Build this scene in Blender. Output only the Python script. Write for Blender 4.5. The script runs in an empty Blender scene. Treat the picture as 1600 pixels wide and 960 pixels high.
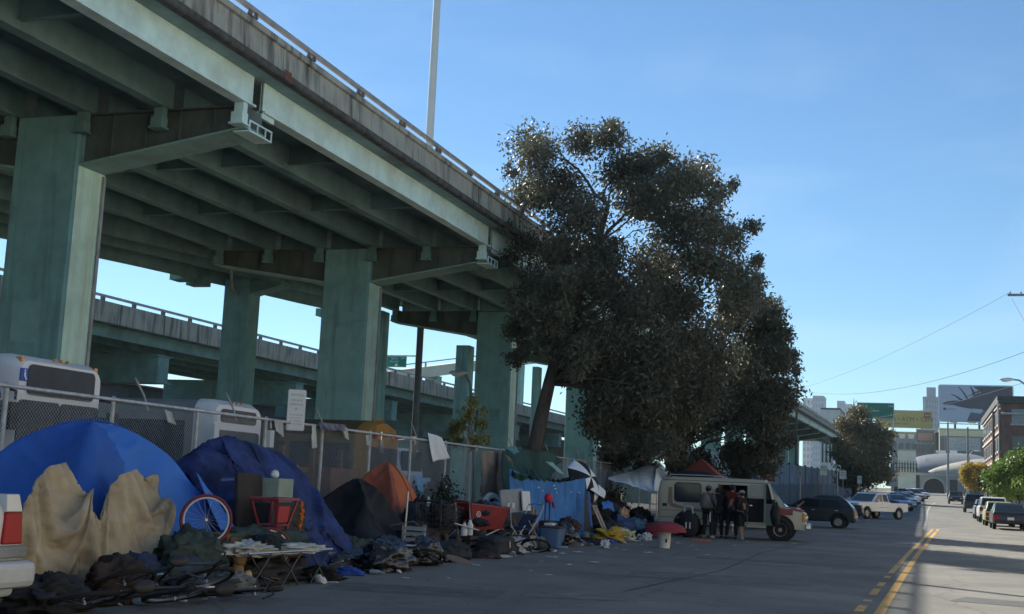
import bpy, bmesh, math, random
from math import sin, cos, pi, radians, sqrt, atan2
from mathutils import Vector, Matrix, noise
import numpy as np
random.seed(7)
scene = bpy.context.scene
COL = scene.collection
rnd = random.Random(11)

# ------------------------------------------------------------------ ground profile (the street climbs gently away from the camera)
def zt(Y):
    if Y < 45: return 0.0
    if Y < 90: return .0085*(Y-45)
    return .3825 + .015*(min(Y, 640)-90)

# ------------------------------------------------------------------ materials
MATS = {}
def mat(name, col, rough=.75, var=.18, scale=3.0, bump=0.0, metal=0.0, col2=None, stretch=(1,1,1), detail=5, spec=.4,
        coat=0.0, bscale=None, trans=0.0, contrast=(.35,.65), bdist=.02):
    if name in MATS: return MATS[name]
    m = bpy.data.materials.new(name); m.use_nodes = True
    nt = m.node_tree; N = nt.nodes; L = nt.links
    p = N['Principled BSDF']
    p.inputs['Roughness'].default_value = rough
    p.inputs['Metallic'].default_value = metal
    p.inputs['Specular IOR Level'].default_value = spec
    if coat: p.inputs['Coat Weight'].default_value = coat; p.inputs['Coat Roughness'].default_value = .08
    if trans: p.inputs['Transmission Weight'].default_value = trans
    c1 = tuple(max(0, c*(1-var)) for c in col)
    c2 = col2 if col2 else tuple(min(1, c*(1+var)) for c in col)
    tc = N.new('ShaderNodeTexCoord'); mp = N.new('ShaderNodeMapping')
    mp.inputs['Scale'].default_value = tuple(scale*s for s in stretch)
    L.new(tc.outputs['Object'], mp.inputs['Vector'])
    nz = N.new('ShaderNodeTexNoise'); nz.inputs['Scale'].default_value = 1.0; nz.inputs['Detail'].default_value = detail
    nz.inputs['Roughness'].default_value = .6
    L.new(mp.outputs[0], nz.inputs['Vector'])
    rp = N.new('ShaderNodeValToRGB'); rp.color_ramp.elements[0].position = contrast[0]; rp.color_ramp.elements[1].position = contrast[1]
    rp.color_ramp.elements[0].color = (*c1, 1); rp.color_ramp.elements[1].color = (*c2, 1)
    L.new(nz.outputs['Fac'], rp.inputs['Fac']); L.new(rp.outputs['Color'], p.inputs['Base Color'])
    if bump:
        b = N.new('ShaderNodeBump'); b.inputs['Strength'].default_value = bump; b.inputs['Distance'].default_value = bdist
        n2 = N.new('ShaderNodeTexNoise'); n2.inputs['Scale'].default_value = (bscale or scale*4); n2.inputs['Detail'].default_value = 6
        L.new(tc.outputs['Object'], n2.inputs['Vector'])
        L.new(n2.outputs['Fac'], b.inputs['Height']); L.new(b.outputs['Normal'], p.inputs['Normal'])
    MATS[name] = m
    return m

def streak_mat(name, col, stain, rough=.85, sx=1.2, sz=.12, amount=(.45,.75), bump=.15, fine=9.0):
    """weathered surface: base colour with noise, run-off stains stretched down the face, fine grain bump"""
    if name in MATS: return MATS[name]
    m = mat(name, col, rough=rough, var=.13, scale=1.3, bump=bump, bscale=fine)
    nt = m.node_tree; N = nt.nodes; L = nt.links; p = N['Principled BSDF']
    base = p.inputs['Base Color'].links[0].from_socket
    tc = N.new('ShaderNodeTexCoord'); mp = N.new('ShaderNodeMapping'); mp.inputs['Scale'].default_value = (sx, sx, sz)
    L.new(tc.outputs['Object'], mp.inputs['Vector'])
    nz = N.new('ShaderNodeTexNoise'); nz.inputs['Scale'].default_value = 1.0; nz.inputs['Detail'].default_value = 7; nz.inputs['Roughness'].default_value = .65
    L.new(mp.outputs[0], nz.inputs['Vector'])
    rp = N.new('ShaderNodeValToRGB'); rp.color_ramp.elements[0].position = amount[0]; rp.color_ramp.elements[1].position = amount[1]
    L.new(nz.outputs['Fac'], rp.inputs['Fac'])
    mx = N.new('ShaderNodeMix'); mx.data_type = 'RGBA'
    L.new(rp.outputs['Color'], mx.inputs['Factor']); L.new(base, mx.inputs['A']); mx.inputs['B'].default_value = (*stain, 1)
    L.new(mx.outputs['Result'], p.inputs['Base Color'])
    return m

def glass(name, col=(.02,.03,.035), rough=.05, spec=.7):
    return mat(name, col, rough=rough, var=.1, spec=spec, coat=.3)

# ------------------------------------------------------------------ mesh builder
class MB:
    def __init__(s): s.v = []; s.f = []; s.mi = []; s.cur = 0
    def add(s, vs, fs):
        o = len(s.v); s.v += [tuple(v) for v in vs]
        s.f += [tuple(i+o for i in f) for f in fs]; s.mi += [s.cur]*len(fs); return s
    def box(s, x0, x1, y0, y1, z0, z1):
        vs = [(x0,y0,z0),(x1,y0,z0),(x1,y1,z0),(x0,y1,z0),(x0,y0,z1),(x1,y0,z1),(x1,y1,z1),(x0,y1,z1)]
        return s.add(vs, [(0,3,2,1),(4,5,6,7),(0,1,5,4),(1,2,6,5),(2,3,7,6),(3,0,4,7)])
    def obox(s, c, size, rot=None):
        """oriented box: rot is a Matrix (3x3) or euler tuple"""
        R = rot if isinstance(rot, Matrix) else (Matrix.Identity(3) if rot is None else __import__('mathutils').Euler(rot).to_matrix())
        c = Vector(c); h = [q/2 for q in size]
        vs = [c + R @ Vector((a*h[0], b*h[1], d*h[2])) for d in (-1,1) for (a,b) in ((-1,-1),(1,-1),(1,1),(-1,1))]
        return s.add(vs, [(0,3,2,1),(4,5,6,7),(0,1,5,4),(1,2,6,5),(2,3,7,6),(3,0,4,7)])
    def prism(s, poly, a, b, axis='y'):
        """poly: list of 2D points; extruded from a to b along axis ('y': poly is x,z; 'x': poly is y,z; 'z': poly is x,y)"""
        def P(p, t):
            return (p[0], t, p[1]) if axis == 'y' else ((t, p[0], p[1]) if axis == 'x' else (p[0], p[1], t))
        n = len(poly); vs = [P(p, a) for p in poly] + [P(p, b) for p in poly]
        fs = [tuple(range(n-1, -1, -1)), tuple(range(n, 2*n))] + [(i, (i+1) % n, n+(i+1) % n, n+i) for i in range(n)]
        return s.add(vs, fs)
    def loft(s, rings, cap=True, closed=True):
        n = len(rings[0]); vs = [p for r in rings for p in r]; fs = []
        for k in range(len(rings)-1):
            for i in range(n if closed else n-1):
                j = (i+1) % n
                fs.append((k*n+i, k*n+j, (k+1)*n+j, (k+1)*n+i))
        if cap and closed:
            fs.append(tuple(range(n-1, -1, -1))); fs.append(tuple((len(rings)-1)*n+i for i in range(n)))
        return s.add(vs, fs)
    def tube(s, pts, r, seg=8, cap=True):
        pts = [Vector(p) for p in pts]; rr = r if isinstance(r, (list, tuple)) else [r]*len(pts)
        rings = []; up = None
        for i, p in enumerate(pts):
            t = (pts[min(i+1, len(pts)-1)] - pts[max(i-1, 0)])
            if t.length < 1e-9: t = Vector((0,0,1))
            t.normalize()
            if up is None:
                up = Vector((0,0,1)) if abs(t.z) < .9 else Vector((1,0,0))
            u = (up - t*up.dot(t))
            if u.length < 1e-6: u = t.orthogonal()
            u.normalize(); w = t.cross(u); up = u
            rings.append([p + (u*cos(2*pi*k/seg) + w*sin(2*pi*k/seg))*rr[i] for k in range(seg)])
        return s.loft(rings, cap)
    def lathe(s, prof, c=(0,0,0), axis='z', seg=20, cap=False):
        c = Vector(c); rings = []
        for (r, h) in prof:
            ring = []
            for k in range(seg):
                a = 2*pi*k/seg; u, w = r*cos(a), r*sin(a)
                ring.append(c + (Vector((u, w, h)) if axis == 'z' else (Vector((u, h, w)) if axis == 'y' else Vector((h, u, w)))))
            rings.append(ring)
        return s.loft(rings, cap)
    def grid(s, fn, nu, nv):
        vs = [fn(i/nu, j/nv) for i in range(nu+1) for j in range(nv+1)]
        fs = [(i*(nv+1)+j, (i+1)*(nv+1)+j, (i+1)*(nv+1)+j+1, i*(nv+1)+j+1) for i in range(nu) for j in range(nv)]
        return s.add(vs, fs)
    def blob(s, c, r, nz=.15, fr=2.0, seg=20, rings=12, seed=0, flat=None, crease=0.0):
        """lumpy rounded shape (bags, heaps, foliage); flat: clamp below this z"""
        c = Vector(c); rad = Vector(r if isinstance(r, (list, tuple, Vector)) else (r, r, r)); sv = Vector((seed*3.7, seed*1.3, seed*7.1))
        R = []
        for i in range(rings+1):
            th = pi*i/rings; ring = []
            for k in range(seg):
                a = 2*pi*k/seg
                d = Vector((sin(th)*cos(a), sin(th)*sin(a), cos(th)))
                q = 1 + nz*noise.noise(d*fr+sv) + nz*.5*noise.noise(d*fr*2.7+sv)
                if crease: q += crease*abs(noise.noise(d*fr*3.1+sv*2))-crease*.3
                p = c + Vector((d.x*rad.x, d.y*rad.y, d.z*rad.z))*q
                if flat is not None and p.z < flat: p.z = flat + .01*noise.noise(p*5)
                ring.append(p)
            R.append(ring)
        return s.loft(R, True)
    def xf(s, M, start=0):
        s.v = s.v[:start] + [tuple(M @ Vector(v)) for v in s.v[start:]]; return s
    def mesh(s, name):
        me = bpy.data.meshes.new(name); me.from_pydata(s.v, [], s.f); me.update(); return me
    def build(s, name, m, parent=None, smooth=None, bevel=0, loc=None, rotz=None, seg=2, solid=0, subsurf=0):
        me = s.mesh(name)
        for q in (m if isinstance(m, (list, tuple)) else [m]): me.materials.append(q)
        if len(me.materials) > 1: me.polygons.foreach_set('material_index', s.mi)
        o = bpy.data.objects.new(name, me); COL.objects.link(o)
        if parent is not None: o.parent = parent
        if loc is not None: o.location = loc
        if rotz is not None: o.rotation_euler.z = rotz
        if smooth is not None:
            if smooth >= 180: me.polygons.foreach_set('use_smooth', [True]*len(me.polygons))
            else:
                me.polygons.foreach_set('use_smooth', [True]*len(me.polygons)); me.set_sharp_from_angle(angle=radians(smooth))
        if solid:
            q = o.modifiers.new('Solid', 'SOLIDIFY'); q.thickness = solid; q.offset = 0
        if bevel:
            q = o.modifiers.new('Bevel', 'BEVEL'); q.width = bevel; q.segments = seg; q.limit_method = 'ANGLE'; q.angle_limit = radians(40)
        if subsurf:
            q = o.modifiers.new('Sub', 'SUBSURF'); q.levels = subsurf; q.render_levels = subsurf
        return o

def tag(o, label=None, cat=None, group=None, kind=None):
    if label: o['label'] = label
    if cat: o['category'] = cat
    if group: o['group'] = group
    if kind: o['kind'] = kind
    return o
def thing(name, label, cat, loc=(0,0,0), rotz=0, group=None):
    o = bpy.data.objects.new(name, None); COL.objects.link(o)
    o.location = loc; o.rotation_euler = (0,0,rotz); o.empty_display_size = .1
    return tag(o, label, cat, group)
def struct(name, mb, m, **k):
    return tag(mb.build(name, m, **k), kind='structure')
def copy_tree(o, loc=None, rotz=None, label=None):
    kids = [c for c in bpy.data.objects if c.parent == o]
    r = o.copy(); COL.objects.link(r)
    for c in kids:
        d = c.copy(); COL.objects.link(d); d.parent = r
        for g in [q for q in bpy.data.objects if q.parent == c]:
            h = g.copy(); COL.objects.link(h); h.parent = d
    if loc is not None: r.location = loc
    if rotz is not None: r.rotation_euler.z = rotz
    if label: r['label'] = label
    return r
def Rz(a): return Matrix.Rotation(a, 3, 'Z')

# ------------------------------------------------------------------ camera (1.4 m up in the car, tipped up and rolled a little)
FPX = 1950.0
def _axes():
    d1 = Vector((1442-800, -(789-480), -FPX)).normalized()
    d2 = Vector((614, 13580, -FPX)).normalized()
    d2 = (d2 - d1*d2.dot(d1)).normalized()
    return d1.cross(d2), d1, d2
_X, _Y, _Z = _axes()
R_WC = Matrix((_X, _Y, _Z))          # camera vector -> world vector
CAM = Vector((0, 0, 1.4))
cam = bpy.data.objects.new('camera', bpy.data.cameras.new('camera')); COL.objects.link(cam)
cam.matrix_world = Matrix.Translation(CAM) @ R_WC.to_4x4()
cam.data.sensor_width = 36; cam.data.lens = FPX*36/1600; cam.data.clip_start = .05; cam.data.clip_end = 6000
scene.camera = cam

# sight lines used to survey real positions: at a known plane X, a known distance Y, or on the ground
def _ray(x, y): return R_WC @ Vector((x-800, -(y-480), -FPX))
def WX(x, y, X): r = _ray(x, y); return CAM + r*(X/r.x)
def WY(x, y, Y): r = _ray(x, y); return CAM + r*(Y/r.y)
def WG(x, y):
    r = _ray(x, y); t = 0
    r = r/r.y
    Y = 3.0
    while Y < 640:
        p = CAM + r*Y
        if p.z <= zt(Y): return Vector((p.x, p.y, zt(Y)))
        Y += .02
    return CAM + r*640
# ------------------------------------------------------------------ daylight: sun low and ahead-left, behind the viaduct
SUN_AZ, SUN_EL = 48.0, 31.4      # degrees left of the street's direction; degrees above the horizon
w = bpy.data.worlds.new('World'); scene.world = w; w.use_nodes = True
nt = w.node_tree; N = nt.nodes; L = nt.links
bg = N['Background']; sky = N.new('ShaderNodeTexSky'); sky.sky_type = 'NISHITA'; sky.sun_disc = False
sky.sun_elevation = radians(SUN_EL); sky.sun_rotation = radians(-SUN_AZ)
sky.altitude = 30; sky.air_density = 1.0; sky.dust_density = 0.0; sky.ozone_density = 3.0
bg.inputs['Strength'].default_value = .05
tint = N.new('ShaderNodeMix'); tint.data_type = 'RGBA'; tint.blend_type = 'MULTIPLY'; tint.inputs['Factor'].default_value = 1
tint.inputs['B'].default_value = (.86, 1.12, 1.26, 1)      # the picture's cool balance
L.new(sky.outputs[0], tint.inputs['A'])
tcw = N.new('ShaderNodeTexCoord'); mpw = N.new('ShaderNodeMapping'); mpw.inputs['Scale'].default_value = (1.6, 1.6, 7.0); mpw.inputs['Rotation'].default_value = (.12, -.18, 0)
nw = N.new('ShaderNodeTexNoise'); nw.inputs['Scale'].default_value = 1.5; nw.inputs['Detail'].default_value = 5; nw.inputs['Distortion'].default_value = .8
rw = N.new('ShaderNodeValToRGB'); rw.color_ramp.elements[0].position = .5; rw.color_ramp.elements[1].position = .85; rw.color_ramp.elements[1].color = (.22,.22,.22,1)
mw = N.new('ShaderNodeMix'); mw.data_type = 'RGBA'; mw.inputs['B'].default_value = (9.0, 11.0, 12.0, 1)
L.new(tcw.outputs['Generated'], mpw.inputs['Vector']); L.new(mpw.outputs[0], nw.inputs['Vector']); L.new(nw.outputs['Fac'], rw.inputs['Fac']); L.new(rw.outputs['Color'], mw.inputs['Factor'])
L.new(tint.outputs['Result'], mw.inputs['A']); L.new(mw.outputs['Result'], bg.inputs['Color'])
sd = bpy.data.lights.new('sun', 'SUN'); sd.energy = 5.0; sd.angle = radians(.5); sd.color = (1.0, .93, .82)
so = bpy.data.objects.new('sun', sd); COL.objects.link(so)
a, e = radians(SUN_AZ), radians(SUN_EL)
to_sun = Vector((-sin(a)*cos(e), cos(a)*cos(e), sin(e)))
so.rotation_euler = (-to_sun).to_track_quat('-Z', 'Y').to_euler()
so.location = (-30, 30, 60)
scene.view_settings.view_transform = 'Standard'; scene.view_settings.look = 'None'
scene.view_settings.exposure = 1.06; scene.view_settings.gamma = 1.0
scene.cycles.use_denoising = True
scene.cycles.max_bounces = 8; scene.cycles.transparent_max_bounces = 12
scene.cycles.sample_clamp_indirect = 6.0

# ------------------------------------------------------------------ ground, street, markings
asphalt = mat('asphalt', (.150,.148,.130), rough=.85, var=.28, scale=.35, bump=.6, bscale=22, detail=10, bdist=.02)
def _asph():
    nt = asphalt.node_tree; N = nt.nodes; L = nt.links; p = N['Principled BSDF']
    base = p.inputs['Base Color'].links[0].from_socket
    tc = N.new('ShaderNodeTexCoord')
    def layer(base, scale, stretch, lo, hi, col, fac, detail=6):
        mp = N.new('ShaderNodeMapping'); mp.inputs['Scale'].default_value = tuple(scale*q for q in stretch); L.new(tc.outputs['Object'], mp.inputs['Vector'])
        nz = N.new('ShaderNodeTexNoise'); nz.inputs['Scale'].default_value = 1; nz.inputs['Detail'].default_value = detail; nz.inputs['Roughness'].default_value = .7
        L.new(mp.outputs[0], nz.inputs['Vector'])
        rp = N.new('ShaderNodeValToRGB'); rp.color_ramp.elements[0].position = lo; rp.color_ramp.elements[1].position = hi
        rp.color_ramp.elements[1].color = (fac, fac, fac, 1)
        L.new(nz.outputs['Fac'], rp.inputs['Fac'])
        mx = N.new('ShaderNodeMix'); mx.data_type = 'RGBA'; L.new(rp.outputs['Color'], mx.inputs['Factor']); L.new(base, mx.inputs['A']); mx.inputs['B'].default_value = (*col, 1)
        return mx.outputs['Result']
    b = layer(base, .25, (1,.35,1), .5, .72, (.09,.088,.08), .6)       # oil-darkened lanes
    b = layer(b, 5, (1,.35,1), .58, .70, (.19,.185,.165), .6)             # pale grit
    b = layer(b, 40, (1,1,1), .55, .75, (.2,.2,.19), .35, 2)            # exposed stone
    b = layer(b, .9, (1,1,1), .60, .70, (.05,.05,.05), .55)              # oil spots
    b = layer(b, .12, (1,.12,1), .52, .60, (.22,.21,.18), .35)           # paler worn wheel tracks
    # cracks
    vo = N.new('ShaderNodeTexVoronoi'); vo.feature = 'DISTANCE_TO_EDGE'; vo.inputs['Scale'].default_value = .28
    nz = N.new('ShaderNodeTexNoise'); nz.inputs['Scale'].default_value = 1.5; nz.inputs['Detail'].default_value = 6
    ad = N.new('ShaderNodeVectorMath'); ad.operation = 'ADD'; sc = N.new('ShaderNodeVectorMath'); sc.operation = 'SCALE'; sc.inputs['Scale'].default_value = .9
    L.new(tc.outputs['Object'], nz.inputs['Vector']); L.new(nz.outputs['Color'], sc.inputs[0]); L.new(sc.outputs[0], ad.inputs[0]); L.new(tc.outputs['Object'], ad.inputs[1])
    L.new(ad.outputs[0], vo.inputs['Vector'])
    rp = N.new('ShaderNodeValToRGB'); rp.color_ramp.elements[0].position = .004; rp.color_ramp.elements[1].position = .012
    rp.color_ramp.elements[0].color = (.34,.34,.34,1); rp.color_ramp.elements[1].color = (0,0,0,1)
    L.new(vo.outputs['Distance'], rp.inputs['Fac'])
    mx = N.new('ShaderNodeMix'); mx.data_type = 'RGBA'; L.new(rp.outputs['Color'], mx.inputs['Factor']); L.new(b, mx.inputs['A']); mx.inputs['B'].default_value = (.035,.036,.038,1)
    L.new(mx.outputs['Result'], p.inputs['Base Color'])
_asph()
dirt = mat('lot_ground', (.085,.08,.068), rough=.95, var=.35, scale=.6, bump=.3, bscale=12)
pave = mat('pavement_concrete', (.30,.29,.27), rough=.9, var=.15, scale=.8, bump=.2, bscale=20)
kerbm = mat('kerb_concrete', (.34,.33,.31), rough=.9, var=.2, scale=1.5, bump=.2)
YS = [-60,-20,0] + list(range(5, 120, 5)) + list(range(120, 660, 20)) + [900, 1500, 2600]
def sheet(x0, x1, ys, dz, nx=1):
    mb = MB()
    vs = []; fs = []
    for Y in ys:
        for i in range(nx+1): vs.append((x0+(x1-x0)*i/nx, Y, zt(Y)+dz))
    n = nx+1
    for k in range(len(ys)-1):
        for i in range(nx): fs.append((k*n+i, k*n+i+1, (k+1)*n+i+1, (k+1)*n+i))
    return mb.add(vs, fs)
struct('ground', sheet(-1800, 1800, YS, 0, 8), dirt)
RY = [y for y in YS if y <= 500]
struct('road', sheet(-11.2, 6.3, RY, .006), asphalt)
# right-hand kerb and pavement with a real step
mb = MB(); R = []
for Y in RY: z = zt(Y); R.append([(6.3, Y, z-.05), (6.45, Y, z-.05), (6.45, Y, z+.13), (6.32, Y, z+.13)])
struct('kerb', mb.loft(R), kerbm)
mb = MB(); R = []
for Y in RY: z = zt(Y); R.append([(6.45, Y, z-.05), (9.6, Y, z-.05), (9.6, Y, z+.135), (6.45, Y, z+.135)])
struct('pavement', mb.loft(R), pave)

def strip(pts, wdt, dz=.010, breaks=None):
    """painted line along ground points; breaks: worn-away stretches as a function of arc index"""
    mb = MB(); seg = []
    pts = [Vector(p) for p in pts]
    fine = []
    for a_, b_ in zip(pts[:-1], pts[1:]):
        n = max(1, int((b_-a_).length/.35))
        for i in range(n): fine.append(a_.lerp(b_, i/n))
    fine.append(pts[-1])
    for i in range(len(fine)-1):
        p, q = fine[i], fine[i+1]
        if breaks and breaks(i, p): continue
        t = (q-p).normalized(); s_ = Vector((t.y, -t.x, 0))*wdt/2
        j1 = rnd.uniform(-.012,.012); j2 = rnd.uniform(-.012,.012)
        vs = [p-s_*(1+j1), p+s_*(1+j2), q+s_*(1+j1), q-s_*(1+j2)]
        mb.add([(v.x, v.y, zt(v.y)+dz) for v in vs], [(0,1,2,3)])
    return mb
yellow = mat('worn_yellow_paint', (.55,.30,.05), rough=.7, var=.2, scale=6, col2=(.62,.37,.08))
whitep = mat('worn_white_paint', (.32,.32,.30), rough=.8, var=.4, scale=3)
CL = [(-.78,10,0),(-.66,17,0),(-.52,25,0),(-.22,40,0),(.2,55,0),(.62,68,0)]
lineA = [(x+.13,y,0) for x,y,_ in CL]; lineB = [(x-.13,y,0) for x,y,_ in CL]
struct('yellow_centre_line', strip(lineA, .13, breaks=lambda i,p: noise.noise(Vector((p.y*1.1, 3.3, 0))) > .42), yellow)
struct('worn_centre_line', strip(lineB, .12, breaks=lambda i,p: noise.noise(Vector((p.y*.9, 9.1, 0))) > (.0 if p.y < 27 else .3)), yellow)
struct('white_edge_line', strip([(.02,66,0),(.22,90,0),(.36,118,0),(.75,150,0),(1.6,180,0)], .16), whitep)
struct('dark_patch', strip([(.5,20.6,0),(4.5,19.6,0)], 1.1, dz=.010), mat('patch_asphalt', (.075,.078,.08), rough=.9, var=.2, scale=2, bump=.2, bscale=30))
struct('tar_seam', strip([(-9,26.5,0),(-5,27.2,0),(-1.5,26.4,0)], .05, dz=.010), mat('tar', (.03,.03,.032), rough=.6, var=.2))
struct('worn_crossing_patch', strip([(-.75,47.5,0),(-.2,47.2,0)], 1.6, dz=.009), mat('pale_patch', (.3,.3,.28), rough=.9, var=.4, scale=4))

for k,(px,py,w_,l_,c_) in enumerate(((640,925,1.2,2.2,(.085,.085,.08)),(1120,905,1.5,3.0,(.10,.098,.09)),(900,935,.9,1.4,(.12,.115,.105)),(1230,880,1.1,4.0,(.09,.09,.085)))):
    q = WG(px,py); tag(strip([(q.x-l_/2,q.y,0),(q.x+l_/2,q.y+.4,0)], w_, dz=.0085+.0006*k).build('patched_asphalt', mat('patch_%d'%k,tuple(v*1.3 for v in c_),rough=.9,var=.25,scale=3,bump=.3,bscale=30)), kind='structure')
for k,pts_ in enumerate((((-9,21.5),(-5,20.8),(-1.2,20.2),(-.3,19.6)),((-6.5,33),(-3,31.5),(-.8,31.9)),((-4.0,17.5),(-3.6,24),(-3.9,33),(-3.4,45)))):
    struct('tar_seam', strip([(x,y,0) for x,y in pts_], .035, dz=.0115+.0004*k), MATS['tar'])
# ------------------------------------------------------------------ the elevated freeway on single-column T bents
conc = streak_mat('weathered_concrete', (.37,.36,.305), (.085,.078,.066), sx=2.6, sz=.22, amount=(.48,.66), bump=.4, fine=14)
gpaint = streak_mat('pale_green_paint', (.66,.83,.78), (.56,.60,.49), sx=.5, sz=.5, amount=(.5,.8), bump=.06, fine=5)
gdark = streak_mat('dark_green_paint', (.19,.31,.30), (.075,.105,.10), sx=.45, sz=.3, amount=(.5,.85), bump=.08, fine=4)  # darker green for the inner girders and other under-deck steel
colm = streak_mat('painted_column_concrete', (.215,.385,.375), (.10,.16,.155), sx=1.7, sz=.14, amount=(.52,.78), bump=.2, fine=8)
gpaint2 = streak_mat('flange_green_paint', (.28,.42,.39), (.14,.19,.17), sx=.5, sz=.5, amount=(.5,.8), bump=.06)
colp = streak_mat('lit_column_face', (.62,.80,.64), (.44,.48,.30), sx=1.9, sz=.1, amount=(.5,.8), bump=.1, fine=8)  # column colour lightened: light on the street-side face is put into it
railm = mat('galvanised_rail', (.36,.34,.33), rough=.6, var=.2, scale=2, metal=.3)
soff = streak_mat('deck_soffit', (.27,.37,.36), (.13,.16,.155), sx=.3, sz=.3, bump=.08)
capm = streak_mat('dark_cap_steel', (.12,.145,.13), (.055,.055,.048), sx=.8, sz=.4, amount=(.4,.8), bump=.1)  # cap web in a darker tone than its flange
PIERS = [8.9, 27.05, 45.25, 63.6, 81.8, 100, 118.2, 136.4, 154.6, 172.8, 191, 209.2, 227.4, 245.6, 263.8, 282]
Y0, Y1 = -9.3, 300
def sweep(mb, poly, ys, dx=None):
    mb.loft([[(p[0]+(dx(y) if dx else 0), y, p[1]+zt(y)) for p in poly] for y in ys]); return mb
def yrange(a, b, step=6.0):
    n = max(1, int(math.ceil((b-a)/step))); return [a+(b-a)*i/n for i in range(n+1)]
fw = thing('elevated_freeway', 'tall green steel and concrete elevated freeway running above the tents and buses', 'freeway', (-21.9, 27.05, 0))
OFF = Matrix.Translation((21.9, -27.05, 0))
def fpart(name, mb, m, parent=None, smooth=None, bevel=0):
    mb.xf(OFF); return mb.build(name, m, parent or fw, smooth=smooth, bevel=bevel)
XE, XW = -15.4, -28.4
ys = yrange(Y0, Y1)
mb = MB(); sweep(mb, [(XW,11.38),(XE-.04,11.38),(XE-.04,11.60),(XW,11.60)], ys); fpart('deck', mb, soff)
# parapets in cast lengths, with open joints and a dirty lip below
J = []; y = Y0
while y < Y1: J.append(y); y += 4.55
mb = MB()
for a_, b_ in zip(J[:-1], J[1:]):
    sweep(mb, [(XE-.30,11.60),(XE-.02,11.56),(XE-.06,12.16),(XE+.02,12.18),(XE+.02,12.335),(XE-.30,12.335)], [a_+.015, b_-.015])
fpart('parapet', mb, conc)
mb = MB(); sweep(mb, [(XE-.2,11.36),(XE,11.36),(XE+.03,11.40),(XE+.03,11.54),(XE-.2,11.56)], ys)
fpart('deck_lip', mb, mat('dirty_lip', (.085,.08,.07), rough=.9, var=.4, scale=3, bump=.4))
mb = MB(); sweep(mb, [(XW,11.36),(XW+.3,11.36),(XW+.3,12.33),(XW,12.33)], ys); fpart('parapet', mb, conc)
mb = MB(); sweep(mb, [(XE-.05,12.475),(XE+.07,12.475),(XE+.07,12.60),(XE-.05,12.60)], ys); fpart('guard_rail', mb, railm, bevel=.02)
mb0 = MB(); mb0.prism([(-.14,12.335),(.02,12.335),(.0,12.47),(-.08,12.47)], -.16, -.11, 'y').prism([(-.14,12.335),(.02,12.335),(.0,12.47),(-.08,12.47)], .11, .16, 'y').box(-.12,-.02,-.16,.16,12.335,12.375)
post_mesh = None; y = 25.09-3.05*10; k = 0
while y < 240 and k < 78:
    if post_mesh is None:
        o = mb0.build('rail_post', mat('rail_post_steel', (.16,.15,.14), rough=.7, var=.3, scale=8), fw); post_mesh = o.data
    else:
        o = bpy.data.objects.new('rail_post', post_mesh); COL.objects.link(o); o.parent = fw
    o.location = Vector((XE+21.9+.06, y-27.05, zt(y))); y += 3.08; k += 1
GX = [-16.1, -18.42, -20.75, -23.07, -25.4, -27.7]
spans = [Y0] + PIERS + [Y1]
for si, (a_, b_) in enumerate(zip(spans[:-1], spans[1:])):
    a2, b2 = a_+.28, b_-.18
    ysp = yrange(a2, b2, 7)
    for gi, gx in enumerate(GX):
        if si > 7 and gi > 2: continue
        mb = MB()
        sweep(mb, [(gx-.03,10.63),(gx,10.63),(gx,11.38),(gx-.03,11.38)], ysp)
        sweep(mb, [(gx-.22,10.57),(gx+.12,10.57),(gx+.12,10.625),(gx-.22,10.625)], ysp)
        if gi == 0: mb.box(gx-.06, gx+.035, a2, a2+.62, 10.44+zt(a2), 11.375+zt(a2))   # stiff end plate beside the joint
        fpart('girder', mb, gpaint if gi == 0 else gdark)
    if si < 10:
        for fr in (1/3, 2/3):
            yy = a_+(b_-a_)*fr; z = zt(yy); mb = MB()
            for ga, gb in zip(GX[1:], GX[:-1]):
                mb.box(ga+.003, gb-.033, yy-.02, yy+.02, 10.86+z, 11.376+z); mb.box(ga+.003, gb-.033, yy-.08, yy+.08, 10.82+z, 10.857+z)
            fpart('cross_frame', mb, gdark)
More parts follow.
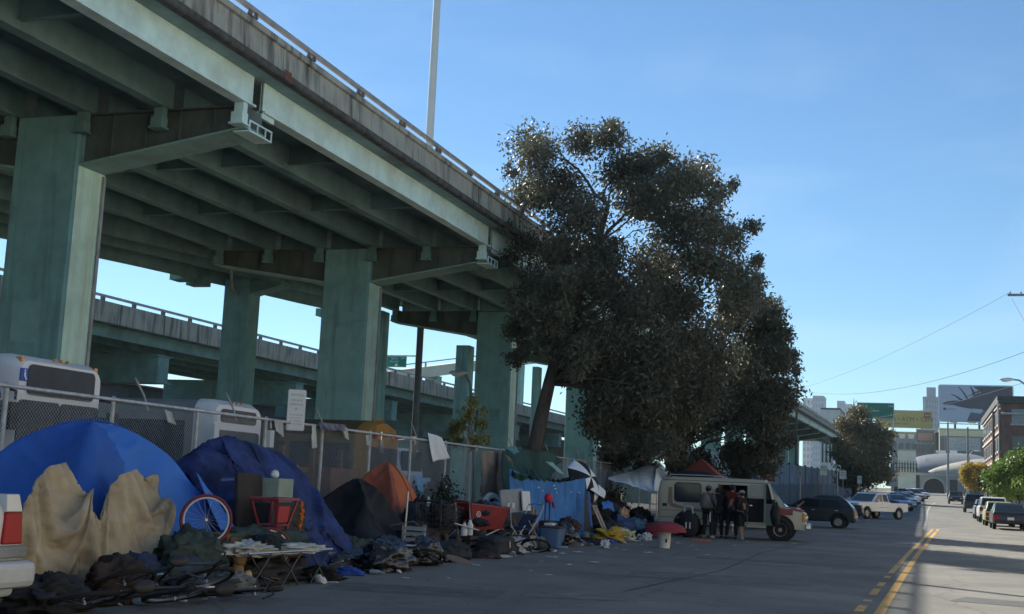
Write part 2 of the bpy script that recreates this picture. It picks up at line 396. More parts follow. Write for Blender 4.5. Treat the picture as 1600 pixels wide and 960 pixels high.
for pi_, py in enumerate(PIERS):
    z = zt(py)
    if pi_ > 12: continue
    mb = MB()
    web = [(-27.95,10.02),(-22.95,9.24),(-20.85,9.24),(-16.1,10.02),(-16.1,10.52),(-27.95,10.52)]
    mb.prism([(p[0], p[1]+z) for p in web], py-.36, py+.36, 'y')
    fl = [(-28.0,9.96),(-22.95,9.17),(-20.85,9.17),(-16.05,9.96),(-16.05,10.015),(-20.85,9.235),(-22.95,9.235),(-28.0,10.015)]
    fm = MB().prism([(p[0], p[1]+z) for p in fl], py-.52, py+.52, 'y'); fpart('cap_flange', fm, gpaint2)
    mb.box(-27.9,-16.15, py-.5, py+.5, 10.525+z, 10.56+z)
    for q in range(-27, -16, 1):
        if -23.2 < q < -20.6: continue
        zb = 9.27 + (.78*(q+20.85)/4.75 if q > -21 else .78*(-22.95-q)/5.0)
        for sgn in (-1, 1): mb.box(q-.015, q+.015, py+sgn*.37-.09*(sgn<0), py+sgn*.37+.09*(sgn>0), zb+z, 10.515+z)
    cap = fpart('cap_beam', mb, capm)
    if pi_ < 8:
        for gx in GX:
            mb = MB(); X = gx-.05
            mb.box(X-.16, X+.16, py-.80, py-.525, 10.03+z, 10.30+z).box(X-.2, X+.2, py-.84, py-.50, 9.985+z, 10.027+z).box(X-.13, X+.13, py-.72, py-.525, 10.305+z, 10.56+z)
            if gx == GX[0]:
                mb.box(X-.25, X+.22, py-.5, py+.62, 9.86+z, 9.9+z); mb.box(X+.19,X+.22,py-.5,py+.62,10.12+z,10.16+z)
                for q in (-.49,-.1,.3,.6): mb.box(X+.19,X+.22, py+q-.015, py+q+.015, 9.903+z, 10.118+z)
            for u in (-.08,.0,.08):
                for v in (10.1,10.22): mb.box(X+u-.014, X+u+.014, py-.815, py-.801, v-.014+z, v+.014+z)
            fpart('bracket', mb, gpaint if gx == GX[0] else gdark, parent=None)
    mb = MB(); ch = .06
    plan = [(-22.9+ch,py-.46),(-20.88-ch,py-.46),(-20.88,py-.46+ch),(-20.88,py+.46-ch),(-20.88-ch,py+.46),(-22.9+ch,py+.46),(-22.9,py+.46-ch),(-22.9,py-.46+ch)]
    plan = [(p[0], p[1]*1.0+(-.16 if p[1]<py else .16)) for p in plan]
    mb.prism(plan, -.3+z, 10.50+z, 'z')
    fpart('column', mb, colm)
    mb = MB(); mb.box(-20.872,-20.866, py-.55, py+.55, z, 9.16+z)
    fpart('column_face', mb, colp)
patchm = [mat('patch_paint_%d'%k, c_, rough=.85, var=.1, scale=2) for k, c_ in enumerate(((.20,.36,.35),(.235,.40,.385),(.17,.31,.30)))]
RP = random.Random(4)
for py in PIERS[1:5]:
    z = zt(py); mb = MB().box(-22.62,-22.60,py-.6235,py-.619,z+.2,z+10.3); fpart('form_line', mb, patchm[2])
    for k in range(4):
        xa = RP.uniform(-22.5,-21.5); za = RP.uniform(1.5,9.0)+z; w_ = RP.uniform(.2,.9); h_ = RP.uniform(.2,1.3)
        mb = MB().box(xa, min(-20.98,xa+w_), py-.6225-.0005*k, py-.619, za, za+h_); fpart('paint_patch', mb, patchm[k%3])
    mb = MB().tube([(-20.82,py+.48,z+.1),(-20.82,py+.48,z+9.1)],.05,8); fpart('drain_pipe', mb, railm, smooth=60)
rustm = mat('rust_stain', (.17,.07,.045), rough=.9, var=.4, scale=6)
for py in PIERS[1:4]:
    mb = MB().box(XE+.031,XE+.038,py+.05,py+.40,11.38+zt(py),11.62+zt(py)); fpart('rust_mark', mb, rustm)
# tall lighting mast on the deck edge
mast = thing('lighting_mast', 'tall slim white lighting mast rising from the freeway edge into the sky', 'lamp mast', (-15.75, 37.75, 11.6))
MB().tube([(0,0,0),(0,0,30)], [.135,.085], 14).build('pole', mat('mast_white', (.62,.62,.60), rough=.45, var=.06, scale=1), mast, smooth=60)
MB().lathe([(.22,0),(.22,.06),(.16,.08)], seg=14, cap=True).build('base_flange', railm, mast)
MB().box(-1.4,1.4,-.06,.06,29.9,30.05).box(-1.5,-1.1,-.2,.2,29.8,29.9).box(1.1,1.5,-.2,.2,29.8,29.9).build('lamp_head', railm, mast)

# ------------------------------------------------------------------ the ramp that merges into the far side of the deck
rp = thing('merging_ramp', 'dark elevated ramp merging into the far side of the freeway deck', 'ramp', (-31, 52, 0))
EDGE = [(-10,-58),(10,-46.5),(25,-40.5),(34,-37.2),(40,-35.2),(44.5,-33.7),(53,-32.1),(60,-31),(65,-29.2),(75,-28.75),(90,-28.7)]
def ex(y):
    for (a_, xa), (b_, xb) in zip(EDGE[:-1], EDGE[1:]):
        if a_ <= y <= b_: return xa+(xb-xa)*(y-a_)/(b_-a_)
    return EDGE[-1][1]
O2 = Matrix.Translation((31, -52, 0))
ry = yrange(-10, 90, 3)
def wedge(mb, z0, z1, xr, ys=ry, xl=None):
    R = []
    for y in ys:
        l = (xl(y) if xl else ex(y)); r_ = xr(y)
        if r_-l < .02: r_ = l+.02
        R.append([(l,y,z0+zt(y)),(r_,y,z0+zt(y)),(r_,y,z1+zt(y)),(l,y,z1+zt(y))])
    return mb.loft(R)
near = lambda y: max(-28.43, -28.43) if y > 20 else -28.43-(20-y)*.35
mb = wedge(MB(), 11.36, 11.6, near); mb.xf(O2); mb.build('deck', soff, rp)
mb = wedge(MB(), 11.6, 12.3, lambda y: ex(y)+.25); mb.xf(O2); mb.build('parapet', conc, rp)
for k, off in enumerate((.5, 2.2, 4.2, 6.4)):
    yy = [y for y in ry if ex(y)+off < -29.0]
    if len(yy) > 1:
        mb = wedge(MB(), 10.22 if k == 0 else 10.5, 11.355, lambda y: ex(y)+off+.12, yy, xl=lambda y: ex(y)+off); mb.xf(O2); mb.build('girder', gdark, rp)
for (xa, xb, y0, y1, ztop) in ((-31.55,-30.2,51.4,52.5,10.5),(-28.95,-28.5,63.0,64.0,10.6),(-28.25,-27.35,74.0,75.0,9.9),(-28.6,-28.1,91.6,92.6,10.2)):
    z = zt(y0); mb = MB().box(xa,xb,y0,y1,-.3+z,ztop+z); mb.xf(O2); mb.build('column', colm, rp, bevel=.05)
mb = MB().prism([(-30.19,9.85),(-28.6,10.25),(-28.6,10.45),(-30.19,10.45)], 51.5, 52.4, 'y'); mb.xf(O2); mb.build('cap_beam', gdark, rp)
mb = MB().box(-33.0,-32.2,49.0,49.8,10.12,10.5).box(-32.7,-31.8,49.9,50.6,10.02,10.5); mb.xf(O2); mb.build('hinge_block', gdark, rp)
mb = MB().prism([(-31.2,10.05),(-29.4,9.9),(-28.6,10.1),(-28.6,10.45),(-31.2,10.45)], 60.2, 61.2, 'y'); mb.xf(O2); mb.build('cap_beam', gdark, rp)
# diagonal drain pipe hung below
mb = MB().tube([(-28.9,47.5,10.3),(-30.6,50.5,9.95),(-30.8,51.3,9.8)], .07, 8); mb.xf(O2); mb.build('drain_pipe', railm, rp, smooth=60)

# ------------------------------------------------------------------ lower viaduct running parallel beyond
lv = thing('second_viaduct', 'lower second viaduct with open rail running behind the green columns', 'viaduct', (-50, 40, 0))
O3 = Matrix.Translation((50, -40, 0))
def flat_sweep(mb, poly, a_, b_): mb.loft([[(p[0], y, p[1]) for p in poly] for y in (a_, b_)]); return mb
def p3(name, mb, m, **k): mb.xf(O3); return mb.build(name, m, lv, **k)
A3, B3 = -60, 190
p3('deck', flat_sweep(MB(), [(-58,9.75),(-45.05,9.75),(-45.05,10.0),(-58,10.0)], A3, B3), soff)
mb = MB(); y = A3
while y < B3: flat_sweep(mb, [(-45.3,9.77),(-45,9.77),(-45,10.98),(-45.3,10.98)], y+.02, y+5.98); y += 6
p3('parapet', mb, conc)
p3('guard_rail', flat_sweep(MB(), [(-45.16,11.2),(-45.04,11.2),(-45.04,11.35),(-45.16,11.35)], A3, B3), railm)
mb0 = MB().box(-.08,.08,-.13,.13,0,.22); pm = None; y = 30.0
while y < 125:
    if pm is None: o = mb0.build('rail_post', MATS['rail_post_steel'], lv); pm = o.data
    else: o = bpy.data.objects.new('rail_post', pm); COL.objects.link(o); o.parent = lv
    o.location = (-45.1+50, y-40, 10.98); y += 3.05
for gx in (-45.9,-48.6,-51.3,-54,-56.8):
    p3('girder', flat_sweep(flat_sweep(MB(), [(gx-.04,9.1),(gx,9.1),(gx,9.75),(gx-.04,9.75)], A3, B3), [(gx-.2,9.02),(gx+.16,9.02),(gx+.16,9.09),(gx-.2,9.09)], A3, B3), gdark)
for py in (12.8, 31.2, 49.6, 68, 86.4, 104.8, 123.2, 141.6, 160):
    p3('cap_beam', MB().box(-57.5,-45.7,py-.6,py+.6,6.9,8.5).box(-57.6,-45.6,py-.8,py+.8,6.82,6.895).box(-57.6,-45.6,py-.8,py+.8,8.505,8.58).box(-49,-48.9,py-.68,py-.605,6.9,8.5).box(-53,-52.9,py-.68,py-.605,6.9,8.5), gdark)
    p3('column', MB().box(-53.6,-51.2,py-.9,py+.9,-.3,6.815), colm, bevel=.05)
# dark sheds beyond the viaducts
shed = streak_mat('shed_wall', (.10,.105,.10), (.05,.05,.05), sx=.4, sz=.1)
for (xa, xb, ya, yb, h, lab) in ((-75,-62,20,80.5,8.3,'long dark shed behind the second viaduct, left of the second column'),(-78,-63,88,140,8.3,'long dark shed behind the second viaduct, right of the second column'),(-66,-52,150,230,8.5,'dark shed at the far end of the second viaduct')):
    s_ = thing('storage_shed', lab, 'shed', ((xa+xb)/2,(ya+yb)/2,0))
    M_ = Matrix.Translation((-(xa+xb)/2, -(ya+yb)/2, 0))
    mb = MB().box(xa,xb,ya,yb,-.2,h); mb.xf(M_); mb.build('wall', shed, s_)
    mb = MB().prism([(xa-.4,h+.005),(xb+.4,h+.005),(xb+.4,h+.15),((xa+xb)/2,h+1.1),(xa-.4,h+.15)], ya-.4, yb+.4, 'y'); mb.xf(M_); mb.build('roof', mat('shed_roof', (.13,.13,.13), var=.3), s_)
    for k in range(int((yb-ya)/9)):
        yy = ya+3+9*k; mb = MB().box(xb+.003,xb+.06,yy,yy+3.4,0,3.6); mb.xf(M_); mb.build('roller_door', mat('roller_door', (.16,.17,.17), var=.2, stretch=(1,1,14)), s_)
# sunlit flyover rising beyond
fl = thing('flyover_ramp', 'cream sunlit flyover ramp rising to the right between two green columns', 'ramp', (-62,150,0))
mb = MB(); mb2 = MB(); R = []; R2 = []; R3 = []
for i in range(13):
    t = i/12; P_ = Vector((-76+26*t, 148+34*t, 12.6+8.5*t)); d = Vector((26,34,0)).normalized(); s_ = Vector((d.y,-d.x,0))
    def q(o, z): v = P_ + s_*o - Vector((-62,150,0)); return (v.x, v.y, v.z+z)
    R.append([q(-4,0),q(4,0),q(4,1.5),q(-4,1.5)]); R2.append([q(3.9,2.05),q(4.02,2.05),q(4.02,2.2),q(3.9,2.2)])
    if i % 2 == 0: mb2.box(*[c for k in range(3) for c in (q(3.96,0)[k]-.1, q(3.96,0)[k]+.1)][:4], q(0,1.502)[2], q(0,2.05)[2])
mb.loft(R).build('deck', mat('cream_concrete', (.55,.52,.42), var=.1, scale=.4), fl); mb2.loft(R2).build('guard_rail', railm, fl)
for t in (.1,.42,.75):
    P_ = Vector((-76+26*t, 148+34*t, 12.6+8.5*t))-Vector((-62,150,0)); MB().box(P_.x-.9,P_.x+.9,P_.y-.9,P_.y+.9,0,P_.z-.005).build('column', colm, fl)
# ------------------------------------------------------------------ chain-link fence along the bus yard
galv = mat('galvanised_pipe', (.50,.52,.52), rough=.5, var=.2, scale=6, metal=.4)
wirem = mat('fence_wire', (.66,.70,.70), rough=.5, var=.1, metal=.4)
FX = -12.0; FH = 2.46
fe = thing('chain_link_fence', 'long grey chain-link fence with a pipe top rail between the tents and the bus yard', 'fence', (FX, 25, 0))
FA, FB = 9.0, 66.0
mb = MB()
def fz(y): return zt(y)
pitch = .066
n = int((FB-FA+FH)/pitch)
rw = .0022
for d in (1, -1):
    for i in range(n):
        y0 = FA - FH + i*pitch if d == 1 else FA + i*pitch
        a_, b_ = y0, y0+d*(FH-.12)
        z0, z1 = .06, FH-.06
        if d == 1 and (a_ < FA or b_ > FB): continue
        if d == -1 and b_ < FA: continue
        dx = .004*d; za, zb = fz(a_), fz(b_)
        vs = [(FX+dx, a_-rw-25, z0+za), (FX+dx, a_+rw-25, z0+za), (FX+dx, b_+rw-25, z1+zb), (FX+dx, b_-rw-25, z1+zb)]
        vs = [(v[0]-FX, v[1], v[2]) for v in vs]
        vs2 = [(vs[0][0]-rw, vs[0][1]+rw, vs[0][2]), (vs[0][0]+rw, vs[0][1]+rw, vs[0][2]), (vs[2][0]+rw, vs[2][1]-rw, vs[2][2]), (vs[2][0]-rw, vs[2][1]-rw, vs[2][2])]
        mb.add(vs, [(0,1,2,3)]); mb.add(vs2, [(0,1,2,3)])
mb.build('wire_mesh', wirem, fe)
ysf = [FA + 3*i for i in range(int((FB-FA)/3)+1)]
MB().tube([(0, y-25, FH+fz(y)) for y in ysf], .030, 8).build('top_rail', galv, fe, smooth=60)
pm = None
for i, y in enumerate(np.arange(FA+.4, FB, 2.42)):
    if pm is None:
        o = MB().tube([(0,0,-.2),(0,0,FH-.01)], .036, 8).lathe([(.036,0),(.046,.0),(.046,.05),(.02,.09)], (0,0,FH-.03), seg=8, cap=True).build('fence_post', galv, fe, smooth=60); pm = o.data
    else:
        o = bpy.data.objects.new('fence_post', pm); COL.objects.link(o); o.parent = fe
    o.location = (-.05, y-25, fz(y))
for y in (13.3, 17.6, 20.4, 24.0, 29.2, 33.0, 37, 41, 45):
    MB().tube([(0,0,-.1),(-.02,-.1,.12),(-.06,-.34,.40)], .018, 6).build('barb_arm', galv, fe, smooth=60, loc=(-.05, y-25, FH+fz(y)))

# ------------------------------------------------------------------ parked buses, noses to the fence
buswhite = mat('bus_white_paint', (.74,.76,.76), rough=.4, var=.08, scale=.7, coat=.2)
busdark = mat('bus_glass', (.035,.052,.072), rough=.2, var=.15, spec=.12)
busgrey = mat('bus_grey_roof', (.24,.26,.26), rough=.5, var=.15, scale=.6)
rubber = mat('tyre_rubber', (.018,.018,.018), rough=.9, var=.3, bump=.2)
chrome = mat('chrome', (.6,.6,.6), rough=.18, metal=1, var=.05)
rimm = mat('wheel_rim', (.30,.31,.32), rough=.4, metal=.7, var=.1)
blackp = mat('black_plastic', (.02,.02,.022), rough=.55, var=.2)
redl = mat('red_lens', (.36,.012,.014), rough=.3, var=.1, spec=.2)
amberl = mat('amber_lens', (.60,.22,.02), rough=.2, var=.1, coat=.4)
clearl = mat('clear_lens', (.55,.56,.55), rough=.12, var=.05, coat=.6)
interior = mat('dark_interior', (.02,.02,.022), rough=.9, var=.3)
decal = mat('blue_decal', (.02,.08,.42), rough=.5, var=.05)
whitedec = mat('white_decal', (.75,.75,.75), rough=.5, var=.05)

def rrect(w, h, r, cx=0, cz=0, n=4):
    P = []
    for (sx, sz, a0) in ((1,1,0),(-1,1,90),(-1,-1,180),(1,-1,270)):
        for k in range(n+1):
            a = radians(a0+90*k/n); P.append((cx+sx*(w/2-r)+r*cos(a), cz+sz*(h/2-r)+r*sin(a)))
    return P
def wheel(parent, c, r=.33, w=.22, axis='y', name='wheel', hub=None):
    t = MB().lathe([(r*.60,-w/2),(r*.93,-w/2),(r,-w*.34),(r,w*.34),(r*.93,w/2),(r*.60,w/2)], axis=axis, seg=24).build(name, rubber, parent, smooth=40, loc=c)
    m = MB()
    for s in (-1,1):
        m.lathe([(.001,s*w*.38),(r*.16,s*w*.40),(r*.18,s*w*.30),(r*.50,s*w*.28),(r*.56,s*w*.44),(r*.62,s*w*.47)], axis=axis, seg=24)
    m.build('rim', hub or rimm, t, smooth=40)
    return t

def text_mesh(s, size, name, m, parent, loc, rot, ext=.004, align='CENTER', sx=1.0):
    cu = bpy.data.curves.new(name, 'FONT'); cu.body = s; cu.size = size; cu.extrude = ext; cu.align_x = align; cu.align_y = 'CENTER'; cu.resolution_u = 2
    o = bpy.data.objects.new(name, cu); COL.objects.link(o)
    dg = bpy.context.evaluated_depsgraph_get()
    me = bpy.data.meshes.new_from_object(o.evaluated_get(dg)); me.name = name
    bpy.data.objects.remove(o); bpy.data.curves.remove(cu)
    me.materials.clear(); me.materials.append(m)
    o = bpy.data.objects.new(name, me); COL.objects.link(o); o.parent = parent; o.location = loc; o.rotation_euler = rot; o.scale = (sx,1,1)
    return o
FACE_PX = (pi/2, 0, pi/2)       # text on a face that looks towards +X
FACE_NY = (pi/2, 0, 0)          # text on a face that looks towards -Y

def transit_bus(label, x, y, length, w, h, full=True):
    """nose (local +X) at x; body from x-length to x"""
    t = thing('parked_bus', label, 'bus', (x, y, 0), 0, 'white buses parked behind the fence')
    sec = lambda k, top: [(k, a_, .35+(top-.35)/2+b_) for a_, b_ in rrect(w, top-.35, .22)]
    R = [sec(-length, h-.05), sec(-length+.1, h), sec(-.35, h), sec(-.12, h-.04), [(0.0, a_*.97, z*.995) for (_, a_, z) in sec(0, h-.10)]]
    MB().loft(R).build('body', buswhite, t, smooth=50)
    # front: destination window, tall windscreen in two panes, trim
    def pane(name, w_, h_, cz, r, m, xx, cy=0, par=t):
        q = rrect(w_, h_, r, cy, cz); return MB().prism(q, xx, xx+.02, 'x').build(name, m, par)
    pane('destination_window', w*.80, .48, h-.40, .10, busdark, .004)
    pane('windscreen', w*.47, 1.05, h-1.25, .08, busdark, .004, -w*.24); pane('windscreen', w*.47, 1.05, h-1.25, .08, busdark, .004, w*.24)
    pane('dashboard', w*.42, .30, h-1.62, .05, mat('pale_dash', (.38,.42,.36), var=.2), .012, -w*.24)
    for s in (-1,1):
        pane('headlight', .30, .18, .95, .05, clearl, .004, s*w*.36)
    for k in range(3): MB().box(-.07,-.02,-.16+.16*k-.02,-.16+.16*k+.02,h-.06,h-.015).build('marker_lamp', amberl, t)
    for s in (-1,1): MB().box(-.14,-.04,s*w*.44-.04,s*w*.44+.04,h-.14,h-.06).build('marker_lamp', amberl, t)
    d = pane('access_decal', .17, .20, h-.34, .01, decal, .003, -w*.455+.02)
    MB().lathe([(.0,.022),(.018,.022),(.018,.024),(.0,.024)], (0,-w*.455+.03,h-.275), 'x', 10).prism([(-w*.455+.01,h-.30),(-w*.455+.05,h-.30),(-w*.455+.05,h-.35),(-w*.455+.085,h-.42),(-w*.455+.06,h-.42),(-w*.455+.01,h-.36)], .0235, .026, 'x').build('access_symbol', whitedec, d)
    MB().box(.0,.14,-w*.46,w*.46,.42,.66).build('bumper', mat('bus_bumper', (.12,.12,.12), var=.2), t, bevel=.03)
    for s in (-1,1):
        n_ = int((length-1.2)/1.35)
        for k in range(n_):
            xx = -1.0-1.35*k; q = [(xx-1.2,h-1.45),(xx,h-1.45),(xx,h-.5),(xx-1.2,h-.5)]
            ya = s*(w/2+.002); MB().prism(q, ya, ya+s*.012, 'y').build('side_window', busdark, t)
        MB().tube([(-.25,s*(w/2-.02),h-.55),(.12,s*(w/2+.16),h-.62),(.14,s*(w/2+.18),h-.75)], .02, 6).obox((.13,s*(w/2+.2),h-1.0), (.1,.2,.42)).build('mirror', blackp, t)
        for xx in (-1.3, -length+1.7): wheel(t, (xx, s*(w/2-.13), .48), .48, .28)
    return t
transit_bus('white transit bus with a blue wheelchair decal, nose to the fence below the first column', -13.3, 16.98, 8.0, 2.08, 3.12)
transit_bus('white bus cut off by the left picture edge, beside the bus with the wheelchair decal', -13.3, 14.1, 8.0, 2.3, 3.12)
# tail lamps read on the cut-off bus: round lamps down its corner
b2 = thing('parked_coach', 'grey-roofed coach with a dark side and white nose between the first and second columns', 'bus', (-14.8, 25.15, 0))
w, h, ln = 2.15, 3.0, 7.5
sec = lambda k, top: [(k, a_, .35+(top-.35)/2+b_) for a_, b_ in rrect(w, top-.35, .30)]
MB().loft([sec(-ln,h-.06), sec(-ln+.15,h), sec(-.5,h), sec(-.495,h)]).build('body', busgrey, b2, smooth=50)
MB().loft([sec(-.494,h+.03), sec(-.2,h+.02), [(0.0,a_*.96,z*.985) for (_,a_,z) in sec(0,h-.05)]]).build('nose', buswhite, b2, smooth=50)
for s in (-1,1):
    MB().box(-ln+.2,-.7,s*(w/2+.002) if s>0 else s*(w/2+.012),s*(w/2+.012) if s>0 else s*(w/2+.002),1.55,2.52).build('side_window', busdark, b2)
    MB().box(-ln+.1,-.6,s*(w/2+.002) if s>0 else s*(w/2+.01),s*(w/2+.01) if s>0 else s*(w/2+.002),.5,1.5).build('lower_panel', mat('coach_dark_panel', (.05,.055,.06), rough=.5, var=.2), b2)
    for xx in (-1.4,-ln+1.7): wheel(b2, (xx, s*(w/2-.13), .46), .46, .28)
    MB().box(.0,.05,s*.8-.12,s*.8+.12,.9,1.05).build('headlight', clearl, b2)
MB().prism(rrect(1.55,.30,.10,0,h-.33), .004, .02, 'x').build('destination_window', busdark, b2)
MB().prism(rrect(1.9,1.0,.12,0,h-1.15), .004, .02, 'x').build('windscreen', busdark, b2)
for k in range(3): MB().box(-.10,-.05,-.2+.2*k-.02,-.2+.2*k+.02,h-.03,h+.01).build('marker_lamp', amberl, b2)
for s in (-1,1): MB().tube([(-.2,s*1.0,h-.25),(.15,s*1.2,h-.3),(.17,s*1.22,h-.5)], .02, 6).obox((.16,s*1.23,h-.75),(.1,.2,.4)).build('mirror', buswhite, b2)
# school bus
sb = thing('school_bus', 'yellow school bus numbered 75 behind the fence, below the second column', 'bus', (-14.5, 32.65, 0))
sy = mat('school_bus_shaded_body', (.13,.085,.035), rough=.6, var=.25, scale=.8)  # bus yellow darkened to brown: the side's shade is put into the colour
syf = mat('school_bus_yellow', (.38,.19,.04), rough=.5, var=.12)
w, h, ln = 2.1, 3.05, 8.0
def arch(k, top, ww=w):
    P = [(k,-ww/2,.4)]; 
    for q in range(13):
        a = pi*q/12; P.append((k, -ww/2*cos(a)*(1 if abs(cos(a))<.98 else 1), top-.55+.55*sin(a)))
    return P+[(k,ww/2,.4)]
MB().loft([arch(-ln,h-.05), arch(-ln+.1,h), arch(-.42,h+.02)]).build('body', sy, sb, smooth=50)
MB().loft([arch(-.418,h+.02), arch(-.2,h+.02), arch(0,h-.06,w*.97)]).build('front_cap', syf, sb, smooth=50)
for s in (-1,1):
    ya = s*(w/2+.004)
    for zz in (.95,1.35,1.62): MB().box(-ln+.1,-.25,min(ya,ya+s*.015),max(ya,ya+s*.015),zz,zz+.05).build('rub_rail', blackp, sb)
    for k in range(7): MB().box(-ln+.5+k*1.02,-ln+1.35+k*1.02,min(ya,ya+s*.01),max(ya,ya+s*.01),1.7,2.38).build('side_window', busdark, sb)
    for xx in (-1.4,-ln+2): wheel(sb, (xx, s*(w/2-.13), .48), .48, .28)
text_mesh('75', .30, 'number', blackp, sb, (-.95,-w/2-.006,2.60), FACE_NY)
MB().blob((-2.1,-w/2-.03,2.66),(.5,.03,.07),.5,3,14,8,3).build('dent_stain', mat('dark_stain', (.03,.025,.02), var=.4), sb)
MB().box(-6.6,-2.9,-w/2-.02,-w/2-.004,2.42,2.46).build('drip_rail', blackp, sb)
MB().prism(rrect(1.5,.34,.12,0,h-.36), .0, .05, 'x').build('sign_hood', syf, sb, bevel=.01)
for s in (-1,1):
    for yy in (.50,.72): MB().lathe([(.001,.055),(.085,.055),(.095,.075),(.1,.05)], (0,s*yy,h-.42), 'x', 14).build('warning_lamp', redl if yy>.6 else amberl, sb)
text_mesh('SCHOOL BUS', .15, 'lettering', blackp, sb, (.054,0,h-.38), FACE_PX)
MB().prism(rrect(1.92,1.35,.10,0,h-1.42), -.04, .010, 'x').build('windscreen', busdark, sb)
MB().prism(rrect(1.92,.9,.05,0,.5), -.04, .012, 'x').build('grille', blackp, sb)
for k in range(3): MB().box(-.2,-.1,-.15+.15*k-.03,-.15+.15*k+.03,h+.0,h+.06).build('marker_lamp', amberl, sb)
for s in (-1,1): MB().tube([(-.1,s*.9,h-.5),(.45,s*1.2,h-.35),(.45,s*1.2,h-.9)], .02, 6).obox((.45,s*1.2,h-.75),(.06,.2,.36)).build('mirror', chrome, sb)
# white machinery and a dark truck cab beside the school bus
mc = thing('box_truck', 'white flatbed truck with a rack behind the fence, right of the school bus', 'truck', (-15.2, 37.2, 0))
MB().box(-1.8,0,-1,1,.5,1.55).prism([(-1.7,1.55),(-.25,1.55),(-.5,2.45),(-1.7,2.45)],-.95,.95,'y').build('cab', buswhite, mc, bevel=.06)
MB().prism(rrect(1.6,.7,.08,0,2.0),-.36,-.30,'x').build('windscreen', busdark, mc)
MB().box(-5.5,-1.9,-1.05,1.05,.8,1.0).build('flatbed', blackp, mc)
m = MB()
for xx in (-5.3,-3.6,-2.0):
    for s in (-1,1): m.tube([(xx,s,1.0),(xx,s,2.75)],.035,6)
    m.tube([(xx,-1,2.75),(xx,1,2.75)],.035,6)
for s in (-1,1): m.tube([(-5.5,s,2.75),(.1,s,2.75)],.035,6)
m.build('ladder_rack', galv, mc)
for s in (-1,1):
    for xx in (-.9,-4.4): wheel(mc,(xx,s*.9,.42),.42,.26)
# dark crates and brown timber stacked inside the fence
wood = mat('brown_wood', (.12,.075,.045), rough=.8, var=.35, scale=2, stretch=(1,1,8), bump=.2)
cardb = mat('brown_cardboard', (.20,.15,.11), rough=.85, var=.2, scale=2)
rack = thing('timber_rack', 'brown timber rack and planks standing inside the fence below the school bus', 'rack', (-12.9, 24.0, 0))
for yy in (-1.6,-.2,1.2,2.6): MB().box(-.05,.05,yy-.05,yy+.05,0,2.05).build('upright', wood, rack)
m = MB()
for zz in (.55,1.05,1.5): m.box(-.09,-.055,-1.8,2.8,zz,zz+.12)
m.build('plank', wood, rack)
MB().obox((.1,.4,.8),(.05,.14,1.7),(.15,0,0)).build('loose_board', wood, rack)
bx = thing('cardboard_box', 'brown cardboard box behind the fence above the black tent', 'box', (-12.6, 23.2, 0))
MB().box(-.25,.25,-.3,.3,0,1.15).build('carton', cardb, bx, bevel=.01)
bx2 = thing('cardboard_box', 'large brown cardboard box behind the fence, just left of the orange tent', 'box', (-12.7, 26.0, 0))
MB().box(-.25,.25,-.75,.75,0,1.62).build('carton', mat('reddish_board', (.16,.08,.05), var=.25), bx2, bevel=.01)
# ------------------------------------------------------------------ the encampment along the fence
def fabric(name, col, var=.12, rough=.75, bump=.25, scale=1.2, col2=None, bscale=7, spec=.25, contrast=(.35,.65)):
    return mat(name, col, rough=rough, var=var, scale=scale, bump=bump, bscale=bscale, col2=col2, spec=spec, bdist=.05, contrast=contrast)
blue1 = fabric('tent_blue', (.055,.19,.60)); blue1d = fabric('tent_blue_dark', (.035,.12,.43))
navy = fabric('tarp_navy', (.024,.042,.14), var=.5, scale=2.6)
tan = fabric('tarp_tan', (.41,.355,.255), var=.2, scale=1.6, bump=.35)
blackf = fabric('fabric_black', (.018,.021,.024), var=.3)
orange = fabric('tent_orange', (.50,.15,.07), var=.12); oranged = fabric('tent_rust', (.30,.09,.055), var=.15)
greyf = fabric('fabric_grey', (.42,.44,.42), var=.15); palec = fabric('fabric_pale', (.50,.54,.50), var=.15)
tarpb = fabric('tarp_blue', (.050,.185,.45), var=.22, scale=1.5, bump=.4)
dgreen = fabric('tarp_dark_green', (.03,.075,.06), var=.3); pgreen = fabric('sheet_pale_green', (.30,.50,.42), var=.12)
olive = fabric('canvas_olive', (.10,.10,.075), var=.25); whitef = fabric('sheet_white', (.78,.82,.82), var=.1)
blanketg = fabric('blanket_green', (.03,.05,.045), var=.5, scale=4); brownf = fabric('carpet_brown', (.24,.19,.145), var=.2, scale=3)
bagblk = mat('black_bin_bag', (.010,.012,.014), rough=.22, var=.3, bump=.7, bscale=9, bdist=.06, spec=.6)
bagwht = mat('white_plastic_bag', (.52,.55,.55), rough=.35, var=.15, bump=.5, bscale=8, bdist=.05)
navyb = fabric('bag_navy', (.03,.05,.085), var=.3); redp = mat('red_plastic', (.23,.022,.026), rough=.4, var=.15, scale=3)
steelp = mat('steel_pole', (.42,.43,.44), rough=.35, metal=.7, var=.1); dsteel = mat('dark_steel', (.06,.062,.065), rough=.4, metal=.6, var=.2)
yellowb = fabric('bag_yellow', (.42,.36,.05), var=.2, col2=(.45,.26,.04), scale=4); bluep = mat('tote_blue', (.07,.14,.27), rough=.45, var=.1)
whitep2 = mat('white_card', (.66,.68,.66), rough=.7, var=.06); greyb = mat('grey_board', (.22,.26,.28), rough=.7, var=.12)
darkb = mat('dark_board', (.035,.032,.030), rough=.8, var=.2); redt = mat('red_tyre', (.19,.04,.038), rough=.8, var=.15)
paper = mat('litter_paper', (.60,.60,.57), rough=.8, var=.12); tealc = fabric('cloth_teal', (.10,.18,.17), var=.2)

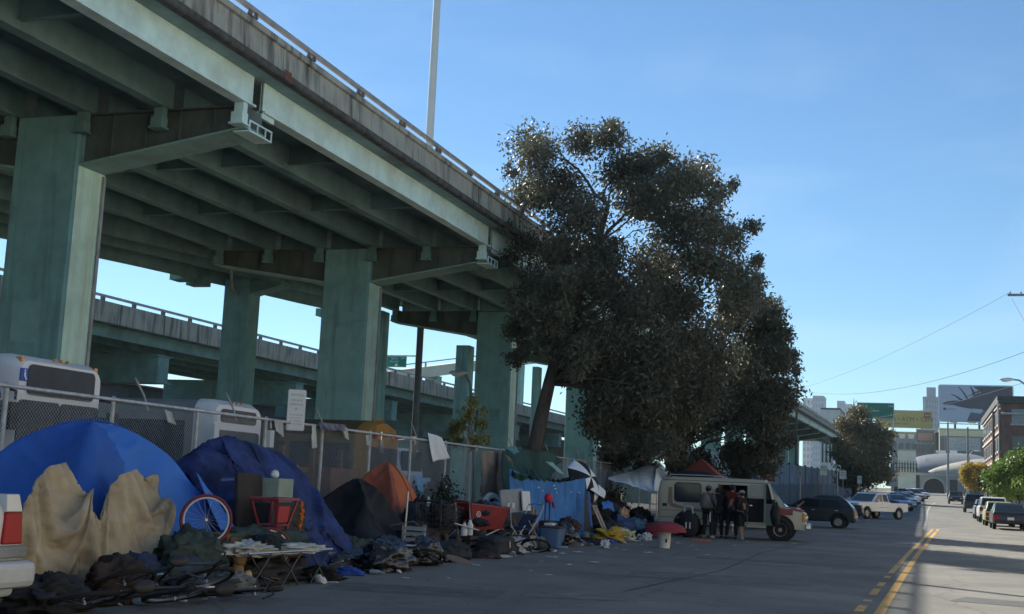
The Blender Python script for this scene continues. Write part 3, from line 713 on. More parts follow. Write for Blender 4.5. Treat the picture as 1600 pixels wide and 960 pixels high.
def dome(name, parent, m, c, rx, ry, h, rot=0, seed=0, p=2.1, nn=2.6, lift=0, sag=.10, nu=56, nv=22, wr=.02, mi=None, slack=0):
    """dome tent skin: squarish base, arched profile, slack panels between the poles, fine wrinkles"""
    mb = MB(); sv = Vector((seed*5.1, seed*2.3, 1)); mat_i = []
    def fn(u, v):
        a = 2*pi*u; ca, sa = cos(a), sin(a)
        rb = 1/((abs(ca)**nn+abs(sa)**nn)**(1/nn)); ro = v
        z = h*(1-ro**p)
        z -= sag*h*(.5+.5*cos(4*a))*ro*(1-ro)*2.2
        q = Vector((rx*rb*ro*ca, ry*rb*ro*sa, z))
        nz = noise.noise(q*1.7+sv)*wr*1.6 + abs(noise.noise(Vector((q.x*5, q.y*5, q.z*2))+sv))*wr
        q += Vector((ca, sa, .5))*nz*(ro*(1.2-ro)*3)
        q.z = max(q.z, 0)+lift
        return Vector(c)+Rz(rot) @ q
    mb.grid(lambda u, v: fn(u, max(v, .002)), nu, nv)
    if mi: mb.mi = [mi((k//nv+.5)/nu) for k in range(nu*nv)]
    o = mb.build(name, m, parent, smooth=180)
    if slack:
        bm_ = bmesh.new(); bm_.from_mesh(o.data); bmesh.ops.remove_doubles(bm_, verts=bm_.verts, dist=.0005); bm_.to_mesh(o.data); bm_.free()
        pl_ = []
        for v in o.data.vertices:
            q = Rz(-rot) @ (v.co-Vector(c)); a_ = atan2(q.y/ry, q.x/rx)
            if q.z < .02+lift or abs(sin(2*a_)) > .985 or Vector((q.x/rx, q.y/ry)).length < .06: pl_.append((v.index, 1.0))
        settle(o, 26, pl_, shrink=slack, bend=.4, stiff=20)
    return o
def ridge(name, m, parent, st, seed=0, wr=.035, nu=60, nv=26, pw=1.0, solid=.006):
    """tarp thrown over a line: stations (y, x_front, x_ridge, z_ridge, x_back); interpolated, sagging and wrinkled"""
    sv = Vector((seed*3.3, 2.7*seed, .4))
    def at(y):
        for A, B in zip(st[:-1], st[1:]):
            if A[0] <= y <= B[0]:
                t = (y-A[0])/(B[0]-A[0]+1e-9); t = t*t*(3-2*t)*.4+t*.6
                return [a_+(b_-a_)*t for a_, b_ in zip(A, B)]
        return st[-1]
    def fn(u, v):
        y = st[0][0]+(st[-1][0]-st[0][0])*u
        _, xf, xr, zr, xb = at(y)
        if v < .55:
            t = v/.55; x = xf+(xr-xf)*t; z = zr*(t**pw*.75+.25*sin(t*pi/2))
        else:
            t = (v-.55)/.45; x = xr+(xb-xr)*t; z = zr*(1-t**1.3)
        q = Vector((x, y, z)); f_ = min(1, zr)*sin(pi*min(1, max(0.02, v*1.02)))
        d = (noise.noise(Vector((y*2.2, x*1.2, z*.8))+sv)*1.3+abs(noise.noise(Vector((y*5.5+z*2, z*1.5, x*2))+sv))-.3)*wr
        q += Vector((.8, 0, .5))*d*(.4+f_)
        q.z = max(q.z, .004)
        return q
    return MB().grid(fn, nu, nv).build(name, m, parent, smooth=180, solid=solid)
def poly_at(P, t):
    P = [Vector(p) for p in P]; L_ = [0]
    for a_, b_ in zip(P[:-1], P[1:]): L_.append(L_[-1]+(b_-a_).length)
    s = t*L_[-1]
    for k in range(len(P)-1):
        if s <= L_[k+1]+1e-9: return P[k].lerp(P[k+1], (s-L_[k])/(L_[k+1]-L_[k]+1e-9))
    return P[-1]
def curtain(name, m, top, bot, parent=None, folds=7, amp=.05, belly=.0, nu=50, nv=24, seed=0, out=Vector((1,0,0)), solid=.006, wr=.02, origin=None, crumple=0, slack=0, pinstep=8, pinbot=True, cols=()):
    """cloth hung or draped between two polylines with gathered folds"""
    sv = Vector((seed*2.9, seed*4.1, .7)); out = Vector(out).normalized()
    o = Vector(origin) if origin else Vector((0,0,0))
    def fn(u, v):
        a_, b_ = poly_at(top, u), poly_at(bot, u); p = a_.lerp(b_, v)
        ph = u*folds+noise.noise(Vector((u*3, v*.8, 0))+sv)*1.1
        f_ = (abs(sin(pi*ph))**.7-.5)*amp*(.25+.75*v)
        w_ = noise.noise(p*2.2+sv)*wr*1.2
        if crumple:
            q_ = Vector((p.x*.8, p.y*1.7, p.z*.30))+Vector((noise.noise(p*1.1),noise.noise(p*1.3+sv),noise.noise(p*1.2-sv)))*.45
            dd = noise.voronoi(q_*2.6+sv)[0]; d2 = noise.voronoi(q_*6.5+sv)[0]
            w_ += crumple*((dd[1]-dd[0])*.9+(d2[1]-d2[0])*.28-.35)
        w_ *= min(1, 4*u+.15, 4*(1-u)+.15)
        return p+out*(f_+w_+belly*sin(pi*v)) - o
    ob = MB().grid(fn, nu, nv).build(name, m, parent, smooth=180, solid=0 if slack else solid, loc=o if parent is None else None)
    if slack:
        settle(ob, 34, [(i*(nv+1), 1.0) for i in range(nu+1) if i % pinstep == 0 or i == nu] + ([(i*(nv+1)+nv, 1.0) for i in range(nu+1) if i % (pinstep*2) == 0 or i == nu] if pinbot else []), cols, shrink=slack, bend=.15, stiff=15)
        q_ = ob.modifiers.new('Solid','SOLIDIFY'); q_.thickness = solid
    return ob
P = WX
def settle(o, frames=40, pin=None, colliders=(), shrink=-.12, bend=.6, stiff=12, mass=.35, ground=0.0, selfc=False, press=0):
    """let a cloth mesh fall and buckle (built-in cloth solver), then keep the settled shape as plain geometry"""
    vg = None
    if pin:
        vg = o.vertex_groups.new(name='pin')
        for i, w_ in pin: vg.add([i], w_, 'REPLACE')
    mods = [m_ for m_ in o.modifiers]
    for m_ in mods: o.modifiers.remove(m_)
    cm = o.modifiers.new('Cloth', 'CLOTH'); st_ = cm.settings
    st_.quality = 5; st_.mass = mass; st_.tension_stiffness = stiff; st_.compression_stiffness = stiff*.5; st_.shear_stiffness = 4; st_.bending_stiffness = bend
    st_.air_damping = 2.0; st_.shrink_min = shrink; st_.tension_damping = 8; st_.compression_damping = 8; st_.shear_damping = 6
    if vg: st_.vertex_group_mass = 'pin'
    cm.collision_settings.distance_min = .02; cm.collision_settings.use_self_collision = selfc; cm.collision_settings.self_distance_min = .015
    g_ = MB().box(-40, 10, 0, 70, ground-.5, ground).build('tmp', blackp); cols = [g_]+list(colliders); cmods = []
    for c_ in cols:
        q_ = c_.modifiers.new('Col', 'COLLISION'); cmods.append((c_, q_)); c_.collision.thickness_outer = .04; c_.collision.thickness_inner = .3; c_.collision.use_culling = False; c_.collision.cloth_friction = 25
    cm.point_cache.frame_start = 1; cm.point_cache.frame_end = frames
    for f_ in range(1, frames+1): scene.frame_set(f_)
    dg = bpy.context.evaluated_depsgraph_get(); me = bpy.data.meshes.new_from_object(o.evaluated_get(dg)); me.name = o.data.name
    o.modifiers.remove(cm); o.vertex_groups.clear(); o.data = me
    for c_, q_ in cmods: c_.modifiers.remove(q_)
    bpy.data.objects.remove(g_); scene.frame_set(1)
    me.polygons.foreach_set('use_smooth', [True]*len(me.polygons))
    return o

# --- 1. blue family tent with the tan tarp over its front
t = thing('dome_tent', 'big bright blue dome tent behind the tan tarp at the left', 'tent', (-10.05,13.5,0))
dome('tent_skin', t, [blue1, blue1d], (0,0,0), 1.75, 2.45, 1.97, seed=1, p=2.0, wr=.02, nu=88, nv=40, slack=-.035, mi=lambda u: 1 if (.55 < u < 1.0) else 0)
for a0 in (pi/4, 3*pi/4):
    MB().tube([(1.76*.93*cos(a0)*k, 2.46*.93*sin(a0)*k, 1.99*(1-abs(k)**2.0*.97)+.012) for k in [q/10-1 for q in range(21)]], .012, 6).build('pole', blue1d, t, smooth=60)
curtain('rain_fly_flap', blue1, [(1.0,.9,1.40),(.9,1.6,1.05)], [(1.72,1.0,.1),(1.5,2.1,.05)], t, 3, .06, seed=4)
tt = curtain('tan_tarp', tan,
    [P(10,815,-8.2), P(48,762,-8.6), P(78,728,-8.95), P(126,718,-9.0), P(140,745,-8.8), P(150,785,-8.5), P(164,770,-8.6), P(182,742,-8.85), P(238,727,-8.95), P(254,752,-8.75), P(273,790,-8.5)],
    [P(16,892,-7.75), P(60,884,-7.75), P(100,886,-7.75), P(150,880,-7.75), P(200,878,-7.75), P(240,862,-8.0), P(268,836,-8.25)],
    None, 7, .10, belly=.06, nu=160, nv=90, seed=2, wr=.07, solid=0)
NV_ = 91
pins_ = [(i*NV_, 1.0) for i in range(0,161) if i <= 2 or (i < 32 and i % 11 == 0) or 34 <= i <= 60 or 82 <= i <= 85 or 106 <= i <= 131 or i == 145 or i >= 157]
settle(tt, 45, pins_, [bpy.data.objects['tent_skin']], shrink=-.24, bend=.12, stiff=15)
for v in tt.data.vertices:        # fine paper-like creases pressed into the settled cloth
    c_ = v.co; q_ = Vector((c_.x*.7, c_.y, c_.z*.8))+Vector((noise.noise(c_*1.5), noise.noise(c_*1.7+Vector((5,0,0))), noise.noise(c_*1.4-Vector((3,1,0)))))*.35
    d1 = noise.voronoi(q_*3.0)[0]; d2 = noise.voronoi(q_*8.0)[0]; k_ = (d1[1]-d1[0])*.13+(d2[1]-d2[0])*.04-.045
    v.co = c_+Vector((.8,-.45,.15))*k_*min(1, max(.1,c_.z*3))
q_ = tt.modifiers.new('Solid','SOLIDIFY'); q_.thickness = .004
tag(tt, 'crumpled tan tarp draped in two peaks over the front of the bright blue tent', 'tarp')
# --- 2. navy tarp shelter
def S(x, y, xr=-10.2, xf=-8.7, xb=-11.8):
    p = P(x, y, xr); return (p.y, xf, xr, max(.02, p.z), xb)
ST_ = [S(292,742,-10.2,-9.4), S(305,706,-10.2,-9.0), S(345,681,-10.2,-8.8), S(392,691,-10.2,-8.6), S(455,716,-10.2,-8.6), S(482,742,-10.1,-8.5), S(505,805,-9.6,-8.4,-11), (P(536,868,-9.0).y,-8.6,-9.1,.08,-10.3)]
nv_ = ridge('tarp_shelter', navy, None, ST_, 3, wr=.05, nu=110, nv=56, solid=0)
st2 = [(a_[0],a_[1]-.03,a_[2],max(.02,a_[3]-.05),a_[4]+.03) for a_ in ST_]
in_ = ridge('tmp_frame', navy, None, st2, 3, wr=.0, nu=40, nv=24, solid=0)
settle(nv_, 36, [(i*57+j,1.0) for i in range(111) for j in range(57) if (abs(j-31)<=1 and i%4==0) or (j==0 and i%14==0) or i in (0,110)], [in_], shrink=-.10, bend=.2, stiff=15)
bpy.data.objects.remove(in_)
q_ = nv_.modifiers.new('Solid','SOLIDIFY'); q_.thickness = .006
tag(nv_, 'navy blue tarp shelter sloping to the ground, right of the bright blue tent', 'shelter')
fl_ = curtain('cloth_strip', mat('navy_sheen', (.10,.13,.30), rough=.4), [P(345,748,-9.28),P(392,745,-9.28)], [P(345,752,-9.2),P(392,751,-9.2)], None, 3, .01, nu=20, nv=3, origin=(-9.25,17,0)); tag(fl_, 'pale strip lying across the navy tarp', 'cloth')
# --- 3. black low tent, 4. orange dome tent
bt = thing('dome_tent', 'low black tent between the navy tarp and the orange tent', 'tent', (-9.9,21.2,0))
dome('tent_skin', bt, blackf, (0,0,0), 1.25, 1.55, 1.42, seed=5, p=1.5, wr=.05, nu=64, nv=28, slack=-.07)
MB().tube([(1.0,-.7,.62),(1.2,-.1,.7),(1.15,.5,.55)],.008,6).build('guy_pole', dsteel, bt, smooth=60)
ot = thing('dome_tent', 'orange dome tent with a pale doorway standing against the fence', 'tent', (-10.75,24.4,0))
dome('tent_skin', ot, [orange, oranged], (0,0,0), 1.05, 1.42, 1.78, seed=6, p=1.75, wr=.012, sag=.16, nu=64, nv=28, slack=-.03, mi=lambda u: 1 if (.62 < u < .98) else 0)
MB().tube([(1.06*.62*k, -1.3*.05*k, 1.79*(1-abs(k*.62)**1.75)+.01) for k in [q/8 for q in range(9)]], .016, 6).build('seam', oranged, ot, smooth=60)
MB().loft([[(1.02,-.25,.55),(1.02,.40,.55),(.93,.12,1.12)],[(1.05,-.25,.55),(1.05,.40,.55),(.96,.12,1.12)]]).build('door_panel', palec, ot)
MB().loft([[(1.053,.14,.58),(1.053,.34,.58),(.975,.14,1.0)],[(1.06,.14,.58),(1.06,.34,.58),(.985,.14,1.0)]]).build('door_opening', olive, ot)
# --- 5. pale arch tent with plastic bags inside
at_ = thing('pop_up_tent', 'small open tent with a pale arched hem, stuffed with clear plastic bags', 'tent', (-9.6,28.0,0))
arc = [(0, -.95+1.9*k/14, .55+.62*sin(pi*k/14)**.8) for k in range(15)]
mb = MB(); R = []
for (x_, y_, z_) in arc: R.append([(x_-.05,y_,z_-.06),(x_+.05,y_,z_-.05),(x_+.05,y_,z_+.05),(x_-.05,y_,z_+.06)])
mb.loft(R).build('arched_hem', palec, at_, smooth=40)
curtain('tent_skin', olive, [(-.05,)+a_[1:] for a_ in arc], [(-1.3,a_[1]*.9,a_[2]*.45) for a_ in arc], at_, 3, .03, seed=3)
curtain('door_flap', palec, [(.02,.35,1.05),(.03,.5,1.0)], [(.1,-.15,.55),(.1,.2,.52)], at_, 2, .05, seed=8)
pb = MB().blob((0,0,.22),(.33,.60,.30),.35,2.6,28,18,4,crease=.25).build('plastic_bag', mat('clear_blue_bag',(.30,.36,.42),rough=.3,var=.3,bump=.8,bscale=10,bdist=.06), None, smooth=180, loc=(-9.5,27.9,.52)); tag(pb,'bluish clear plastic bags bulging out of the pale arched tent','bag')
# --- 6. blue tarp shelter with green roof sheet
bw = curtain('blue_tarp', tarpb, [P(795,732,-9.9),P(812,738,-9.8),P(840,747,-9.55),P(872,754,-9.5),P(914,747,-9.45)], [P(815,842,-9.3),P(845,844,-9.2),P(880,842,-9.2),P(918,836,-9.3)], None, 4, .07, belly=-.04, nu=110, nv=70, seed=9, wr=.03, origin=(-9.6,32,0), slack=-.045, pinstep=3)
tag(bw,'blue tarp wall of the shelter with the green roof','tarp')
m = MB()
for (px,py,wd) in ((842,762,.12),(848,767,.06),(866,759,.1),(868,764,.14),(870,770,.05),(893,769,.08),(905,770,.2)):
    q = P(px,py,-9.38); m.obox(q,(.012,wd,.03),(rnd.uniform(-.3,.3),0,0))
for k,(px,py,wd) in enumerate(((842,762,.12),(868,762,.14),(905,770,.2))): pass
scr = m.build('tarp_tape', paper, bw); scr.matrix_parent_inverse = Matrix.Translation((9.6,-32,0))
gr = curtain('green_tarp', dgreen, [P(785,704,-11.6),P(830,702,-11.7),P(862,707,-11.7),P(880,722,-11.5)], [P(800,733,-9.75),P(838,746,-9.5),P(868,748,-9.45),P(896,748,-9.4)], None, 3, .08, belly=.10, nu=60, nv=40, seed=10, out=(.3,0,1), wr=.05, origin=(-10.6,34,2), slack=-.04, pinstep=3); tag(gr,'dark green tarp slung from the fence as the roof of the blue shelter','tarp')
for k,(a_,lab) in enumerate(((([(786,705,-11.4),(800,703,-11.2)],[(797,715,-10.9),(806,711,-10.8)]),'pale green sheet corner tucked under the roof tarp beside the brown carpet'),(([(846,727,-10.05),(858,728,-10.0)],[(870,745,-9.55),(876,746,-9.5)]),'pale green sheet showing at the front edge of the dark green roof tarp'))):
    o = curtain('pale_sheet', pgreen, [P(*q)+Vector((.1,0,.1)) for q in a_[0]], [P(*q)+Vector((.1,0,.08)) for q in a_[1]], None, 2, .03, nu=16, nv=14, seed=20+k, out=(.5,0,1), wr=.04, origin=P(*a_[0][0])); tag(o,lab,'sheet')
# golf umbrella in black and white lying on the shelter
um = thing('umbrella', 'black and white panelled umbrella lying open over the right end of the blue tarp', 'umbrella', P(912,752,-9.7))
mb = MB(); n_=8; rings=10
for k in range(n_):
    for j in range(rings):
        pass
def ufn(u, v):
    a = 2*pi*u; r = .72*v*(1-.07*abs(sin(n_*a/2))*v); return Vector((r*cos(a), r*sin(a), .30*(1-v**1.8)))
mb.grid(lambda u,v: ufn(u,max(v,.01)), 48, 10); mb.mi = [(k//10//6)%2 for k in range(480)]
mb.xf(Matrix.Rotation(radians(62),4,'Y') @ Matrix.Rotation(radians(20),4,'X'))
mb.build('canopy', [whitef, blackf], um, smooth=180, solid=.004)
MB().tube([Matrix.Rotation(radians(62),3,'Y')@Vector((0,0,.3)), Matrix.Rotation(radians(62),3,'Y')@Vector((.1,0,-.5))], .012, 6).build('shaft', dsteel, um)
sh = curtain('white_cloth', whitef, [P(922,765,-9.3),P(935,757,-9.5)],[P(944,779,-9.2),P(946,768,-9.3)],None,2,.04,nu=20,nv=16,seed=31,origin=P(930,765,-9.35)); tag(sh,'white cloth corner hanging below the black and white umbrella','cloth')
ol = curtain('olive_tarp', olive, [P(914,748,-9.55),P(925,752,-9.6),P(938,765,-9.7)],[P(916,838,-9.2),P(932,838,-9.1),P(943,832,-9.1)],None,4,.10,nu=40,nv=50,seed=12,wr=.04,origin=(-9.5,36,0),slack=-.12,pinstep=7); tag(ol,'olive canvas closing the right side of the blue tarp shelter','tarp')
bs = curtain('blue_strip', fabric('strip_blue',(.05,.12,.40)), [P(918,768,-9.15),P(921,768,-9.15)],[P(921,822,-9.0),P(926,824,-9.0)],None,1,.04,nu=8,nv=20,seed=13,origin=P(920,795,-9.1)); tag(bs,'long blue strip of cloth hanging on the olive canvas','cloth')
# brown carpet and cardboard hung on the fence
cp = curtain('carpet', brownf, [P(752,706,-11.8),P(770,705,-11.75),P(782,706,-11.8)],[P(752,776,-11.6),P(765,778,-11.5),P(780,776,-11.5)],None,3,.16,nu=40,nv=30,seed=14,wr=.03,origin=(-11.8,30,0)); tag(cp,'brown carpet folded over the fence left of the blue tarp','carpet')
cp2 = curtain('carpet', fabric('carpet_tan',(.30,.24,.17),var=.2,scale=3), [P(778,706,-11.7),P(798,716,-11.3),P(801,722,-11.2)],[P(776,776,-11.4),P(788,777,-11.2),P(798,775,-11.1)],None,3,.12,nu=40,nv=30,seed=15,wr=.03,origin=(-11.5,31,0)); tag(cp2,'lighter tan carpet hanging between the brown carpet and the blue tarp','carpet')
# --- 7. white canopy and rust canopy around the van
wc = curtain('white_canopy', whitef, [P(950,746,-11.0),P(985,737,-11.2),P(1028,720,-11.0)], [P(952,750,-10.2),P(985,759,-9.2),P(1020,769,-8.9)], None, 1, .03, belly=-.05, nu=48, nv=30, seed=16, out=(.2,0,1), wr=.02, origin=(-10,42,1.5)); tag(wc,'white sheet stretched as a pitched canopy left of the old van','canopy')
wc2 = curtain('canopy_side', whitef, [P(1028,720,-11.0),P(1024,740,-10.0),P(1020,769,-8.9)],[P(1052,744,-11.2),P(1052,752,-10.4),P(1047,762,-9.6)],wc,1,.02,nu=20,nv=16,seed=17,wr=.02); wc2.matrix_parent_inverse = Matrix.Translation((10,-42,-1.5))
q0 = WY(1096,748,51.0)
rc = thing('canopy_tent', 'rust red pyramid canopy tent standing behind the old van', 'canopy', (q0.x,51.0,0))
AP = WY(1096,716,51.0); ap = Vector((0,0,AP.z))
ez = 1.80; hw = 1.5
cs = [(-hw,-hw,ez),(hw,-hw,ez),(hw,hw,ez),(-hw,hw,ez)]
mb = MB()
for k in range(4):
    a_, b_ = Vector(cs[k]), Vector(cs[(k+1)%4])
    o_ = len(mb.v); mb.grid(lambda u,v: ap.lerp(a_.lerp(b_,u),v)+Vector((0,0,-.10*sin(pi*v)*1)), 8, 8)
    mb.mi[-64:] = [k%2]*64
mb.build('roof', [fabric('canopy_rust',(.20,.05,.035)),fabric('canopy_rust_light',(.27,.07,.05))], rc, smooth=30)
for (x_,y_,_) in cs: MB().tube([(x_,y_,0),(x_,y_,ez)],.022,6).build('leg', steelp, rc)

# --- wheels, bicycles
def bike_wheel_parts(parent, c, r, axis, tm, rm, spokes=18, tw=.025):
    ty = MB(); ax = Vector(axis).normalized(); u = ax.orthogonal().normalized(); w_ = ax.cross(u); c = Vector(c)
    ring = lambda rr: [c+(u*cos(2*pi*k/36)+w_*sin(2*pi*k/36))*rr for k in range(37)]
    ty.tube(ring(r-tw), tw, 8, cap=False).build('tyre', tm, parent, smooth=180)
    MB().tube(ring(r-2*tw-.012), .014, 6, cap=False).build('rim', rm, parent, smooth=180)
    m = MB().tube([c-ax*.05,c+ax*.05],.018,8)
    for k in range(spokes):
        a = 2*pi*k/spokes; e = c+(u*cos(a)+w_*sin(a))*(r-2*tw-.02); m.tube([c+ax*(.04 if k%2 else -.04), e], .0022, 3, cap=False)
    m.build('spokes', steelp, parent)
def bicycle(label, loc, rotz, lean, fm, tm, group=None, r=.33, name='bicycle', hw=.11):
    t = thing(name, label, 'bicycle', loc, rotz, group); t.rotation_euler = (lean, 0, rotz)
    bike_wheel_parts(t, (-.52,0,r), r, (0,1,0), tm, steelp); bike_wheel_parts(t, (.52,0,r), r, (0,1,0), tm, steelp)
    bb = Vector((-.08,0,.30)); st = Vector((-.22,0,.80)); hd = Vector((.34,0,.78)); h2 = Vector((.37,0,.68)); ra = Vector((-.52,0,r)); fa = Vector((.52,0,r))
    m = MB()
    for a_, b_ in ((bb,st),(st,hd),(bb,h2),(bb,ra),(st-Vector((0,0,.05)),ra),(hd+Vector((-.02,0,.06)),h2),(h2,fa)): m.tube([a_,b_],.017,8)
    m.build('frame', fm, t, smooth=60)
    MB().tube([(.20,-hw,.95),(.36,-hw*.6,.92),(.33,0,.88),(.36,hw*.6,.92),(.20,hw,.95)],.013,6).tube([(.34,0,.80),(.33,0,.88)],.014,6).build('handlebar', dsteel, t, smooth=60)
    MB().blob((-.25,0,.90),(.13,.07,.035),.1,2,14,8).tube([st,(-.25,0,.88)],.013,6).build('saddle', blackp, t, smooth=180)
    MB().lathe([(.01,-.008),(.09,-.008),(.09,.008),(.01,.008)],bb+Vector((0,.05,0)),'y',20).tube([bb+Vector((-.0,.07,-.0)),bb+Vector((.12,.07,-.12))],.01,6).tube([bb+Vector((0,-.07,0)),bb+Vector((-.12,-.07,.12))],.01,6).build('crank', steelp, t)
    return t
rimw = mat('white_rim', (.62,.64,.64), rough=.5, var=.05)
for (px,py,X,lab) in ((322,813,-8.62,'red-tyred bicycle wheel with white rim standing in front of the bright blue tent'),(420,860,-8.35,'red-tyred bicycle wheel with white rim rising behind the camp cot')):
    q = P(px,py,X); w_ = thing('loose_bicycle_wheel', lab, 'bicycle wheel', q, 0, 'loose red bicycle wheels')  # a whole loose wheel: tyre, rim, hub and spokes
    bike_wheel_parts(w_, (0,0,0), .33 if py<830 else .31, (.75,-1,.12), redt, rimw, 18, .019)
bicycle('black bicycle lying flat in the clutter below the tan tarp', (-7.7,12.5,.06), 1.12, radians(82), dsteel, rubber)
bicycle('second black bicycle tipped over in front of the tan tarp, nearest the parked white car', (-7.7,10.9,.06), 1.22, radians(74), blackp, rubber)
bicycle('silver bicycle lying in front of the black tent', (-8.6,19.9,.0), .55, radians(63), steelp, rubber)
bicycle('dark bicycle standing beyond the red basket of the shopping cart', (-8.5,26.2,.0), .35, radians(62), dsteel, rubber)

# --- clutter, left part
def sp_(v, e): return Vector([math.copysign(abs(c)**e, c) for c in v])
def crump(p, f):
    d = noise.voronoi(p*f)[0]; return (d[1]-d[0])
def lump(name, label, cat, m, c, r, nz=.25, fr=2.3, seed=1, crease=.12, group=None, seg=52, rings=34, boxy=1.0):
    """soft heap: slumped profile, big lobes, then sharp creases like gathered cloth or plastic"""
    c = Vector(c); sv = Vector((seed*3.7, seed*1.3, seed*7.1)); mb = MB(); R = []
    for i in range(rings+1):
        th = pi*i/rings; ring = []
        for k in range(seg):
            a = 2*pi*k/seg; d = Vector((sin(th)*cos(a), sin(th)*sin(a), cos(th)))
            d0 = d
            if boxy != 1: d = sp_(d, boxy)
            q = 1+nz*noise.noise(d*fr*.8+sv)*1.2+nz*.6*noise.noise(d*fr*2.3+sv)
            if crease: w0 = d0+Vector((noise.noise(d0*2+sv),noise.noise(d0*2.2-sv),noise.noise(d0*1.9+sv*2)))*.35; q += crease*(.42*(.22-abs(noise.noise(w0*fr*1.25+sv)))+.26*(.2-abs(noise.noise(w0*fr*2.9+sv*2)))+.12*(.2-abs(noise.noise(w0*fr*6+sv*3))))*1.3
            flare = 1+(.22 if d.z < 0 else 0)*(-d.z)
            p = Vector((d.x*r[0]*flare, d.y*r[1]*flare, d.z*r[2]))*q
            if p.z < -c.z+.002: p.z = -c.z+.002+.008*noise.noise(p*7)
            ring.append(p)
        R.append(ring)
    o = mb.loft(R, True).build(name, m, None, smooth=180, loc=c)
    return tag(o, label, cat, group)
def _old_lump(name, label, cat, m, c, r, nz=.25, fr=2.3, seed=1, crease=.12, group=None, seg=26, rings=16):
    c = Vector(c); o = MB().blob((0,0,0), r, nz, fr, seg, rings, seed, flat=-c.z+.002, crease=crease).build(name, m, None, smooth=180, loc=c)
    return tag(o, label, cat, group)
q = WG(275,930); lump('cloth_bundle','big navy blue bundle on the road edge in front of the camp cot','bundle',navyb,(q.x-.1,q.y+.25,.17),(.30,.50,.28),.22,2.0,3,.18)
q = WG(175,936); o = MB().lathe([(.0,-.16),(.055,-.16),(.06,-.15),(.06,.15),(.065,.155),(.065,.165),(.045,.165),(.045,.12),(0,.12)],axis='x',seg=20).build('tin_can', mat('copper_tin',(.30,.15,.09),rough=.4,metal=.3,var=.3), None, smooth=40, loc=(q.x,q.y,.066), rotz=-.5); tag(o,'brown tin can lying on its side on the road','can')
for k,(px,py,r,lab) in enumerate(((205,925,.16,'crumpled white plastic between the tin can and the navy bundle'),(340,918,.14,'crumpled grey white plastic right of the navy bundle'),(312,905,.09,'small pale blue scrap of paper behind the navy bundle'),(118,905,.12,'crumpled white paper in front of the black bicycles'))):
    q = WG(px,py); lump('crumpled_plastic',lab,'litter',bagwht,(q.x,q.y,.06),(r,r*1.3,r*.55),.5,3.5,40+k,.4)
q = WG(367,922); tb = thing('stuffed_toy','brown and cream stuffed toy slumped on the road edge by the cot','toy',(q.x,q.y,0))
MB().blob((0,0,.16),(.10,.12,.16),.2,3,18,12,5).build('body', fabric('plush_brown',(.20,.12,.05),var=.4,scale=9), tb, smooth=180)
MB().blob((.02,.02,.36),(.09,.09,.085),.15,3,16,10,6).blob((.0,-.06,.44),(.03,.03,.035),0,2,8,6).blob((.0,.09,.44),(.03,.03,.035),0,2,8,6).build('head', MATS['plush_brown'], tb, smooth=180)
MB().blob((.08,.14,.14),(.06,.07,.10),.2,3,14,8,8).blob((.13,.05,.05),(.10,.05,.05),.2,3,14,8,9).build('limb', fabric('plush_cream',(.45,.38,.22),var=.3,scale=9), tb, smooth=180)
q = WG(285,885); cr = thing('wooden_drawer','brown wooden drawer standing on end beside the blue tent','drawer',(-8.6,14.6,.30))  # a drawer stood on end
MB().box(-.22,.22,-.42,.30,.0,.34).build('box', wood, cr, bevel=.012)
MB().box(.225,.24,-.36,.24,.05,.29).build('front_board', mat('lighter_wood',(.17,.105,.06),var=.3,scale=2,stretch=(1,1,8)), cr)
for s in (-.36,.24):
    for x_ in (-.18,.18): MB().box(x_-.025,x_+.025,s-.025,s+.025,-.30,-.002).build('leg', wood, cr)
lump('blanket_heap','dark green blanket heaped over the wooden drawer and the cot end','blanket',blanketg,(-8.45,15.2,.50),(.36,.95,.20),.35,2.2,11,.25)
lump('cloth_heap','black clothes heaped under the two black bicycles','clothes',blackf,(-8.3,11.6,.06),(.45,1.3,.13),.3,2.4,12,.2)
lump('cloth_heap','dark grey clothes heaped on the road edge below the tan tarp folds','clothes',fabric('cloth_darkgrey',(.03,.034,.036),var=.4,scale=4),(-8.0,13.1,.08),(.4,.75,.14),.35,2.6,13,.25)
# camp cot
q = WG(420,905); cot = thing('camp_cot','folding camp cot with a pale grey sling and crossed steel legs','cot',(-8.05,P(422,858,-8.05).y,0), pi/2-.06)
CY = P(422,858,-8.05).y
L2 = .98
MB().grid(lambda u,v: Vector(((u-.5)*2*L2,(v-.5)*.66, .44-.05*sin(pi*v)-.025*sin(pi*u)+.02*noise.noise(Vector((u*9,v*5,2))))), 30, 10).build('sling', greyf, cot, smooth=180, solid=.012)
for s in (-.34,.34):
    MB().tube([(-L2-.04,s,.445),(L2+.04,s,.445)],.016,8).build('side_rail', steelp, cot, smooth=60)
    for x_ in (-.72,0,.72):
        MB().tube([(x_-.24,s,.0),(x_+.22,s,.43)],.011,6).build('leg', dsteel, cot, smooth=60); MB().tube([(x_+.24,s*.93,.0),(x_-.22,s*.93,.43)],.011,6).build('leg', dsteel, cot, smooth=60)
lump('sheet_heap','pale crumpled sheet lying on the left half of the camp cot','sheet',greyf,(-8.05,CY-.62,.47),(.26,.45,.09),.5,3.6,14,.5)
lump('sheet_heap','cream bedding folded over the right end of the camp cot','sheet',palec,(-8.02,CY+.60,.455),(.32,.46,.055),.4,3.4,15,.4)
lump('dark_bundle','dark lumpy bag lying on the middle of the camp cot','bag',blackf,(-8.1,CY,.52),(.16,.24,.12),.3,3,16,.2)
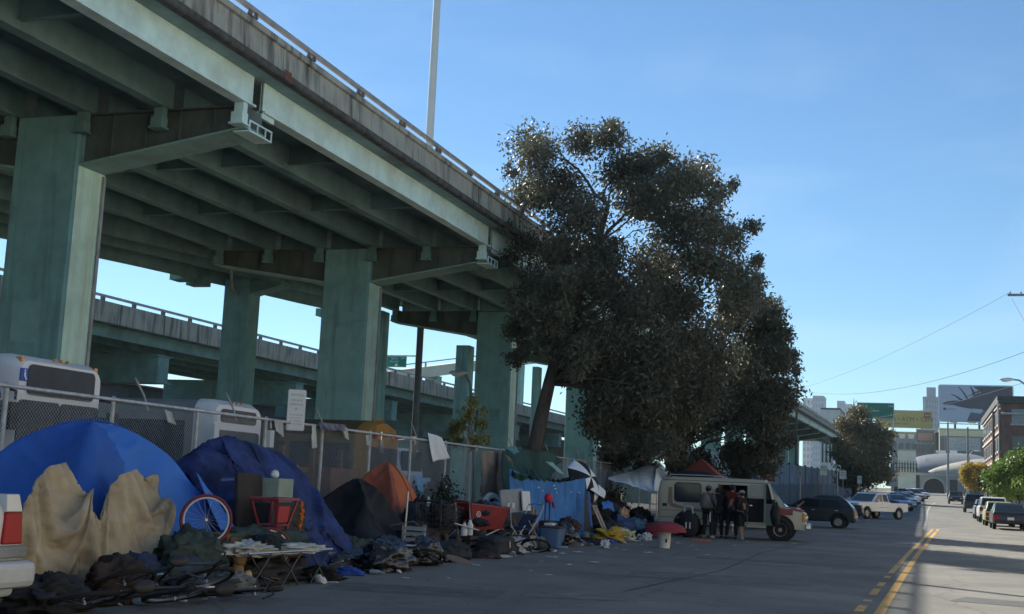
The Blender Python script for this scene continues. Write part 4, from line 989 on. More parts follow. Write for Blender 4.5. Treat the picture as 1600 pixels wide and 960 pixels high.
# dark board, pale box, red push cart
o = MB().box(-.03,.03,-.34,.34,0,1.02).build('leaning_board', darkb, None, loc=(-8.95,P(392,800,-8.95).y,.40), bevel=.01); o.rotation_euler=(0,-.08,0); tag(o,'dark upright panel leaning on the navy tarp left of the red cart','panel')
o = MB().box(-.2,.2,-.22,.22,0,.34).build('pale_carton', mat('pale_green_card',(.26,.33,.28),rough=.8,var=.12), None, loc=(-8.95,P(427,775,-8.95).y,1.02), bevel=.01); tag(o,'pale green carton perched behind the red cart','box')
o = MB().box(-.3,.3,-.55,.55,0,1.015).build('dark_crate', darkb, None, loc=(-8.98,P(424,775,-8.98).y,0), bevel=.02); tag(o,'dark storage crate under the pale green carton','crate')
RY_ = P(428,800,-8.45).y
rcart = thing('push_cart','red plastic push cart with flared sides in front of the navy tarp','cart',(-8.45,RY_,.28), .1)
m = MB()
for sx_ in (-1,1):
    for sy_ in (-1,1): m.tube([(sx_*.10,sy_*.14,.0),(sx_*.13,sy_*.20,.45),(sx_*.19,sy_*.36,.80)],.022,6)
for zz,w_,x_ in ((.12,.155,.107),(.28,.18,.12),(.45,.20,.13)):
    for sx_ in (-1,1): m.tube([(sx_*x_,-w_,zz),(sx_*x_,w_,zz)],.014,6)
    for sy_ in (-1,1): m.tube([(-x_,sy_*w_,zz),(x_,sy_*w_,zz)],.014,6)
m.build('frame', redp, rcart, smooth=60)
MB().tube([(-.20,-.38,.80),(.20,-.38,.80),(.20,.38,.80),(-.20,.38,.80),(-.20,-.38,.80)],.024,6).build('rim', redp, rcart)
MB().obox((.13,0,.60),(.02,.38,.22),(0,.12,0)).build('back_panel', mat('bright_red',(.40,.028,.03),rough=.45,var=.1), rcart)
MB().box(-.10,.10,-.15,.15,.02,.42).build('tray', mat('tray_grey',(.09,.05,.048),var=.25), rcart)
for s in (-1,1): bike_wheel_parts(rcart,(-.05,s*.22,-.14),.14,(0,1,0),rubber,steelp,8,.015)
o = lump('toy_ball','small white ball resting on the pale green carton','ball',whitep2,(-8.92,P(427,775,-8.95).y-.05,1.42),(.06,.06,.06),0,1,1,0,seg=14,rings=10)
pl = thing('potted_flower','orange flower spike in dark leaves right of the red wheel','plant',(-8.35,P(468,820,-8.35).y,0))
MB().lathe([(.0,0),(.12,0),(.16,.28),(.13,.28),(.12,.2),(0,.2)],seg=16).build('pot', darkb, pl, smooth=40)
m = MB()
for k in range(46):
    a = rnd.uniform(0,2*pi); r_=rnd.uniform(.05,.34); z_=rnd.uniform(.3,.85); c_=Vector((r_*cos(a)*.7,r_*sin(a),z_)); d_=Vector((cos(a),sin(a),rnd.uniform(-.2,.6))).normalized()*rnd.uniform(.12,.22); s_=d_.cross(Vector((0,0,1))).normalized()*.035
    m.add([c_-d_*.5,c_+s_,c_+d_*.5,c_-s_],[(0,1,2,3)])
m.build('leaf', mat('plant_leaf',(.035,.07,.03),var=.4,scale=8), pl)
m = MB()
for k in range(14): m.blob((rnd.uniform(-.02,.02),.03+rnd.uniform(-.03,.03),.72+.024*k),(.022,.03,.035),.4,4,8,6,k)
m.tube([(0,0,.2),(0,.04,.85)],.012,5); m.build('flower_spike', mat('flower_orange',(.42,.11,.02),var=.4,scale=12), pl, smooth=180)
# --- middle part
for k,(px,py,r,lab) in enumerate(((615,896,(.34,.62,.27),'glossy black bin bag slumped on the road in front of the black tent'),(672,886,(.30,.45,.27),'black bin bag tied and standing right of the slumped one'),(560,893,(.28,.55,.17),'flattened black bin bag left of the slumped one'),(888,856,(.34,.50,.33),'black bin bag between the steel canister and the yellow bag'))):
    q = WG(px,py); lump('bin_bag',lab,'bin bag',bagblk,(q.x-.25,q.y+.3,r[2]*.75),r,.22,2.2,50+k,.35,'black bin bags along the camp')
for k,(px,py,X,ry,lab) in enumerate(((572,864,-8.5,.32,'bright blue tarp scrap lying left of the bin bags'),(603,856,-8.6,.36,'bright blue tarp scrap under the tent pole'),(545,898,-8.0,.10,'tiny blue scrap on the road edge'),(950,860,-8.1,.42,'dark blue plastic sheet under the yellow bag'))):
    q = P(px,py,X); lump('tarp_scrap',lab,'tarp scrap',fabric('scrap_blue',(.035,.10,.42)),(q.x,q.y,max(.05,q.z)),(.2,ry,.07),.4,3,60+k,.3)
tp = MB().tube([(0,0,0),(.02,.03,1.22)],.02,8).build('tarp_pole', steelp, None, smooth=60, loc=P(630,858,-8.9)); tp.location.z=0; tag(tp,'thin grey pole standing in front of the orange tent doorway','pole')
def shopping_cart(label, loc, rotz, basket, wire, logo=False):
    t = thing('shopping_cart', label, 'shopping cart', loc, rotz, 'shopping carts')
    # basket: flared, open top (local +X is the front)
    A = [(-.42,-.24,.50),(.36,-.19,.50),(.36,.19,.50),(-.42,.24,.50)]; B = [(-.50,-.30,1.0),(.48,-.25,.93),(.48,.25,.93),(-.50,.30,1.0)]
    mb = MB(); A_=[Vector(a_) for a_ in A]; B_=[Vector(b_) for b_ in B]
    if basket:
        for i in range(4):
            j=(i+1)%4; mb.add([A_[i],A_[j],B_[j],B_[i]],[(0,1,2,3)])
        mb.add(A_,[(0,1,2,3)]); mb.build('basket', basket, t, solid=.02)
        MB().tube(B_+[B_[0]],.022,6).build('basket_rim', mat('rim_red',(.30,.04,.04),rough=.45), t)
    else:
        for i in range(4):
            j=(i+1)%4
            for k in range(9): mb.tube([A_[i].lerp(A_[j],k/8),B_[i].lerp(B_[j],k/8)],.006,4,cap=False)
            for k in range(6): mb.tube([A_[i].lerp(B_[i],k/5),A_[j].lerp(B_[j],k/5)],.006,4,cap=False)
        for k in range(9): mb.tube([A_[0].lerp(A_[1],k/8),A_[3].lerp(A_[2],k/8)],.006,4,cap=False)
        mb.build('basket', wire, t)
    m = MB()
    for s in (-1,1): m.tube([(-.52,s*.27,1.02),(-.46,s*.25,.52),(-.42,s*.25,.22),(.42,s*.22,.16)],.016,6); m.tube([(.30,s*.19,.50),(-.40,s*.25,.24)],.014,6)
    m.build('frame', wire, t, smooth=60)
    MB().tube([(-.56,-.30,1.04),(-.58,0,1.05),(-.56,.30,1.04)],.02,8).build('handle', redp if basket else blackp, t, smooth=60)
    for (x_,y_) in ((-.40,-.25),(-.40,.25),(.40,-.21),(.40,.21)): MB().lathe([(.01,-.016),(.06,-.016),(.065,0),(.06,.016),(.01,.016)],(x_,y_,.066),'y',14).tube([(x_,y_,.066),(x_,y_,.2)],.012,5).build('castor', blackp, t, smooth=40)
    if logo:
        MB().lathe([(.0,.0),(.06,.0),(.06,.006),(0,.006)],(0,0,0),'y',20).build('emblem', mat('emblem_pale',(.65,.5,.45),rough=.5), t, loc=(-.30,-.297,.80))
        MB().lathe([(.02,-.004),(.038,-.004),(.038,-.001),(.02,-.001)],(0,0,0),'y',20).build('emblem_ring', redp, t, loc=(-.30,-.299,.80))
    return t
c2 = shopping_cart('black wire shopping cart behind the thin grey pole', (-9.0,23.2,0), 1.45, None, dsteel)
c1 = shopping_cart('shopping cart with a red plastic basket and a pale round emblem', (-8.75,25.0,0), 1.42-.5, redp, steelp, True)
lump('cart_load','dark clothes piled in the black wire shopping cart','clothes',blackf,(-9.0,23.2,.80),(.22,.36,.25),.3,3,70,.2)
lump('cart_load','dark load heaped in the red shopping cart','clothes',fabric('load_blue',(.02,.035,.05),var=.5,scale=4),(-8.75,25.0,.88),(.2,.34,.18),.3,3,71,.2)
bk = thing('milk_crate','black milk crate on the ground in front of the black shopping cart','crate',(-8.5,23.4,0))
m = MB()
for zz in (.0,.12,.24,.34): m.box(-.2,-.18,-.35,.35,zz,zz+.06).box(.18,.2,-.35,.35,zz,zz+.06).box(-.18,.18,-.35,-.33,zz,zz+.06).box(-.18,.18,.33,.35,zz,zz+.06)
m.box(-.18,.18,-.33,.33,0,.02)
m.build('crate_shell', blackp, bk)
for k,(dy,lab) in enumerate(((-.18,'white bottle with a narrow neck, left one on the milk crate'),(.14,'tall white bottle, right one on the milk crate'))):
    bo = thing('bottle', lab, 'bottle', (-8.5,23.4+dy,.405), 0, 'white bottles on the crate')
    MB().lathe([(0,0),(.06,0),(.065,.02),(.065,.15+.05*k),(.03,.22+.05*k),(.025,.25+.05*k),(0,.25+.05*k)],seg=16).build('bottle_body', whitep2, bo, smooth=50)
    MB().lathe([(0,.252+.05*k),(.028,.252+.05*k),(.028,.285+.05*k),(0,.285+.05*k)],seg=12).build('cap', bluep if k else redp, bo)
o = MB().lathe([(0,0),(.15,0),(.16,.5),(.0,.5)],seg=20).build('dark_drum', darkb, None, smooth=40, loc=(-8.55,24.2,0)); tag(o,'small dark drum beside the milk crate','drum')
for k,(px,py,X,r,m_,lab) in enumerate(((758,806,-8.9,(.35,1.05,.26),fabric('duffel_dark',(.014,.018,.03),var=.4),'long dark duffel bag lying across the folding chair'),(700,870,-8.3,(.32,.62,.19),blackf,'black duffel bag lying on the road left of the black holdall'))):
    q = P(px,py,X); lump('duffel_bag',lab,'bag',m_,(X,q.y,max(r[2]*.8,q.z)),r,.16,1.8,80+k,.3,boxy=.7)
hb = thing('holdall','big black holdall with a white tag in front of the folding chair','bag',(-8.15,24.1,0))
_h = lump('body','x','x',blackf,(0,0,.20),(.28,.74,.21),.10,1.6,3,.25,boxy=.55); _h.parent = hb
for k_ in ('label','category'): del _h[k_]
MB().tube([(.16,-.25,.36),(.24,-.15,.46),(.24,.15,.46),(.16,.25,.36)],.018,6).build('handle', blackp, hb, smooth=60); MB().obox((.30,.05,.24),(.012,.035,.12),(.2,0,0)).build('tag', paper, hb)
ch = thing('folding_chair','folding camp chair frame of crossed steel tubes between the carts and the blue tarp','chair',(-8.7,26.6,0), 1.3)
for s in (-1,1):
    MB().tube([(-.30,s*.26,.02),(.28,s*.26,.55)],.014,8).build('leg', steelp, ch, smooth=60); MB().tube([(.30,s*.26,.02),(-.28,s*.26,.55)],.014,8).build('leg', steelp, ch, smooth=60)
    MB().tube([(-.28,s*.26,.50),(-.36,s*.26,.95)],.014,8).build('back_post', steelp, ch, smooth=60)
MB().grid(lambda u,v: Vector((-.27+.54*u,-.25+.5*v,.53-.06*sin(pi*u)*sin(pi*v))),8,8).build('seat', navyb, ch, smooth=180, solid=.01)
MB().grid(lambda u,v: Vector((-.30-.07*u-.03*sin(pi*v),-.25+.5*v,.62+.33*u)),8,8).build('backrest', navyb, ch, smooth=180, solid=.01)
bar = MB().tube([P(710,818,-8.5),P(748,829,-8.3)],.016,6).build('steel_bar', steelp, None, smooth=60); tag(bar,'thin steel bar sticking out over the red shopping cart','bar')
lump('white_sheet','pale crumpled sheet tucked under the folding chair','sheet',greyf,(-8.45,26.3,.16),(.26,.62,.14),.4,3,85,.35)
lump('teal_cloth','teal cloth on the ground between the folding chair and the white bag','cloth',tealc,(-8.5,28.1,.14),(.22,.42,.12),.4,3,86,.3)
wb = curtain('white_bag', bagwht, [P(803,843,-8.6),P(815,838,-8.6),P(830,842,-8.6)],[P(797,876,-8.0),P(815,882,-7.95),P(841,876,-8.05)],None,3,.12,belly=.12,nu=40,nv=30,seed=21,wr=.07,origin=(-8.3,26.8,0)); tag(wb,'white plastic sack slumped on the road in front of the dark board','bag')
o = MB().box(-.02,.02,-.85,.85,-.27,.27).build('display_board', greyb, None, loc=P(800,783,-9.15)); o.rotation_euler=(.03,-.1,0); tag(o,'grey panel board standing in front of the blue tarp','panel')
o = MB().box(-.015,.015,-.30,.30,-.23,.23).build('poster_board', whitep2, None, loc=P(822,783,-9.05)); o.rotation_euler=(0,-.1,0); tag(o,'white card fixed to the right end of the grey panel','panel')
o = MB().box(-.02,.02,-.45,.45,0,.85).build('leaning_board', mat('slate_board',(.05,.06,.065),var=.2), None, loc=(-9.1,29.8,.0), bevel=.008); o.rotation_euler=(0,-.12,0); tag(o,'slate dark board leaning in front of the blue tarp below the white card','panel')
o = MB().obox((0,0,.36),(.03,.10,.72),(.12,0,0)).obox((.02,.16,.36),(.03,.06,.66),(-.1,0,0)).build('wooden_stick', mat('pale_timber',(.28,.22,.15),var=.2,stretch=(1,1,8)), None, loc=(-8.75,28.6,.2)); tag(o,'pale timber pieces standing right of the folding chair','timber')
mug = thing('paper_cups','white cups standing on the long dark duffel bag','cups',(-8.85,P(790,790,-8.9).y,P(790,790,-8.9).z-.06))
for k,(x_,y_) in enumerate(((0,0),(.05,.2),(-.03,.42))): MB().lathe([(0,0),(.04,0),(.05,.12),(.045,.12),(.036,.01)],(x_,y_,0),seg=12).build('cup', whitep2, mug, smooth=40)
# tote, suitcase with cap, canister, bags
q = WG(858,862); to = thing('storage_tote','blue plastic storage tote on the road in front of the blue tarp','tote',(-8.35,28.9,0), .08)
MB().loft([[(a_,b_,.0) for a_,b_ in rrect(.42,.74,.06)],[(a_,b_,.46) for a_,b_ in rrect(.50,.84,.06)]]).build('tub', bluep, to, smooth=40)
MB().loft([[(a_,b_,.463) for a_,b_ in rrect(.54,.88,.06)],[(a_,b_,.50) for a_,b_ in rrect(.54,.88,.06)]]).build('lid', mat('lid_dark',(.05,.03,.03),var=.2), to, smooth=40)
o = MB().lathe([(0,0),(.15,0),(.16,.02),(.15,.06),(.15,.4),(.16,.43),(.14,.46),(0,.46)],seg=22).build('steel_canister', mat('canister_steel',(.20,.21,.21),rough=.3,metal=.5,var=.2), None, smooth=40, loc=(-8.2,29.75,0)); tag(o,'grey steel canister between the blue tote and the bin bag','canister')
su = thing('suitcase','dark suitcase with a raised pull handle behind the blue tote','suitcase',(-8.85,30.1,0))
MB().box(-.14,.14,-.26,.26,.04,.60).build('shell', mat('suitcase_maroon',(.05,.018,.018),var=.2), su, bevel=.04)
MB().tube([(0,-.19,.60),(0,-.19,1.22),(0,.19,1.22),(0,.19,.60)],.014,6).build('handle', blackp, su, smooth=60)
for s in (-.22,.22): MB().lathe([(.01,-.015),(.04,-.015),(.04,.015),(.01,.015)],(.0,s,.04),'y',12).build('wheel', blackp, su)
cap = thing('baseball_hat','bright red cap hung on the suitcase handle','cap',(-8.82,30.05,1.12))
MB().blob((0,0,.03),(.10,.15,.12),.08,2,18,12,2).build('crown', mat('cap_red',(.55,.02,.05),rough=.7,var=.1), cap, smooth=180); MB().grid(lambda u,v: Vector((.05+.05*u,.1+.16*v,-.05-.14*v-.03*(2*u-1)**2)),6,6).build('peak', MATS['cap_red'], cap, smooth=180, solid=.01)
o = MB().box(-.1,.1,-.30,.30,0,.05).build('white_lid', whitep2, None, loc=(-8.55,29.5,.51)); tag(o,'long white lid lying on the blue tote','lid')  # a loose lid
lump('dark_clothes','maroon and black clothes piled behind the bin bag by the blue tarp','clothes',fabric('cloth_maroon',(.035,.014,.014),var=.5,scale=4),(-8.75,31.6,.35),(.3,.6,.30),.35,2.6,90,.3)
lump('yellow_bag','crumpled yellow bag spilling open on the road','bag',yellowb,(-8.2,34.0,.17),(.34,.80,.20),.45,2.4,91,.8)
lump('torn_packaging','torn pale yellow packaging right of the yellow bag','packaging',fabric('pack_cream',(.50,.50,.32),var=.2),(-8.1,35.4,.13),(.25,.45,.18),.6,2.8,92,.9)
cru = thing('crutches','pair of thin metal crutches leaning on the olive canvas','crutches',(-8.85,34.9,0))
for k in range(2):
    MB().tube([(.35,.2+.3*k,0),(0,-.3+.3*k,.95)],.012,6).tube([(.30,.32+.3*k,.1),(0,-.18+.3*k,.95)],.012,6).obox((0,-.24+.3*k,.96),(.05,.18,.03)).build('crutch', steelp, cru, smooth=60)
bb_ = curtain('blue_blanket', fabric('blanket_blue',(.06,.19,.48),var=.2), [P(940,785,-9.2),P(950,782,-9.2),P(957,786,-9.1)],[P(942,796,-9.0),P(950,794,-8.95),P(959,800,-8.9)],None,2,.06,nu=24,nv=14,seed=23,wr=.04,origin=P(948,790,-9.1)); tag(bb_,'light blue blanket thrown over the pile right of the olive canvas','blanket')
lump('sack_pile','dark sacks heaped under the light blue blanket','sacks',fabric('sack_dark',(.02,.022,.026),var=.5,scale=3),(-9.5,38.6,.5),(.5,1.4,.55),.3,2,93,.25)
lump('blue_sack','navy sack with the pale rag on top, right of the olive canvas','sack',fabric('sack_blue',(.025,.05,.13),var=.4),(-8.8,38.0,.30),(.35,.8,.36),.3,2.4,94,.3)
lump('teal_sack','teal blue sack between the navy sack and the striped chair','sack',fabric('sack_teal',(.04,.11,.18),var=.4),(-8.7,39.6,.28),(.3,.7,.3),.35,2.4,95,.3)
lump('rag','pale brown rag on top of the navy sack','rag',fabric('rag_tan',(.36,.24,.16),var=.3),(-8.8,38.3,.72),(.14,.32,.16),.4,3,96,.3)
lump('dark_heap','brown black heap of bedding under the white canopy','bedding',fabric('bedding_dark',(.03,.024,.024),var=.5,scale=3),(-10.2,41.5,.5),(.7,2.2,.6),.3,2,97,.2)
for k,(px,py,r,lab) in enumerate(((972,836,.18,'white plastic bag right of the navy sack'),(985,845,.15,'pale plastic bag at the foot of the striped chair'),(1020,846,.14,'white crumpled paper left of the white bucket'),(958,858,.10,'white paper scrap right of the torn packaging'))):
    q = WG(px,py); lump('plastic_scrap',lab,'litter',bagwht,(q.x-.2,q.y,.1),(r,r*1.5,r),.5,3,100+k,.4)
lump('red_bag','dark red bag on the ground left of the white bucket','bag',fabric('bag_red',(.16,.02,.03),var=.3),(-8.0,38.9,.2),(.25,.55,.24),.25,2.4,110,.25)
lc = thing('lawn_chair','toppled lawn chair with grey green striped webbing near the white bucket','chair',(-8.45,40.4,.12), 1.35)
lc.rotation_euler = (.25,.62,1.45)
for s in (-1,1): MB().tube([(-.5,s*.27,.0),(.45,s*.27,.12),(.75,s*.27,.5)],.014,6).build('side_rail', steelp, lc, smooth=60)
m = MB()
for k in range(7): m.box(-.5+.15*k,-.41+.15*k,-.27,.27,.02+.018*k,.03+.018*k)
m.build('webbing', greyf, lc); MB().grid(lambda u,v: Vector((-.5+.95*u,-.26+.52*v,.012+.115*u)),4,4).build('seat', fabric('webbing_green',(.09,.12,.09)), lc, solid=.004)
for s in (-1,1): MB().tube([(-.4,s*.25,0),(-.1,s*.25,.4)],.012,6).build('leg', steelp, lc)
# bucket and red domed cover
q = WG(1038,857); bu = thing('bucket','white plastic bucket with a dark print standing on the open road','bucket',(q.x,q.y,0))
MB().lathe([(0,0),(.135,0),(.165,.38),(.175,.38),(.175,.41),(.155,.41),(.13,.02)],seg=26).build('pail', mat('pail_white',(.66,.68,.66),rough=.4,var=.06), bu, smooth=40)
MB().tube([(0.0,.17,.36),(.17,.12,.24),(.21,0,.20),(.17,-.12,.24),(0.0,-.17,.36)],.005,5).build('bail_handle', steelp, bu, smooth=60)
MB().obox((.07,-.142,.2),(.05,.006,.10),(.08,0,.45)).build('print', blackp, bu)
ca = lump('red_cushion','faded red domed cushion resting on top of the white bucket','cushion',fabric('cushion_red',(.24,.035,.045),var=.15),(q.x,q.y,.47),(.52,.48,.20),.06,1.5,111,0)
ca.data.transform(Matrix.Diagonal((1,1,1,1)))
for v in ca.data.vertices:
    if v.co.z < -.05: v.co.z = -.05-.02*(v.co.x**2+v.co.y**2)
q = WG(1095,846); o = MB().obox((0,0,.03),(.62,.09,.06)).build('orange_plank', mat('orange_paint',(.50,.12,.05),var=.2), None, loc=(q.x,q.y,0), rotz=.2, bevel=.008); tag(o,'short orange plank lying on the road in front of the van','plank')
# suitcase/wheel clutter by the van's rear wheel
tr = thing('trolley_bag','black trolley bag with a loop handle standing by the van rear wheel','bag',(-7.25,41.0,0))
MB().blob((0,0,.42),(.32,.20,.46),.08,1.6,24,16,4,flat=.02).build('body', blackf, tr, smooth=180)
MB().tube([(-.14,-.05,.78),(-.12,-.05,.98),(.0,-.05,1.02),(.12,-.05,.98),(.14,-.05,.78)],.028,8).build('handle', greyf, tr, smooth=60); MB().box(-.06,-.02,-.24,-.19,.3,.5).box(.06,.10,-.24,-.19,.3,.5).build('reflector', paper, tr)
# clothes on the fence
cl = [(((428,655),(442,657)),((430,672),(441,684)),greyf,'grey shirt hanging from the fence above the navy tarp'),
      (((487,664),(493,665)),((488,702),(494,700)),palec,'pale sock hanging on the fence left of the school bus number'),
      (((498,660),(540,664)),((500,672),(538,674)),fabric('rag_mixed',(.16,.16,.20),var=.6,scale=6),'mixed rags bunched along the fence top rail in front of the school bus'),
      (((533,664),(542,668)),((540,684),(547,688)),palec,'white sleeve hanging down from the bunched rags'),
      (((571,680),(576,680)),((572,696),(577,697)),greyf,'small grey cloth hanging below the school bus front'),
      (((668,676),(690,684)),((676,722),(703,716)),whitef,'white shirt hung on the fence right of the dark lamp post'),
      (((648,744),(660,746)),((652,766),(662,772)),fabric('cloth_skyblue',(.16,.34,.56)),'sky blue cloth hanging on the fence right of the orange tent'),
      (((257,640),(268,644)),((262,660),(274,664)),greyf,'grey rag knotted on the fence post above the bright blue tent')]
for k,(a_,b_,m_,lab) in enumerate(cl):
    o = curtain('hung_cloth', m_, [P(x,y,-11.93) for x,y in a_],[P(x,y,-11.88) for x,y in b_],None,2,.05,nu=18,nv=14,seed=120+k,wr=.05,origin=P(*a_[0],-11.93)); tag(o,lab,'cloth')
# signs on the fence line
def lot_sign(label, loc, w_, h_, lines, m_=whitep2, post=None, rot=0.35):
    t = thing('parking_sign', label, 'sign', loc, 0); t.rotation_euler.z = rot
    MB().prism(rrect(w_,h_,.03),0,.006,'y').build('plate', m_, t)
    MB().prism(rrect(w_*.93,h_*.95,.025),-.0015,-.0005,'y').build('face', mat('sign_face',(.72,.74,.70),rough=.5,var=.05), t)
    for (s,sz,z,mm) in lines: text_mesh(s, sz, 'lettering', mm, t, (0,-.004,z), FACE_NY, .001)
    if post: MB().tube([(0,.03,post),(0,.03,h_/2)],.025,8).build('post', galv, t)
    return t
blk = mat('ink_black',(.03,.03,.03)); ink = mat('ink_faded',(.30,.32,.30)); inkr = mat('ink_red',(.45,.05,.05)); inkg = mat('ink_green',(.03,.16,.10))
q = P(463,641,-11.9)
lot_sign('white wordy parking notice on the fence above the navy tarp', q, .36, .82, [('NOTICE',.07,.30,ink),('PRIVATE',.06,.19,ink),('PARKING',.06,.11,ink),('P',.09,.01,ink),('UNAUTHORIZED',.035,-.10,ink),('VEHICLES WILL',.035,-.16,ink),('BE TOWED AT',.035,-.22,ink),('OWNER EXPENSE',.035,-.28,ink)], rot=.6)
q = P(1000,718,-11.7)
s2 = lot_sign('no stopping street sign rising left of the white canopy', q, .62, .66, [('NO',.16,.19,blk),('STOPPING',.11,.05,blk),('TOW-AWAY',.10,-.09,blk),('ANYTIME',.09,-.21,blk)], post=-2.5, rot=.25)
MB().box(-.31,.31,.0,.006,-.55,-.34).build('lower_plate', inkg, s2)
# loose litter across the road edge
lp = None; LR = random.Random(5)
pts_ = [(540,897),(556,884),(597,893),(655,876),(706,877),(742,885),(845,878),(862,872),(880,866),(905,864),(935,864),(965,857),(978,860),(1000,852),(1058,850),(1080,853),(1140,850),(1150,853),(1165,847),(1105,868),(1086,860),(930,880),(890,884),(830,893),(700,905),(630,905),(520,912),(480,902),(395,925),(330,935),(860,900),(1010,865),(1240,850),(1250,846)]
for k,(px,py) in enumerate(pts_):
    q = WG(px+LR.uniform(-3,3),py)
    if lp is None:
        lp = MB().grid(lambda u,v: Vector(((u-.5)*.14,(v-.5)*.2,.012+.03*abs(noise.noise(Vector((u*4,v*4,3)))))),6,6).build('paper_scrap', paper, None, smooth=180, solid=.003); o = lp
    else: o = lp.copy(); COL.objects.link(o)
    o.location = (q.x,q.y,q.z+.006); o.rotation_euler = (0,0,LR.uniform(0,6)); sc_ = LR.uniform(.4,1.1); o.scale = (sc_,sc_*LR.uniform(.6,1.3),sc_)
    tag(o,'small white paper scrap lying on the asphalt beside the camp','litter','paper scraps on the asphalt')

# ------------------------------------------------------------------ more of the dark band of belongings along the road edge
dk1=fabric('cloth_charcoal',(.022,.024,.028),var=.5,scale=4); dk2=fabric('cloth_browndark',(.045,.032,.025),var=.4,scale=4); gy1=fabric('cloth_midgrey',(.14,.15,.15),var=.3,scale=4); gn1=fabric('cloth_moss',(.05,.065,.045),var=.4,scale=4); bl1=fabric('cloth_inkblue',(.025,.04,.085),var=.4,scale=4)
lump('clothes_mound','black mound of clothes hiding the lower half of the orange tent','clothes',dk1,(-9.75,24.1,.30),(.5,1.25,.62),.3,2.2,201,.6)
lump('clothes_mound','brown black mound between the black tent and the milk crate','clothes',dk2,(-9.1,22.2,.22),(.45,.8,.38),.3,2.4,202,.6)
lump('clothes_mound','dark mound behind the folding chair below the pale arched tent','clothes',dk1,(-9.3,27.2,.28),(.4,1.1,.42),.3,2.4,203,.6)
lump('clothes_mound','charcoal mound under the camp cot','clothes',dk1,(-8.2,CY,.10),(.35,.95,.20),.3,2.6,204,.6)
lump('clothes_mound','dark mound left of the cot against the white rimmed red wheel','clothes',dk2,(-8.5,14.5,.18),(.35,.55,.30),.3,2.6,205,.6)
lump('clothes_mound','moss green mound between the navy tarp corner and the black tent','clothes',gn1,(-9.0,19.2,.15),(.35,.75,.26),.3,2.6,206,.6)
lump('clothes_mound','ink blue sleeping bag bunched in front of the black tent','sleeping bag',bl1,(-8.9,20.6,.15),(.32,.9,.24),.3,2.4,207,.6)
lump('clothes_mound','black mound at the foot of the red shopping cart','clothes',dk1,(-8.45,25.2,.14),(.32,.6,.24),.3,2.6,208,.6)
lump('clothes_mound','mid grey blanket bunched beside the suitcase','blanket',gy1,(-8.7,30.9,.12),(.25,.4,.2),.35,2.6,209,.7)
lump('clothes_mound','dark mound filling the foot of the olive canvas','clothes',dk1,(-8.75,36.4,.2),(.35,.8,.34),.3,2.4,210,.6)
lump('clothes_mound','black mound in the shade below the white canopy beside the van','clothes',dk1,(-9.3,43.2,.3),(.4,1.2,.5),.3,2.2,211,.6)
R9 = random.Random(21); proto = {}
def scatter(kind, label, cat, group, mk, n, x0, x1, y0, y1, smin=.7, smax=1.3, tilt=.3):
    o0 = None
    for k in range(n):
        if o0 is None: o = o0 = mk()
        else: o = o0.copy(); COL.objects.link(o)
        t_ = R9.random(); y = y0+(y1-y0)*(k+R9.random())/n; xx = R9.uniform(x0, x1)
        o.location = (xx, y, .01); o.rotation_euler = (R9.uniform(-tilt,tilt), R9.uniform(-tilt,tilt), R9.uniform(0,6.3)); sc_ = R9.uniform(smin, smax); o.scale = (sc_, sc_*R9.uniform(.7,1.3), sc_*R9.uniform(.7,1.2)); tag(o, label, cat, group)
def mk_rag(m_, seed, r=(.22,.30,.10)):
    def f():
        o = lump('rag_heap','x','x',m_,(0,0,.05),r,.4,3,seed,.8,seg=30,rings=18); return o
    return f
scatter('rag','crumpled black rag lying among the camp clutter','rag','crumpled black rags',mk_rag(dk1,301),22,-9.0,-7.95,10.5,40)
scatter('rag','crumpled grey rag lying among the camp clutter','rag','crumpled grey rags',mk_rag(gy1,302,(.14,.2,.07)),20,-8.8,-7.8,11,40)
scatter('rag','crumpled brown rag lying among the camp clutter','rag','crumpled brown rags',mk_rag(dk2,303),12,-9.0,-8.0,11,40)
scatter('rag','small dark blue rag lying among the camp clutter','rag','small dark blue rags',mk_rag(bl1,304,(.16,.22,.08)),14,-8.9,-7.8,12,40)
def mk_stick():
    return MB().tube([(-.45,0,.05),(0,.02,.09),(.45,0,.06)],.012,6).build('metal_rod',steelp,None,smooth=60)
scatter('rod','thin metal rod lying in the camp clutter','rod','thin metal rods',mk_stick,16,-9.0,-7.9,11,39,.6,1.2,.5)
def mk_card():
    return MB().grid(lambda u,v: Vector(((u-.5)*.5,(v-.5)*.7,.03+.05*sin(2.2*u+1.3*v))),6,6).build('cardboard_flap',cardb,None,smooth=180,solid=.008)
scatter('card','flattened brown cardboard piece in the camp clutter','cardboard','flattened cardboard pieces',mk_card,12,-8.9,-7.9,11,40,.5,1.0,.5)
def mk_scrap():
    return MB().blob((0,0,.04),(.07,.09,.05),.5,3,14,10,5,flat=.0,crease=.4).build('white_scrap',paper,None,smooth=180)
scatter('scrap','small crumpled white scrap in the camp clutter','litter','small white scraps',mk_scrap,34,-8.9,-7.6,10.5,41,.5,1.2,.4)
def mk_shoe():
    return MB().blob((0,0,.045),(.13,.05,.05),.1,2,14,10,3,flat=0).blob((-.07,0,.09),(.05,.045,.05),.1,2,12,8,4).build('old_shoe',blackp,None,smooth=180)
scatter('shoe','old black shoe lying at the road edge of the camp','shoe','old black shoes',mk_shoe,12,-8.3,-7.7,11.5,38,.8,1.1,.2)

